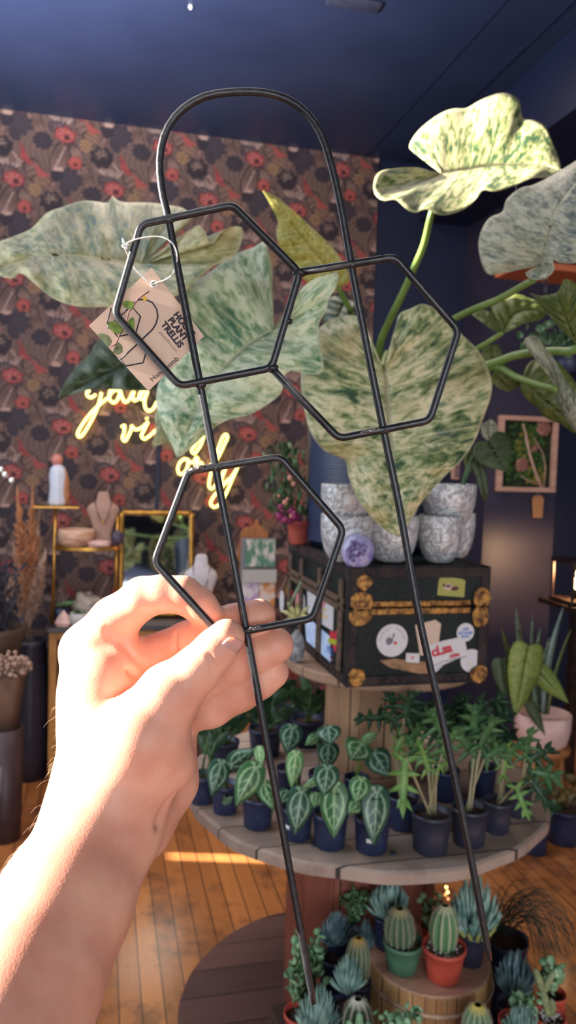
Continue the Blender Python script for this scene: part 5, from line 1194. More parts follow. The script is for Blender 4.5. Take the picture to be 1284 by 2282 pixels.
def gravel(parent, c, r, z, n=26, m=M_perlite):
    b = MB()
    for k in range(n):
        a = random.uniform(0, 6.28); q = r*random.uniform(.2, .95); s_ = random.uniform(.0016, .0036); b.ell((c.x+q*math.cos(a), c.y+q*math.sin(a), z), (s_, s_*.9, s_*.7), None, 7, 5)
    o = obj('perlite', b, m, parent); o['kind'] = 'stuff'
M_grit = pmat('pale_grit', srgb(96, 78, 66), srgb(190, 180, 170), scale=260, rough=.95, bump=1, bscale=260)
# wooden bucket turned upside down
KZ = CAM.z-1.015; kc = onZ(961, 2136, KZ); KR = pxw(134, kc)
kc = Vector((kc.x, kc.y+.005, BZ))
bk = thing('wooden_bucket', 'small upturned wooden bucket with a rope band carrying the cacti', 'bucket', kc)
M_stave = plankmat('striped_pine_stave', srgb(140, 88, 52), srgb(232, 186, 128), srgb(80, 46, 30), .02, 'Z', rough=.55, gap=.0015)
kb_ = MB()
for k in range(24):
    a = 2*PI*(k+.5)/24; w0 = 2*math.tan(PI/24)*KR*.99
    rot = Matrix.Rotation(a-PI/2, 3, 'Z'); n0 = len(kb_.v); kb_.box((kc.x+math.cos(a)*(KR-.006), kc.y+math.sin(a)*(KR-.006), (BZ+KZ)/2), (w0, .012, KZ-BZ-.004), rot)
obj('staves', kb_, M_stave, bk, smooth=False, mods=[bev(.002)])
obj('lid', MB().lathe([(KR*.97, KZ-.018), (KR*.985, KZ-.003), (KR*.97, KZ), (KR*.93, KZ-.001), (0, KZ-.0012)], (kc.x, kc.y, 0), 64), pmat('pinkish_pine_lid', srgb(196, 146, 122), srgb(214, 168, 142), scale=20, rough=.6, stretch=(1, 8, 1)), bk)
obj('rope_band', MB().tube([(kc.x+(KR+.002)*math.cos(2*PI*k/64), kc.y+(KR+.002)*math.sin(2*PI*k/64), KZ-.036) for k in range(64)], .0042, 8, closed=True), pmat('beige_cane_band', srgb(176, 142, 116), srgb(196, 164, 138), scale=60, rough=.7), bk)
PLZ = KZ+.0015
def tub(px, py, rpx, hpx, mat, lab, z=PLZ, cat='plant', group='cacti in small plastic pots', name='potted_cactus', taper=.74):
    c = onZ(px, py, z); r = pxw(rpx, c); c = Vector((c.x, c.y+r*taper*.8, z)); h = hpx*depth(c)/FPX
    t = thing(name, lab, cat, c, group); a_pot(c, r, h, mat, taper, parent=t, soil=M_grit); return t, c, r, h
t, c, r, h = tub(906, 2176, 45, 66, M_green_pot, 'ribbed ball cactus in the green plastic pot on the bucket')
ring_cactus(t, (c.x-.006, c.y, c.z+h-.016), pxw(32, c), pxw(92, c), 13, srgb(74, 96, 74), srgb(150, 148, 116), srgb(180, 164, 116), lean=(-.05, 0)); gravel(t, c, r*.8, c.z+h-.009, 14)
t, c, r, h = tub(1000, 2196, 50, 74, M_terra, 'ribbed column cactus in the red plastic pot on the bucket')
ring_cactus(t, (c.x, c.y+.004, c.z+h-.014), pxw(31, c), pxw(104, c), 10, srgb(88, 128, 84), srgb(206, 204, 172), srgb(200, 196, 160)); gravel(t, c, r*.85, c.z+h-.007, 40)
t, c, r, h = tub(862, 2120, 26, 72, M_navypot, 'blue spiky succulent in a navy pot at the back left of the bucket', name='potted_succulent', group='spiky blue succulents')
rosette(t, 866, 2010, 112, 100, depth(c+Vector((0, 0, h))), M_blue_s, 120, thick=.085)
t, c, r, h = tub(1058, 2158, 36, 74, M_black, 'large blue spiky succulent in a dark pot at the back right of the bucket', name='potted_succulent', group='spiky blue succulents')
o, cc0 = rosette(t, 1055, 2020, 132, 150, depth(c+Vector((0, 0, h))), M_blue_s, 150, thick=.07)
lb = MB()
for k in range(14):
    a = 2*PI*k/14; lb.tube([cc0+Vector((0, 0, -.004)), cc0+Vector((math.cos(a)*.03, math.sin(a)*.03, .008)), cc0+Vector((math.cos(a)*.05, math.sin(a)*.045, .03))], [.004, .0055, .0006], 6)
obj('lower_leaves', lb, M_limebase, t, label='yellowed lower leaves')
M_crate = pmat('dark_crate_wood', srgb(56, 40, 34), srgb(84, 62, 50), scale=10, rough=.8, stretch=(8, 1, 8))
CRATES = []
def crate(x0, x1, y0, y1, z0, z1, lab):
    t = thing('crate', lab, 'crate', ((x0+x1)/2, (y0+y1)/2, z0), 'low crates under the succulents')
    for k in range(3):
        za = z0+(z1-z0-.012)*k/3; zb = za+(z1-z0-.012)/3-.008
        b = MB(); b.bounds(x0, x1, y0, y0+.008, za, zb); b.bounds(x0, x1, y1-.008, y1, za, zb); b.bounds(x0, x0+.008, y0+.008, y1-.008, za, zb); b.bounds(x1-.008, x1, y0+.008, y1-.008, za, zb); obj('slat_ring', b, M_crate, t, smooth=False)
    b = MB()
    for x in (x0+.009, x1-.021):
        for y in (y0+.009, y1-.021): b.bounds(x, x+.012, y, y+.012, z0, z1-.012)
    obj('corner_posts', b, M_crate, t, smooth=False); obj('top', MB().bounds(x0, x1, y0, y1, z1-.012, z1), M_crate, t, smooth=False); CRATES.append((x0, x1, y0, y1, z1))
crate(.37, .555, 1.275, 1.525, BZ+.0015, .215, 'dark wooden crate under the succulents left of the bucket')
crate(.79, .97, 1.12, 1.295, .0015, .215, 'dark wooden crate under the succulents right of the bucket')
crate(.44, .74, 1.12, 1.262, .0015, .215, 'dark wooden crate in front of the bucket at the bottom picture edge')
def base_z(p):
    for x0, x1, y0, y1, z1 in CRATES:
        if x0-.03 < p.x < x1+.03 and y0-.03 < p.y < y1+.03: return z1+.001
    return BZ+.0015 if math.hypot(p.x-SX, p.y-SY) < TR*1.01 else .0015
def lowpot(px, py_top, zd, rpx, mat, lab, name='potted_succulent', group='spiky blue succulents', h=.075, taper=.78, riser=0.0):
    """pot standing on the lower flange under the given pixel at camera depth zd"""
    p = P(px, py_top, zd); zb = base_z(p); c = Vector((p.x, p.y, zb)); r = rpx*zd/FPX; hh = max(.03, p.z-zb) if h is None else h
    t = thing(name, lab, 'plant', c, group); a_pot(c, r, hh, mat, taper, parent=t); return t, c, hh
def on_flange(px, py, name, lab, foliage, zd, potr, mat=M_terra, group='jade plants around the bucket'):
    return lowpot(px, py, zd, potr, mat, lab, name, group, h=None)
JG = 'jade plants around the bucket'
t, c, r, h = tub(968, 2104, 26, 34, M_terra, 'jade plant in a red pot behind the two bucket cacti', name='jade_plant', group=JG); jade_bush(t, 968, 2026, 66, 110, depth(c)-.0, M_jade, 80, .011, root=c+Vector((0, 0, h-.008)))
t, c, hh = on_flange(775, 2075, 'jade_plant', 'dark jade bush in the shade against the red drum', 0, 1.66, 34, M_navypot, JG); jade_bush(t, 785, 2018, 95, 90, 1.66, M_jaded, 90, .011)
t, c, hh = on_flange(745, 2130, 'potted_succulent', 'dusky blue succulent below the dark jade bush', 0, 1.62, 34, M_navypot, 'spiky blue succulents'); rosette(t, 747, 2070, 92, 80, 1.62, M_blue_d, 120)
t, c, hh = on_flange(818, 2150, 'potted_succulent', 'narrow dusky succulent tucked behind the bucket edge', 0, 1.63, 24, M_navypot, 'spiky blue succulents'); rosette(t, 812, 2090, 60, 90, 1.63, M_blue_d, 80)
t, c, hh = on_flange(672, 2255, 'jade_plant', 'sprawling jade plant left of the trellis leg tip', 0, 1.56, 40, M_terra, JG); jade_bush(t, 678, 2160, 120, 190, 1.56, M_jade, 130, .011, 9); jade_bush(t, 690, 2140, 110, 130, 1.60, M_jaded, 80, .011, 6)
t, c, hh = on_flange(796, 2185, 'potted_cactus', 'barrel cactus with a golden woolly top left of the bucket', 0, 1.55, 32, M_navypot, 'cacti in small plastic pots'); ring_cactus(t, (c.x, c.y, c.z+hh-.012), pxw(27, c), pxw(112, c), 14, srgb(84, 98, 76), srgb(166, 158, 120), srgb(176, 136, 66))
t, c, hh = on_flange(775, 2235, 'potted_succulent', 'blue spiky succulent in front of the golden topped cactus', 0, 1.50, 36, M_navypot, 'spiky blue succulents'); rosette(t, 775, 2172, 88, 92, 1.50, M_blue_s, 130)
t, c, hh = on_flange(700, 2325, 'potted_succulent', 'blue spiky succulent in a red pot at the bottom left corner of the plants', 0, 1.47, 52, M_terra, 'spiky blue succulents'); rosette(t, 706, 2252, 116, 120, 1.47, M_blue_s, 140)
t, c, hh = on_flange(796, 2290, 'potted_cactus', 'dark green cactus with a white star of ribs at its top', 0, 1.45, 36, M_navypot, 'cacti in small plastic pots'); ring_cactus(t, (c.x, c.y, c.z+hh-.03), pxw(33, c), pxw(102, c), 9, srgb(54, 76, 56), srgb(206, 206, 186), srgb(214, 210, 190))
t, c, hh = on_flange(797, 2330, 'potted_cactus', 'cluster of three green finger cacti at the bottom picture edge', 0, 1.39, 34, M_terra, 'cacti in small plastic pots')
for dx_, dy_, hp in ((-20, 4, 66), (2, 0, 84), (22, 4, 64)):
    q = P(797+dx_, 2330, 1.39); fb = MB(); fb.lathe([(.006, 0), (.008, .012), (.0085, pxw(hp, q)*.6), (.006, pxw(hp, q)*.92), (0, pxw(hp, q))], (q.x, q.y, c.z+hh-.006), 16, rmod=lambda a_, t_: 1+.10*math.sin(a_*6)); obj('stem', fb, M_jade if dx_ else M_splitb, t)
t, c, hh = on_flange(892, 2300, 'jade_plant', 'low jade plant in front of the bucket staves', 0, 1.39, 40, M_terra, JG); jade_bush(t, 892, 2272, 112, 60, 1.39, M_jade, 80, .010, 7)
t, c, hh = on_flange(1062, 2310, 'potted_cactus', 'barrel cactus with yellow top in front of the bucket', 0, 1.40, 38, M_terra, 'cacti in small plastic pots'); ring_cactus(t, (c.x, c.y, c.z+hh-.02), pxw(32, c), pxw(98, c), 12, srgb(92, 122, 90), srgb(176, 184, 140), srgb(206, 182, 84))
for dx_, hp in ((-8, 44), (24, 62)):
    q = P(1060+dx_, 2312, 1.365); fb = MB(); fb.lathe([(.003, 0), (.0045, .006), (.005, pxw(hp, q)*.6), (.003, pxw(hp, q)*.93), (0, pxw(hp, q))], (q.x, q.y, c.z+hh-.004), 12); obj('bud', fb, pmat('salmon_bud', srgb(196, 140, 100), rough=.6), t, label='salmon bud')
FL0 = .0015
def on_floor(px, py, zd, rpx, mat, name, lab, group):
    p = P(px, py, zd); zb = base_z(p)
    c = Vector((p.x, p.y, zb)); r = rpx*zd/FPX; hh = max(.03, p.z-zb); t = thing(name, lab, 'plant', c, group); a_pot(c, r, hh, mat, .74, parent=t); return t, c, hh
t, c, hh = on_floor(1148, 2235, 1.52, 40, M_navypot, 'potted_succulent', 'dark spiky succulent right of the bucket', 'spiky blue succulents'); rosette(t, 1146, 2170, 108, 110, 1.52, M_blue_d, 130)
t, c, hh = on_floor(1152, 2275, 1.44, 40, M_terra, 'jade_plant', 'bright jade plant below the dark spiky succulent', JG); jade_bush(t, 1150, 2236, 120, 70, 1.44, M_jade, 90, .010, 8)
t, c, hh = on_floor(1162, 2315, 1.38, 44, M_navypot, 'potted_succulent', 'pale blue spiky succulent at the bottom picture edge', 'spiky blue succulents'); rosette(t, 1164, 2275, 96, 80, 1.38, M_blue_s, 110)
t, c, hh = on_floor(1232, 2212, 1.56, 30, M_terra, 'jade_plant', 'round leafed jade in a red pot at the far right', JG); jade_bush(t, 1222, 2165, 80, 100, 1.56, M_jade, 46, .013, 5)
t, c, hh = on_floor(1226, 2262, 1.46, 36, M_terra, 'potted_cactus', 'jointed finger cactus in a red pot topped with perlite', 'cacti in small plastic pots')
for pts, rr in (([(1222, 2262), (1214, 2225), (1208, 2205)], .008), ([(1208, 2208), (1202, 2185), (1194, 2160)], .007), ([(1212, 2210), (1224, 2185), (1234, 2165)], .007), ([(1228, 2262), (1232, 2240), (1226, 2226)], .007)):
    q = resample([(x, y, 1.455) for x, y in pts], 12); obj('joint', MB().tube([P(*w_) for w_ in q], list(rr*np.sin(np.linspace(.5, 2.9, 12))**.5), 10), pmat('grey_green_cactus', srgb(112, 124, 84), srgb(150, 156, 112), scale=60, rough=.7) if 'M_gc' not in globals() else M_gc, t)
gravel(t, c, pxw(32, c), c.z+hh-.007, 50)
# wispy hanging plant in the dark right corner
gp = P(1128, 2090, 1.72); zb = BZ+.0015
t = thing('wispy_plant', 'wispy plant with thin arching dark stems over the orange floor', 'plant', (gp.x, gp.y, zb)); a_pot(Vector((gp.x, gp.y, zb)), .05, max(.1, gp.z-zb), M_navypot, .8, parent=t)
wb_ = MB()
for k in range(70):
    a0 = (random.uniform(1105, 1145), random.uniform(2040, 2085)); hx = random.uniform(60, 170)*random.choice((1, 1, 1, -.5)); top = random.uniform(40, 130)
    pts = [P(*a0, 1.72), P(a0[0]+hx*.45, a0[1]-top, 1.70), P(a0[0]+hx*.85, a0[1]-top*.7+random.uniform(0, 50), 1.68), P(a0[0]+hx, a0[1]+random.uniform(0, 110)-top*.2, 1.68)]
    pts = [pts[0]*(1-u)**3+pts[1]*3*u*(1-u)**2+pts[2]*3*u*u*(1-u)+pts[3]*u**3 for u in np.linspace(0, 1, 14)]; wb_.tube(pts, .0009, 4, caps=False)
obj('foliage', wb_, pmat('dark_thin_stems', srgb(34, 38, 30), srgb(54, 58, 42), scale=30, rough=.6), t)
# string of warm beads by the column
lt_ = thing('bead_string', 'short string of amber glowing beads hanging under the table rim', 'lights', P(996, 2005, 1.60))
M_glow = pmat('amber_bead_glow', srgb(255, 190, 80), rough=.3, emit=(1, .62, .18, 1), es=5); M_glow2 = pmat('dim_amber_bead', srgb(230, 150, 80), rough=.3, emit=(1, .5, .2, 1), es=1.2)
top_ = P(997, 1972, 1.60); obj('wire', MB().tube([P(998, 1944, 1.60), top_, P(996, 1990, 1.60), P(1000, 2006, 1.60)], .0005, 5), M_black, lt_)
for x, y, m_ in ((995, 1977, M_glow), (998, 1988, M_glow), (993, 1994, M_glow2), (999, 2003, M_glow2)): obj('bead', MB().ell(P(x, y, 1.60), .0034, None, 10, 8), m_, lt_)
# ================================================================== wall behind: neon sign, shelf, mirror
NYW = YW-.035
M_neon = pmat('neon_tube_glow', srgb(255, 240, 140), rough=.3, emit=(1.0, .84, .22, 1), es=3.2)
M_neonc = pmat('neon_core_glow', srgb(255, 250, 200), rough=.3, emit=(1.0, .93, .55, 1), es=6.0)
ns = thing('neon_sign', 'glowing yellow neon script sign reading good vibes only on the floral wall', 'sign', onY(330, 960, NYW))
def nz(x, y): return (140+x/2.918, 820+y/2.918)
def neon(name, strokes):
    g = MB(); 
    for s_ in strokes:
        q = resample([(*nz(x, y), 0) for x, y in s_], max(24, len(s_)*8)); g.tube([onY(x, y, NYW) for x, y, _ in q], .0062, 8)
    return obj(name, g, M_neon, ns, label=None)
neon('lettering', [[(215, 172), (185, 192), (160, 180), (158, 152), (178, 150)], [(252, 160), (240, 210), (215, 285), (165, 380), (125, 440), (100, 445), (100, 415), (135, 355), (190, 285), (255, 225), (300, 190)],
     [(300, 190), (312, 140), (340, 120), (368, 140), (366, 185), (338, 225), (312, 215), (302, 185), (330, 150), (372, 140)],
     [(372, 140), (385, 190), (405, 222), (432, 205), (452, 165), (462, 150)], [(462, 150), (455, 195), (470, 212), (500, 190), (520, 155)],
     [(548, 150), (515, 150), (498, 180), (515, 205), (542, 180), (552, 145), (535, 200), (535, 255), (560, 280), (590, 262), (612, 222), (650, 190)]])
neon('lettering', [[(380, 385), (402, 375), (398, 420), (388, 455), (405, 475), (428, 440), (448, 390), (445, 372)], [(445, 372), (470, 400), (510, 390), (556, 350)], [(556, 350), (528, 405), (512, 440), (530, 462), (560, 445), (610, 400)], [(545, 322), (548, 335)],
     [(610, 400), (650, 330), (660, 290), (640, 310), (625, 420), (650, 460), (690, 430), (690, 395), (665, 400)], [(690, 430), (730, 410), (745, 380), (725, 375), (712, 420), (735, 450), (775, 420)], [(775, 420), (800, 370), (815, 400), (812, 450), (785, 460)]])
neon('lettering', [[(918, 432), (885, 470), (855, 510), (838, 540), (855, 556), (880, 530), (902, 490), (918, 440)], [(795, 590), (765, 610), (748, 655), (760, 690), (790, 680), (812, 640), (815, 600), (790, 592)], [(815, 610), (850, 612), (868, 580), (878, 600), (862, 640), (890, 615), (905, 625), (905, 665)], [(905, 660), (950, 640), (1005, 590), (1050, 500), (1072, 450), (1058, 432), (1035, 460), (1000, 560), (965, 680), (950, 760), (965, 785), (990, 770), (1020, 720), (1058, 655)],
     [(1058, 655), (1035, 720), (1042, 755), (1075, 735), (1110, 690), (1138, 645)], [(1138, 645), (1100, 730), (1060, 820), (1020, 885), (985, 905), (962, 885), (975, 845), (1020, 790), (1080, 720)]])
bk_ = MB(); bk_.tube([onY(*nz(560, 280), NYW+.012), onY(*nz(900, 560), NYW+.012), onY(*nz(975, 700), NYW+.012)], .003, 6); obj('cable', bk_, M_black, ns)
# gold etagere: posts, shelves
SY_ = 3.34
def post(b, px0, y0, px1, y1, yy, r=.007): b.tube([onY(px0, y0, yy), onY(px1, y1, yy)], r, 10)
et = thing('gold_shelf', 'slim gold etagere with round shelves on the cabinet by the floral wall', 'shelf', onY(190, 1390, SY_))
for a, b_, c_, d_, yy in ((124, 1128, 117, 1388, SY_), (262, 1150, 256, 1388, SY_)):
    pb_ = MB(); post(pb_, a, b_, c_, d_, yy); obj('post', pb_, M_gold, et)
zt_ = onY(125, 1128, SY_).z; xa = onY(76, 1128, SY_).x; xb = onY(176, 1128, SY_).x
obj('shelf', MB().bounds(xa, xb, SY_-.03, SY_+.10, zt_-.006, zt_), M_gold, et, smooth=False)
zm = onY(195, 1216, SY_).z; cx_ = onY(196, 1216, SY_).x; rw = onY(270, 1216, SY_).x-cx_
def demi(r, z0, z1):
    poly = [(r*math.cos(PI+PI*k/24), r*.55*math.sin(PI+PI*k/24)) for k in range(25)]+[(r, .07), (-r, .07)]
    return MB().prism(poly, (cx_, SY_, z0), (1, 0, 0), (0, 1, 0), (0, 0, z1-z0))
obj('shelf', demi(rw, zm-.014, zm), M_gold, et, smooth=False)
# cabinet under it
CZ = onY(150, 1392, SY_-.02).z; CX0 = onY(107, 1600, SY_-.06).x; CX1 = onY(560, 1500, SY_-.06).x
cb = thing('cabinet', 'golden wood cabinet with dark slab top under the gold shelf', 'cabinet', ((CX0+CX1)/2, SY_+.1, 0))
obj('top', MB().bounds(CX0-.01, CX1+.01, SY_-.08, YW-.02, CZ-.022, CZ), pmat('dark_slab', srgb(48, 42, 48), srgb(70, 60, 62), scale=14, rough=.35), cb, smooth=False, mods=[bev(.004)])
M_cab = pmat('golden_cabinet_wood', srgb(170, 112, 50), srgb(196, 138, 70), scale=10, rough=.45, stretch=(8, 8, 1))
M_cabin = pmat('dark_cabinet_inside', srgb(54, 36, 30), srgb(80, 54, 42), scale=8, rough=.6)
fr_ = MB(); t_ = .032
for x in (CX0, CX1-t_): fr_.bounds(x, x+t_, SY_-.06, SY_-.02, .02, CZ-.023)
for z in (.02, CZ-.023-t_): fr_.bounds(CX0+t_, CX1-t_, SY_-.058, SY_-.022, z, z+t_)
fr_.bounds((CX0+CX1)/2-t_/2, (CX0+CX1)/2+t_/2, SY_-.058, SY_-.022, .05, CZ-.05)
obj('frame', fr_, M_cab, cb, smooth=False, mods=[bev(.003)])
obj('carcass', MB().bounds(CX0+.004, CX1-.004, SY_-.018, YW-.02, .02, CZ-.023), M_cabin, cb, smooth=False)
for sg in (-1, 1):
    kx = (CX0+CX1)/2+sg*.03; obj('knob', MB().ell((kx, SY_-.072, CZ*.6), .009, None, 12, 8), M_gold, cb)
for x in (CX0+.03, CX1-.03): obj('foot', MB().bounds(x-.02, x+.02, SY_-.05, SY_+.0, 0, .02), M_cabin, cb, smooth=False)
# mirror
MY = 3.42
mr = thing('mirror', 'rectangular mirror in a bamboo style gold frame reflecting leaves', 'mirror', onY(350, 1392, MY))
mf = MB(); TLm, TRm = (271, 1146), (432, 1142)
mx0 = onY(272, 1200, MY).x; mx1 = onY(431, 1200, MY).x; mz1 = onY(350, 1142, MY).z; mz0 = CZ+.004
for x in (mx0, mx1): mf.tube([(x, MY, mz0+(mz1-mz0)*k/20) for k in range(21)], [.0115*(1.25 if k % 4 == 0 else 1) for k in range(21)], 10)
for z in (mz0+.012, mz1): mf.tube([(mx0+(mx1-mx0)*k/16, MY, z) for k in range(17)], [.0115*(1.25 if k % 4 == 0 else 1) for k in range(17)], 10)
obj('frame', mf, M_gold, mr)
mg, nt, b_ = nm('mirror_glass'); b_.inputs['Metallic'].default_value = 1; b_.inputs['Roughness'].default_value = .04; b_.inputs['Base Color'].default_value = (.72, .76, .76, 1)
obj('glass', MB().bounds(mx0+.006, mx1-.006, MY-.002, MY+.004, mz0+.014, mz1-.006), mg, mr, smooth=False)
obj('backing', MB().bounds(mx0+.006, mx1-.006, MY+.0045, MY+.010, mz0+.014, mz1-.006), M_black, mr, smooth=False)
for o_ in [o for o in COL.objects if o is mr]: o_.location = Vector((o_.location.x, o_.location.y, o_.location.z)); o_.rotation_euler = (math.radians(-11), 0, 0)
# necklace busts
def bust(px, ptop, pbot, wpx, yy, lab, mat, zbase):
    c = onY(px, pbot, yy); c.z = zbase; h = onY(px, ptop, yy).z-zbase; w = pxw(wpx, c); t = thing('necklace_bust', lab, 'display bust', c)
    prof2 = [(.30, 0), (.27, .05), (.24, .20), (.36, .45), (.50, .66), (.44, .74), (.20, .84), (.17, .96), (.12, 1.0), (0, 1.0)]
    b = MB(); b.lathe([(r*w, z*h) for r, z in prof2], (0, 0, 0), 32); b.v = [(c.x+x, c.y+y*.35-z*.10+.03, c.z+z) for x, y, z in b.v]; obj('form', b, mat, t)
    ch = MB(); pts = []
    for k in range(25):
        u = -1+2*k/24; x = u*w*.26; z = h*(.86-.42*(1-u*u)); y = -w*.35*(.20+.30*(1-u*u)); pts.append((c.x+x, c.y+y-z*.10+.03-.004, c.z+z))
    ch.tube(pts, .0022, 6); obj('necklace', ch, M_bead, t); obj('pendant', MB().ell(pts[12], (.006, .004, .008), None, 10, 8), M_gold, t); return t
M_bead = pmat('dark_bead_strand', srgb(60, 44, 44), srgb(120, 80, 66), scale=300, rough=.5)
M_bust = pmat('blush_linen', srgb(166, 128, 112), srgb(180, 142, 126), scale=200, rough=.85); M_bustw = pmat('white_leatherette', srgb(196, 186, 190), srgb(206, 198, 200), scale=60, rough=.6)
bust(229, 1096, 1213, 72, SY_-.02, 'blush necklace bust with a beaded necklace on the gold shelf', M_bust, zm+.002)
bust(447, 1235, 1330, 78, SY_-.03, 'white necklace bust in front of the mirror right edge', M_bustw, CZ+.002)
# figurine on the top shelf
fc = onY(128, 1126, SY_+.04); fc.z = zt_+.002
fg = thing('figurine', 'white robed figurine with a pink rounded top on the upper gold shelf', 'figurine', fc); u_ = pxw(1, fc)
obj('robe', MB().lathe([(18*u_, 0), (20*u_, 8*u_), (17*u_, 40*u_), (19*u_, 66*u_), (16*u_, 82*u_), (8*u_, 90*u_), (0, 92*u_)], fc, 24, rmod=lambda a, t: 1+.07*math.sin(a*7)), pmat('white_glaze', srgb(206, 206, 220), srgb(214, 214, 226), scale=20, rough=.4), fg)
obj('head', MB().ell(fc+Vector((-2*u_, 0, 100*u_)), (13*u_, 13*u_, 14*u_), None, 16, 10), pmat('pink_glaze', srgb(206, 128, 116), rough=.5), fg)
obj('shawl', MB().lathe([(8*u_, 0), (12*u_, 20*u_), (9*u_, 60*u_), (4*u_, 76*u_), (0, 78*u_)], fc+Vector((15*u_, -2*u_, 0)), 16), pmat('tan_cloth', srgb(172, 112, 78), srgb(186, 128, 92), scale=40, rough=.8), fg)
# agate bowl, crystals, small pot
def lump(c, r, seedk=0, fac=.18, seg=20):
    b = MB(); b.ell((0, 0, 0), 1, None, seg, seg*2//3); b.v = [tuple(Vector(c)+Vector((x*r[0], y*r[1], z*r[2]))*(1+fac*math.sin(5*x+seedk)*math.cos(4*y+2*seedk)+fac*.6*math.sin(7*z+3*x+seedk))) for x, y, z in b.v]; return b
M_rose = pmat('rose_quartz', srgb(206, 158, 150), srgb(226, 190, 180), scale=18, rough=.35, sss=.4); M_agate = pmat('peach_agate', srgb(186, 132, 104), srgb(226, 186, 160), scale=16, rough=.3, stretch=(1, 1, 5)); M_amy = pmat('dark_amethyst', srgb(54, 42, 58), srgb(90, 70, 92), scale=50, rough=.3, bump=.8, bscale=80)
def crystal(px, py, wpx, hpx, yy, mat, lab, name='crystal', zb=None, facet=False, sd=0):
    c = onY(px, py, yy); w = pxw(wpx/2, c); h = pxw(hpx/2, c)
    if zb is not None: c.z = zb+h
    if facet: o = obj(name, MB().lathe([(w*.8, -h), (w, -h*.5), (w*.62, h*.2), (0, h)], c, 7), mat, smooth=False)
    else: o = obj(name, lump(c, (w, w*.6, h), sd), mat)
    return tag(o, lab, 'crystal')
bo = onY(168, 1200, SY_-.03); bo.z = zm+.001
t = thing('agate_bowl', 'banded peach agate bowl on the middle gold shelf', 'bowl', bo); w_ = pxw(40, bo)
obj('bowl', MB().lathe([(w_*.55, 0), (w_*.9, .010), (w_, .050), (w_*.96, .072), (w_*.90, .072), (w_*.86, .045), (0, .018)], bo, 32, rmod=lambda a, t_: 1+.06*math.sin(a*3+1)), M_agate, t)
crystal(222, 1210, 50, 16, SY_-.07, M_rose, 'flat pale rose quartz slab beside the blush bust', zb=zm+.001, sd=2)
crystal(262, 1196, 26, 36, SY_-.02, M_amy, 'dark amethyst cluster at the right end of the gold shelf', zb=zm+.001, sd=3)
crystal(142, 1370, 42, 36, SY_-.05, M_rose, 'rose quartz pyramid at the left end of the cabinet top', zb=CZ+.001, facet=True)
crystal(222, 1362, 30, 34, SY_-.02, M_rose, 'rough pink quartz beside the little white pot', zb=CZ+.001, sd=5)
crystal(300, 1280, 46, 70, SY_-.02, M_agate, 'standing peach agate slab in front of the mirror', zb=CZ+.06, sd=1) if False else None
crystal(298, 1275, 44, 60, MY-.05, M_agate, 'peach crystal standing in front of the mirror, above the hand', zb=CZ+.001, sd=1)
crystal(195, 1332, 66, 66, SY_+.05, pmat('grey_banded_agate', srgb(110, 98, 90), srgb(176, 156, 140), scale=14, rough=.3, stretch=(1, 1, 4)), 'grey banded agate slice leaning behind the little white pot', zb=CZ+.001, sd=4)
crystal(510, 1345, 40, 26, SY_-.05, pmat('clear_pale_quartz', srgb(150, 136, 128), srgb(196, 186, 178), scale=20, rough=.25), 'pale quartz lump between the white bust and card rack', zb=CZ+.001, sd=6)
pc = onY(178, 1378, SY_-.06); pc.z = CZ+.001
t = thing('small_pot', 'little white round pot with a green sprig on the cabinet top', 'pot', pc); w_ = pxw(23, pc)
obj('pot', MB().lathe([(w_*.55, 0), (w_*.9, .012), (w_, .032), (w_*.92, .058), (w_*.84, .058), (w_*.8, .05), (0, .048)], pc, 28), pmat('stone_white_pot', srgb(176, 168, 162), srgb(190, 182, 176), scale=30, rough=.6), t)
sgp = MB()
for k in range(12): a = random.uniform(0, 6.28); blade(sgp, pc+Vector((0, 0, .05)), pc+Vector((.03*math.cos(a), .02*math.sin(a), .05+random.uniform(.008, .02))), .010, .003, 5)
obj('sprig', sgp, M_fol, t)
dp = onY(136, 1350, SY_+.03); dp.z = CZ+.001
t = thing('small_pot', 'dark square pot with a flat green leaf at the left shelf post', 'pot', dp); obj('pot', MB().lathe([(.026, 0), (.032, .06), (.028, .06), (.026, .05), (0, .05)], dp, 20), M_navypot, t); bb = MB(); blade(bb, dp+Vector((-.02, 0, .075)), dp+Vector((.07, 0, .082)), .018, .006); bb.tube([dp+Vector((0, 0, .05)), dp+Vector((0, 0, .078))], .002, 6); obj('leaf', bb, M_lance2, t)
# cutting board and card rack
cbp = onY(570, 1390, 3.36); CBY = 3.36
def cpt(px, py, yy): p = onY(px, py, yy); return p.x, p.z
t = thing('cutting_board', 'paddle shaped wooden cutting board leaning behind the card rack', 'board', (cbp.x, CBY, CZ))
poly = [cpt(*q, CBY) for q in ((535, 1255), (529, 1245), (538, 1185), (548, 1176), (562, 1174), (568, 1170), (570, 1158), (577, 1158), (578, 1170), (586, 1176), (598, 1190), (600, 1215), (594, 1400), (530, 1400))]
poly = [(x, max(z, CZ+.002)) for x, z in poly]
obj('board', MB().prism(poly, (0, CBY, 0), X_, Z_, (0, .016, 0)), M_walnut, t, smooth=False, mods=[bev(.003)])
RY = 3.30; x0_, z1_ = cpt(542, 1200, RY); x1_, _ = cpt(615, 1200, RY)
t = thing('card_rack', 'clear card rack with green and orange printed packets beside the trunk', 'rack', ((x0_+x1_)/2, RY, CZ))
M_clear, nt, b_ = nm('clear_acrylic'); b_.inputs['Transmission Weight'].default_value = 1; b_.inputs['Roughness'].default_value = .05; b_.inputs['IOR'].default_value = 1.2
M_steel = pmat('grey_rack_back', srgb(130, 128, 132), rough=.5)
obj('rack_back', MB().bounds(x0_-.004, x1_+.004, RY+.02, RY+.026, CZ+.001, z1_), M_steel, t, smooth=False)
obj('rack_foot', MB().bounds(x0_-.004, x1_+.004, RY-.05, RY+.02, CZ+.001, CZ+.008), M_steel, t, smooth=False)
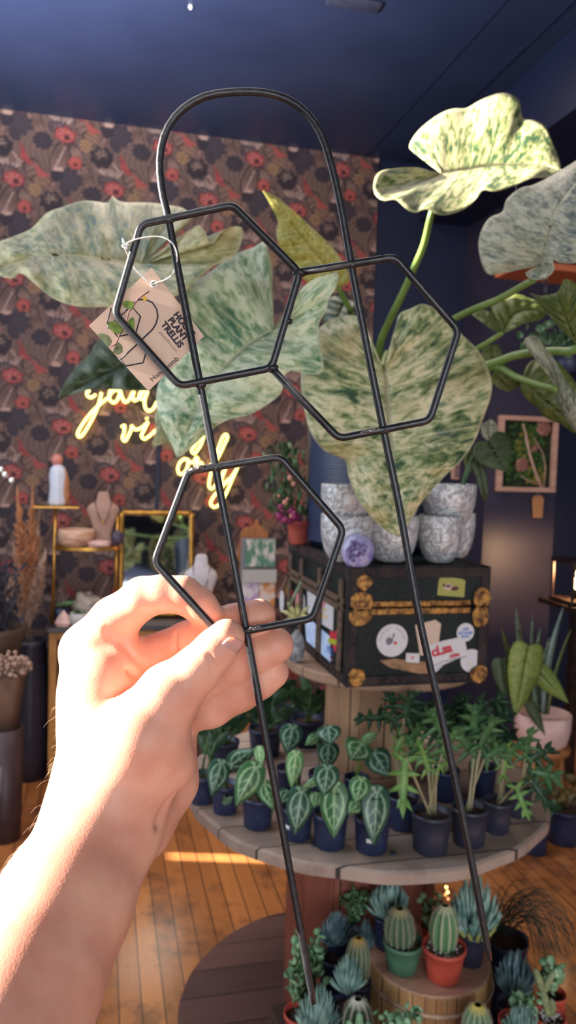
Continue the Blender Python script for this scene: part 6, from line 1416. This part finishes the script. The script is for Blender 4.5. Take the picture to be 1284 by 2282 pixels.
_, zc1 = cpt(580, 1263, RY); _, zc2 = cpt(580, 1268, RY); _, zc3 = cpt(580, 1350, RY); _, zl = cpt(580, 1292, RY)
obj('packet', MB().bounds(x0_+.012, x1_, RY+.006, RY+.012, zc1, z1_-.005), pmat('green_white_packet', srgb(84, 128, 108), srgb(206, 200, 192), scale=26, rough=.5, stretch=(1.6, 1, .7), lo=.45, hi=.6), t, smooth=False, label='green and white printed packet')
xm = (x0_+x1_)/2
obj('packet', MB().bounds(x0_, xm-.002, RY-.012, RY-.006, zc3, zl), pmat('lavender_packet', srgb(166, 130, 190), srgb(214, 206, 206), scale=24, rough=.5, lo=.42, hi=.6), t, smooth=False, label='lavender packet')
obj('packet', MB().bounds(xm+.002, x1_, RY-.012, RY-.006, zc3, zl), pmat('orange_packet', srgb(200, 128, 64), srgb(216, 206, 200), scale=22, rough=.5, lo=.45, hi=.6), t, smooth=False, label='orange and white packet')
obj('front_lip', MB().bounds(x0_-.003, x1_+.003, RY-.02, RY-.017, zl-.01, zc2), pmat('frosted_band', srgb(180, 176, 172), rough=.3), t, smooth=False)
# tall dark vase with pampas, dried bouquet
PYv = 3.36
vz = onY(62, 1425, PYv).z; vx = onY(66, 1500, PYv).x
t = thing('pampas_vase', 'tall dark vase filled with tawny pampas plumes at the left', 'vase', (vx, PYv, 0)); w_ = pxw(44, (vx, PYv, 1))
obj('vase', MB().lathe([(w_*.8, 0), (w_*.95, .1), (w_, vz*.6), (w_*.8, vz-.02), (w_*.84, vz), (w_*.74, vz), (w_*.7, vz-.05), (0, vz-.06)], (vx, PYv, 0), 32), pmat('dark_vase', srgb(38, 36, 50), srgb(48, 46, 60), scale=8, rough=.4), t)
M_pam = pmat('tawny_pampas', srgb(150, 116, 100), srgb(196, 160, 138), scale=60, rough=.95); M_pamo = pmat('amber_pampas', srgb(176, 112, 74), srgb(206, 144, 102), scale=60, rough=.95)
for k, (x, y, w0, m_) in enumerate(((38, 1110, 26, M_pamo), (72, 1105, 24, M_pamo), (30, 1230, 26, M_pam), (102, 1245, 22, M_pam), (55, 1200, 26, M_pam), (88, 1160, 22, M_pam), (14, 1290, 20, M_pam))):
    root = Vector((vx+random.uniform(-.02, .02), PYv, vz-.03)); top = onY(x, y, PYv-.02+.02*(k % 3)); pb_ = MB(); st_b = MB()
    st_b.tube([root, root.lerp(top, .5)+Vector((0, 0, .01)), top], .002, 5); d = top-root; L = d.length
    for j in range(330):
        q = random.uniform(.22, 1); p = root.lerp(top, q); rad = pxw(w0*.85, p)*math.sin(PI*min(1, (q-.2)/.82+.12))**.7; a = random.uniform(0, 6.28); e = p+Vector((math.cos(a)*rad, math.sin(a)*rad, random.uniform(.02, .06)))
        pb_.tube([p, (p+e)/2+Vector((0, 0, .012)), e], [.0026, .0036, .0005], 3, caps=False)
    obj('plume', pb_, m_, t); obj('stalk', st_b, M_pam, t)
BYd = 2.82
t = thing('dried_bouquet', 'dried bouquet wrapped in brown paper at the left picture edge', 'bouquet', onZ(15, 1720, .0) if False else (onY(15, 1600, BYd).x, BYd, 0))
q0 = onY(18, 1590, BYd); q1 = onY(0, 1395, BYd); kb2 = MB(); bx_ = onY(14, 1600, BYd).x
obj('holder', MB().lathe([(.05, 0), (.055, .1), (.06, onY(14, 1620, BYd).z), (.05, onY(14, 1620, BYd).z), (0, onY(14, 1620, BYd).z-.03)], (bx_, BYd, 0), 20), pmat('dark_red_pot', srgb(56, 34, 38), srgb(66, 42, 44), scale=8, rough=.5), t)
zb_ = onY(14, 1625, BYd).z; zt2 = onY(14, 1500, BYd).z; rr_ = pxw(46, (bx_, BYd, 1)); kb2.lathe([(rr_*.45, zb_-.02), (rr_*.6, zb_+(zt2-zb_)*.3), (rr_*.9, zt2)], (bx_, BYd, 0), 24, cap=False, rmod=lambda a, t_: 1+.08*math.sin(a*5)*t_)
obj('paper_wrap', kb2, pmat('brown_wrap', srgb(78, 54, 44), srgb(108, 76, 58), scale=10, rough=.9), t, mods=[solid(.001)])
db = MB()
for k in range(120):
    a = random.uniform(0, 6.28); q = random.uniform(0, 1)**.5; p = Vector((bx_+math.cos(a)*rr_*q*1.2, BYd+math.sin(a)*rr_*q, zt2+random.uniform(0, .06))); db.tube([Vector((bx_, BYd, zt2-.08)), p], .0012, 3, caps=False); db.ell(p, random.uniform(.004, .010), None, 7, 5)
obj('dried_flowers', db, M_pam, t)
q2 = onY(10, 1450, 3.06); t = thing('bouquet', 'grey brown paper cone bouquet behind the dried flowers at the left edge', 'bouquet', (q2.x-.02, 3.06, 0)); cb_ = MB(); zlo = onY(10, 1560, 3.06).z; zhi = onY(10, 1395, 3.06).z
cb_.lathe([(.012, 0.0), (.02, zlo*.8), (.035, zlo), (.085, zhi-.03), (.098, zhi)], (q2.x-.02, 3.06, 0), 26, cap=False, rmod=lambda a, t_: 1+.10*math.sin(a*4+1)*t_); obj('paper_wrap', cb_, pmat('grey_brown_wrap', srgb(52, 46, 48), srgb(96, 74, 60), scale=5, rough=.9), t, mods=[solid(.001)])
dk_ = MB()
for k in range(90):
    a = random.uniform(0, 6.28); s_ = random.uniform(0, .09); p = Vector((q2.x-.02+math.cos(a)*s_, 3.06+math.sin(a)*s_, zhi+random.uniform(-.02, .22))); dk_.tube([Vector((q2.x-.02, 3.06, zhi-.1)), p], .001, 3, caps=False); blade(dk_, p, p+Vector((random.uniform(-.03, .03), random.uniform(-.02, .02), .035)), .014, .004, 5)
obj('dark_foliage', dk_, pmat('dark_dried_leaves', srgb(34, 32, 44), srgb(56, 50, 56), scale=20, rough=.8), t)
# glass droplets by the left edge
for k, (x, y, n_) in enumerate(((2, 1047, 'highest'), (11, 1058, 'middle'), (26, 1071, 'lowest'))):
    pass
gl = thing('glass_garland', 'short garland of glinting glass droplets at the left picture edge', 'garland', onY(12, 1060, 2.2)); obj('thread', MB().tube([onY(-30, 1000, 2.2), onY(2, 1047, 2.2), onY(12, 1059, 2.2), onY(26, 1071, 2.2)], .0006, 5), M_string, gl)
M_glass2 = pmat('glinting_glass', (.9, .95, .9, 1), rough=.08, spec=1, metal=.6)
for x, y in ((2, 1047), (11, 1058), (26, 1071)): obj('droplet', MB().ell(onY(x, y, 2.2), (.0075, .0075, .0085), None, 14, 10), M_glass2, gl)
# ================================================================== right side: moss picture, lantern, plants
PY_ = YC-.004; M_frame = pmat('pale_pink_wood_frame', srgb(186, 138, 118), srgb(204, 158, 138), scale=10, rough=.6, stretch=(1, 1, 6))
def fp_(px, py): p = onY(px, py, PY_); return Vector((p.x, 0, p.z))
A, Bq, Cq, Dq = fp_(1113, 926), fp_(1241, 931), fp_(1228, 1097), fp_(1100, 1094)
ctr = (A+Bq+Cq+Dq)/4; U_ = ((Bq-A)+(Cq-Dq)).normalized(); Vn = Vector((-U_.z, 0, U_.x)); hw_ = ((Bq-A).length+(Cq-Dq).length)/4; hh_ = ((A-Dq).length+(Bq-Cq).length)/4
pic = thing('moss_picture', 'pink wood framed moss art with a bare twig hanging on the plum pilaster', 'picture', (ctr.x, PY_, ctr.z-hh_))
def rp(u, v, y=0): q = ctr+U_*u+Vn*v; return Vector((q.x, PY_-y, q.z))
fw_ = .022
for (u0, u1, v0, v1) in ((-hw_, hw_, hh_-fw_, hh_), (-hw_, hw_, -hh_, -hh_+fw_), (-hw_, -hw_+fw_, -hh_+fw_, hh_-fw_), (hw_-fw_, hw_, -hh_+fw_, hh_-fw_)):
    obj('frame_rail', MB().prism([(u0, v0), (u1, v0), (u1, v1), (u0, v1)], (ctr.x, PY_, ctr.z), U_, Vn, (0, -.032, 0)), M_frame, pic, smooth=False, mods=[bev(.002)])
obj('backing', MB().prism([(-hw_+.01, -hh_+.01), (hw_-.01, -hh_+.01), (hw_-.01, hh_-.01), (-hw_+.01, hh_-.01)], (ctr.x, PY_-.001, ctr.z), U_, Vn, (0, -.006, 0)), pmat('dark_moss_backing', srgb(24, 34, 22), srgb(40, 54, 28), scale=30, rough=1), pic, smooth=False)
for nme, mcol, cnt, regs in (('moss', (srgb(40, 74, 30), srgb(70, 100, 40)), 150, ((-.09, .09, -.12, .14),)), ('moss', (srgb(104, 98, 30), srgb(140, 130, 50)), 60, ((-.06, .03, -.03, .10), (0, .09, -.13, -.05)))):
    mb2 = MB()
    for k in range(cnt):
        u0, u1, v0, v1 = random.choice(regs); mb2.ell(rp(random.uniform(u0, u1)*hw_/.14, random.uniform(v0, v1)*hh_/.165, .010), (random.uniform(.008, .018), .009, random.uniform(.008, .018)), None, 8, 6)
    obj(nme, mb2, pmat('picture_moss', mcol[0], mcol[1], scale=80, rough=1, bump=1, bscale=160), pic)
M_twig = pmat('bleached_twig', srgb(176, 136, 116), srgb(198, 160, 138), scale=30, rough=.8)
def fq(px, py, y=.022): p = onY(px, py, PY_-y); return p
for pts, r0 in (([(1210, 1090), (1196, 1060), (1180, 1010), (1174, 975), (1166, 945)], .009), ([(1212, 1085), (1216, 1040), (1210, 1010), (1190, 975)], .004), ([(1206, 1082), (1180, 1072), (1160, 1060)], .004), ([(1180, 1010), (1172, 985), (1170, 970)], .003)):
    obj('twig', MB().tube([fq(*q) for q in pts], list(np.linspace(r0, r0*.45, len(pts))), 8), M_twig, pic)
M_fung = pmat('dusty_pink_lichen', srgb(130, 84, 74), srgb(164, 112, 98), scale=80, rough=1, bump=1, bscale=100)
for x, y, r_ in ((1164, 1036, 16), (1212, 955, 18), (1192, 1000, 8)):
    c_ = fq(x, y, .016); rr = pxw(r_, c_); obj('lichen', lump(c_, (rr, .008, rr), x, .10), M_fung, pic)
tgp = [(1186, 1112), (1191, 1104), (1207, 1104), (1212, 1112), (1209, 1154), (1188, 1154)]
tt = thing('shop_tag', 'small tan paper tag hanging under the moss picture', 'tag', onY(1199, 1154, PY_-.012)); obj('paper', MB().prism([cpt(*q, PY_-.012) for q in tgp], (0, PY_-.012, 0), X_, Z_, (0, .001, 0)), pmat('tan_tag_paper', srgb(176, 120, 76), srgb(186, 130, 86), scale=30, rough=.8), tt, smooth=False); obj('thread', MB().tube([onY(1199, 1106, PY_-.013), onY(1200, 1096, PY_-.014), onY(1203, 1084, PY_-.036)], .0007, 5), M_string, tt)
# second faint picture behind the anthurium
A2 = onY(1008, 1030, YW-.012); B2 = onY(1056, 1070, YW-.012)
t = thing('wall_picture', 'small dim pinkish frame on the wall behind the right stack', 'picture', ((A2.x+B2.x)/2, YW-.01, B2.z)); obj('frame', MB().bounds(A2.x, B2.x, YW-.02, YW+.002, B2.z, A2.z), M_frame, t, smooth=False, mods=[bev(.004)]); obj('print', MB().bounds(A2.x+.012, B2.x-.012, YW-.0215, YW-.019, B2.z+.012, A2.z-.012), pmat('dim_print', srgb(110, 84, 90), srgb(140, 108, 108), scale=30, rough=.6), t, smooth=False)
# lantern on a dark stand
LY = 2.95; lc = onY(1288, 1300, LY); lz0 = onY(1288, 1336, LY).z; lz1 = onY(1288, 1252, LY).z; lw_ = pxw(38, lc)
t = thing('lantern', 'dark metal lantern with a glowing bulb at the right edge', 'lamp', (lc.x, LY, lz0))
M_dkm = pmat('dark_bronze', srgb(40, 30, 28), srgb(64, 46, 38), scale=30, rough=.4, metal=.6)
fb = MB(); 
for sx in (-1, 1):
    for sy in (-1, 1): fb.bounds(lc.x+sx*lw_-.005, lc.x+sx*lw_+.005, LY+sy*lw_-.005, LY+sy*lw_+.005, lz0, lz1)
fb.bounds(lc.x-lw_-.01, lc.x+lw_+.01, LY-lw_-.01, LY+lw_+.01, lz0-.012, lz0+.006); fb.bounds(lc.x-lw_-.01, lc.x+lw_+.01, LY-lw_-.01, LY+lw_+.01, lz1-.006, lz1+.012)
obj('frame', fb, M_dkm, t, smooth=False, mods=[bev(.002)])
obj('glass', MB().bounds(lc.x-lw_+.004, lc.x+lw_-.004, LY-lw_+.002, LY-lw_+.004, lz0+.006, lz1-.006), M_clear, t, smooth=False)
obj('bulb', MB().ell(lc, (.022, .022, .030), None, 16, 12), pmat('warm_bulb', srgb(255, 200, 130), rough=.3, emit=(1, .62, .26, 1), es=14), t); obj('socket', MB().lathe([(.012, lz0+.006), (.012, lc.z-.026)], (lc.x, LY, 0), 12), M_dkm, t)
pl2 = bpy.data.lights.new('lantern_glow', 'POINT'); pl2.energy = 14; pl2.color = (1, .60, .30); pl2.shadow_soft_size = .03; po = bpy.data.objects.new('lantern_glow', pl2); COL.objects.link(po); po.location = (lc.x, LY-.03, lc.z+.045); po.parent = None
sx0 = onY(1240, 1400, LY).x
t = thing('stand', 'dark tall stand below the lantern at the right edge', 'stand', (lc.x+.05, LY, 0)); obj('top', MB().bounds(lc.x-lw_-.03, lc.x+.3, LY-.12, LY+.14, lz0-.034, lz0-.013), M_dkm, t, smooth=False); obj('leg', MB().bounds(lc.x-.02, lc.x+.02, LY-.02, LY+.02, .0, lz0-.034), M_dkm, t, smooth=False)
# pink pot with calathea and snake plant on a brown stool
PKY = 2.62; zpb = onY(1208, 1655, PKY).z; pk = onY(1208, 1640, PKY); pr0 = pxw(60, pk); hpk = onY(1208, 1588, PKY).z-zpb
so_t = thing('stool', 'low brown wooden stool behind the split leaf plants', 'stool', (pk.x, PKY, 0)); obj('seat', MB().lathe([(pr0*1.0, zpb-.03), (pr0*1.04, zpb-.015), (pr0, zpb-.001)], (pk.x, PKY, 0), 32), M_walnut, so_t)
for a in range(4): obj('leg', MB().tube([(pk.x+pr0*.7*math.cos(a*PI/2+.7), PKY+pr0*.7*math.sin(a*PI/2+.7), zpb-.03), (pk.x+pr0*1.0*math.cos(a*PI/2+.7), PKY+pr0*math.sin(a*PI/2+.7), 0)], .013, 10), M_walnut, so_t)
t = thing('snake_plant', 'snake plant and yellow green calathea in a wide pale pink pot', 'plant', (pk.x, PKY, zpb)); 
obj('pot', MB().lathe([(pr0*.82, 0), (pr0*.9, .01), (pr0*1.0, hpk*.5), (pr0*1.02, hpk), (pr0*.94, hpk), (pr0*.92, hpk-.02), (0, hpk-.022)], (pk.x, PKY, zpb), 40), pmat('pale_pink_pot', srgb(214, 172, 162), srgb(222, 184, 174), scale=10, rough=.6), t)
M_snake = leafy(pmat('grey_green_sword', srgb(46, 62, 48), srgb(104, 120, 96), scale=26, rough=.45, stretch=(1, 1, 3)), .1); M_snake2 = leafy(pmat('pale_grey_sword', srgb(96, 114, 106), srgb(130, 146, 136), scale=20, rough=.45), .1); M_cal = leafy(pmat('yellow_green_calathea', srgb(84, 104, 36), srgb(142, 154, 60), scale=14, rough=.4), .3); M_cald = leafy(pmat('olive_calathea', srgb(60, 80, 40), srgb(112, 120, 48), scale=14, rough=.4), .25)
dz = depth(pk)
for b0, t0, w_, m_, k in (((1212, 1592), (1256, 1352), 24, M_snake2, .03), ((1222, 1592), (1274, 1400), 14, M_cald, .02), ((1205, 1590), (1188, 1365), 20, M_snake, .05), ((1195, 1590), (1150, 1352), 22, M_snake, .06), ((1200, 1592), (1205, 1400), 26, M_snake, .0), ((1218, 1592), (1225, 1420), 26, M_snake, .04), ((1190, 1590), (1118, 1400), 18, M_cald, .03), ((1185, 1590), (1110, 1455), 12, M_cald, .0)):
    bb = MB(); blade(bb, P(*b0, dz+k), P(*t0, dz+k), pxw(w_, pk), .012, 14, .3); obj('leaf', bb, m_, t, mods=[solid(.002)])
def cal(base, tip, w_, m_, z0, label=None):
    o = small_heart('leaf', base, tip, w_, z0, z0-.02, m_, t, label, .008, 30, .05); return o
V_cal = m_varieg('striped_calathea_leaf', srgb(52, 84, 44), srgb(104, 126, 52), srgb(158, 164, 78), .46, .9, .3)
cal((1178, 1440), (1148, 1600), 76, V_cal, dz-.12, 'broad striped calathea leaf hanging over the pink pot'); cal((1195, 1490), (1268, 1568), 46, V_cal, dz-.11, 'yellow green calathea leaf leaning over the pot rim'); cal((1180, 1568), (1216, 1640), 26, V_dark, dz-.14); cal((1120, 1470), (1128, 1560), 50, V_dark, dz-.05)
# dark potted plants on the floor at the right
for (px, py, rpx, hpx, lab, m_) in ((1202, 1908, 34, 60, 'dark pot with a young green plant on the floor right of the table', M_lance), (1272, 1888, 44, 70, 'dark pot with a bronze leafed plant on the floor at the right edge', pmat('bronze_leaf', srgb(70, 60, 34), srgb(110, 92, 50), scale=12, rough=.4))):
    c = onZ(px, py, FL0); r = pxw(rpx, c); c = Vector((c.x, c.y+r*.7, FL0)); h = pxw(hpx, c)*1.1; t = thing('floor_plant', lab, 'plant', c, 'dark pots on the floor'); a_pot(c, r, h, M_navypot, .8, parent=t); bb = MB()
    for k in range(12):
        a = random.uniform(0, 6.28); L = random.uniform(.08, .17); e = c+Vector((math.cos(a)*L*.8, math.sin(a)*L*.6, h+L*random.uniform(.3, .9))); bb.tube([c+Vector((0, 0, h-.01)), (c+e)/2+Vector((0, 0, h*.5+.02))], .003, 5); blade(bb, (c+e)/2+Vector((0, 0, h*.5+.02)), e, .05, .02, 8)
    obj('foliage', bb, m_, t)
# hanging wooden plank with a glass vial
HPY = 2.5; pa = onY(1125, 603, HPY); pb2 = onY(1320, 598, HPY)
t = thing('hanging_plank', 'orange wooden plank shelf hanging behind the grey green leaf', 'shelf', (pa.x, HPY, pa.z)); obj('plank', MB().bounds(pa.x, pb2.x, HPY-.11, HPY+.07, pa.z-.012, pa.z+.012), pmat('orange_plank', srgb(166, 88, 54), srgb(188, 106, 66), scale=10, rough=.5, stretch=(1, 8, 8)), t, smooth=False, mods=[bev(.003)])
for x in (pa.x+.03, pb2.x-.03): obj('cord', MB().tube([(x, HPY, pa.z+.012), (x, HPY, ZS)], .0022, 6), M_black, t)
va = onY(1216, 650, HPY-.02); t = thing('glass_vial', 'clear glass vial hanging on thin strings below the plank', 'vial', va); obj('strings', MB().tube([(va.x-.012, va.y, va.z+.03), (va.x, va.y, pa.z-.012), (va.x+.012, va.y, va.z+.03)], .0008, 5), M_string, t); obj('vial', MB().lathe([(.008, 0), (.012, .004), (.012, .045), (.009, .055), (.0105, .06), (.009, .06)], (va.x, va.y, va.z-.02), 16, cap=False), M_clear, t, mods=[solid(.001)])
# leafy shelf plant further back at right
hp = onY(1240, 760, 2.6)
t = thing('trailing_plant', 'dark trailing plant deep in the shade behind the right stems', 'plant', (hp.x, 2.6, hp.z-.05)); bb = MB()
for k in range(70):
    q = Vector((hp.x+random.uniform(-.12, .12), 2.6+random.uniform(-.05, .05), hp.z+random.uniform(-.06, .05))); blade(bb, q, q+Vector((random.uniform(-.04, .04), random.uniform(-.03, .03), random.uniform(-.05, .02))), .03, .006, 6)
obj('foliage', bb, M_jaded, t); obj('pot', MB().lathe(pot_prof(.05, .06, .08), (hp.x+.05, 2.6, hp.z-.12), 20), M_navypot, t); obj('cord', MB().tube([(hp.x+.05, 2.6, hp.z-.04), (hp.x+.05, 2.6, pa.z)], .001, 4), M_black, t)
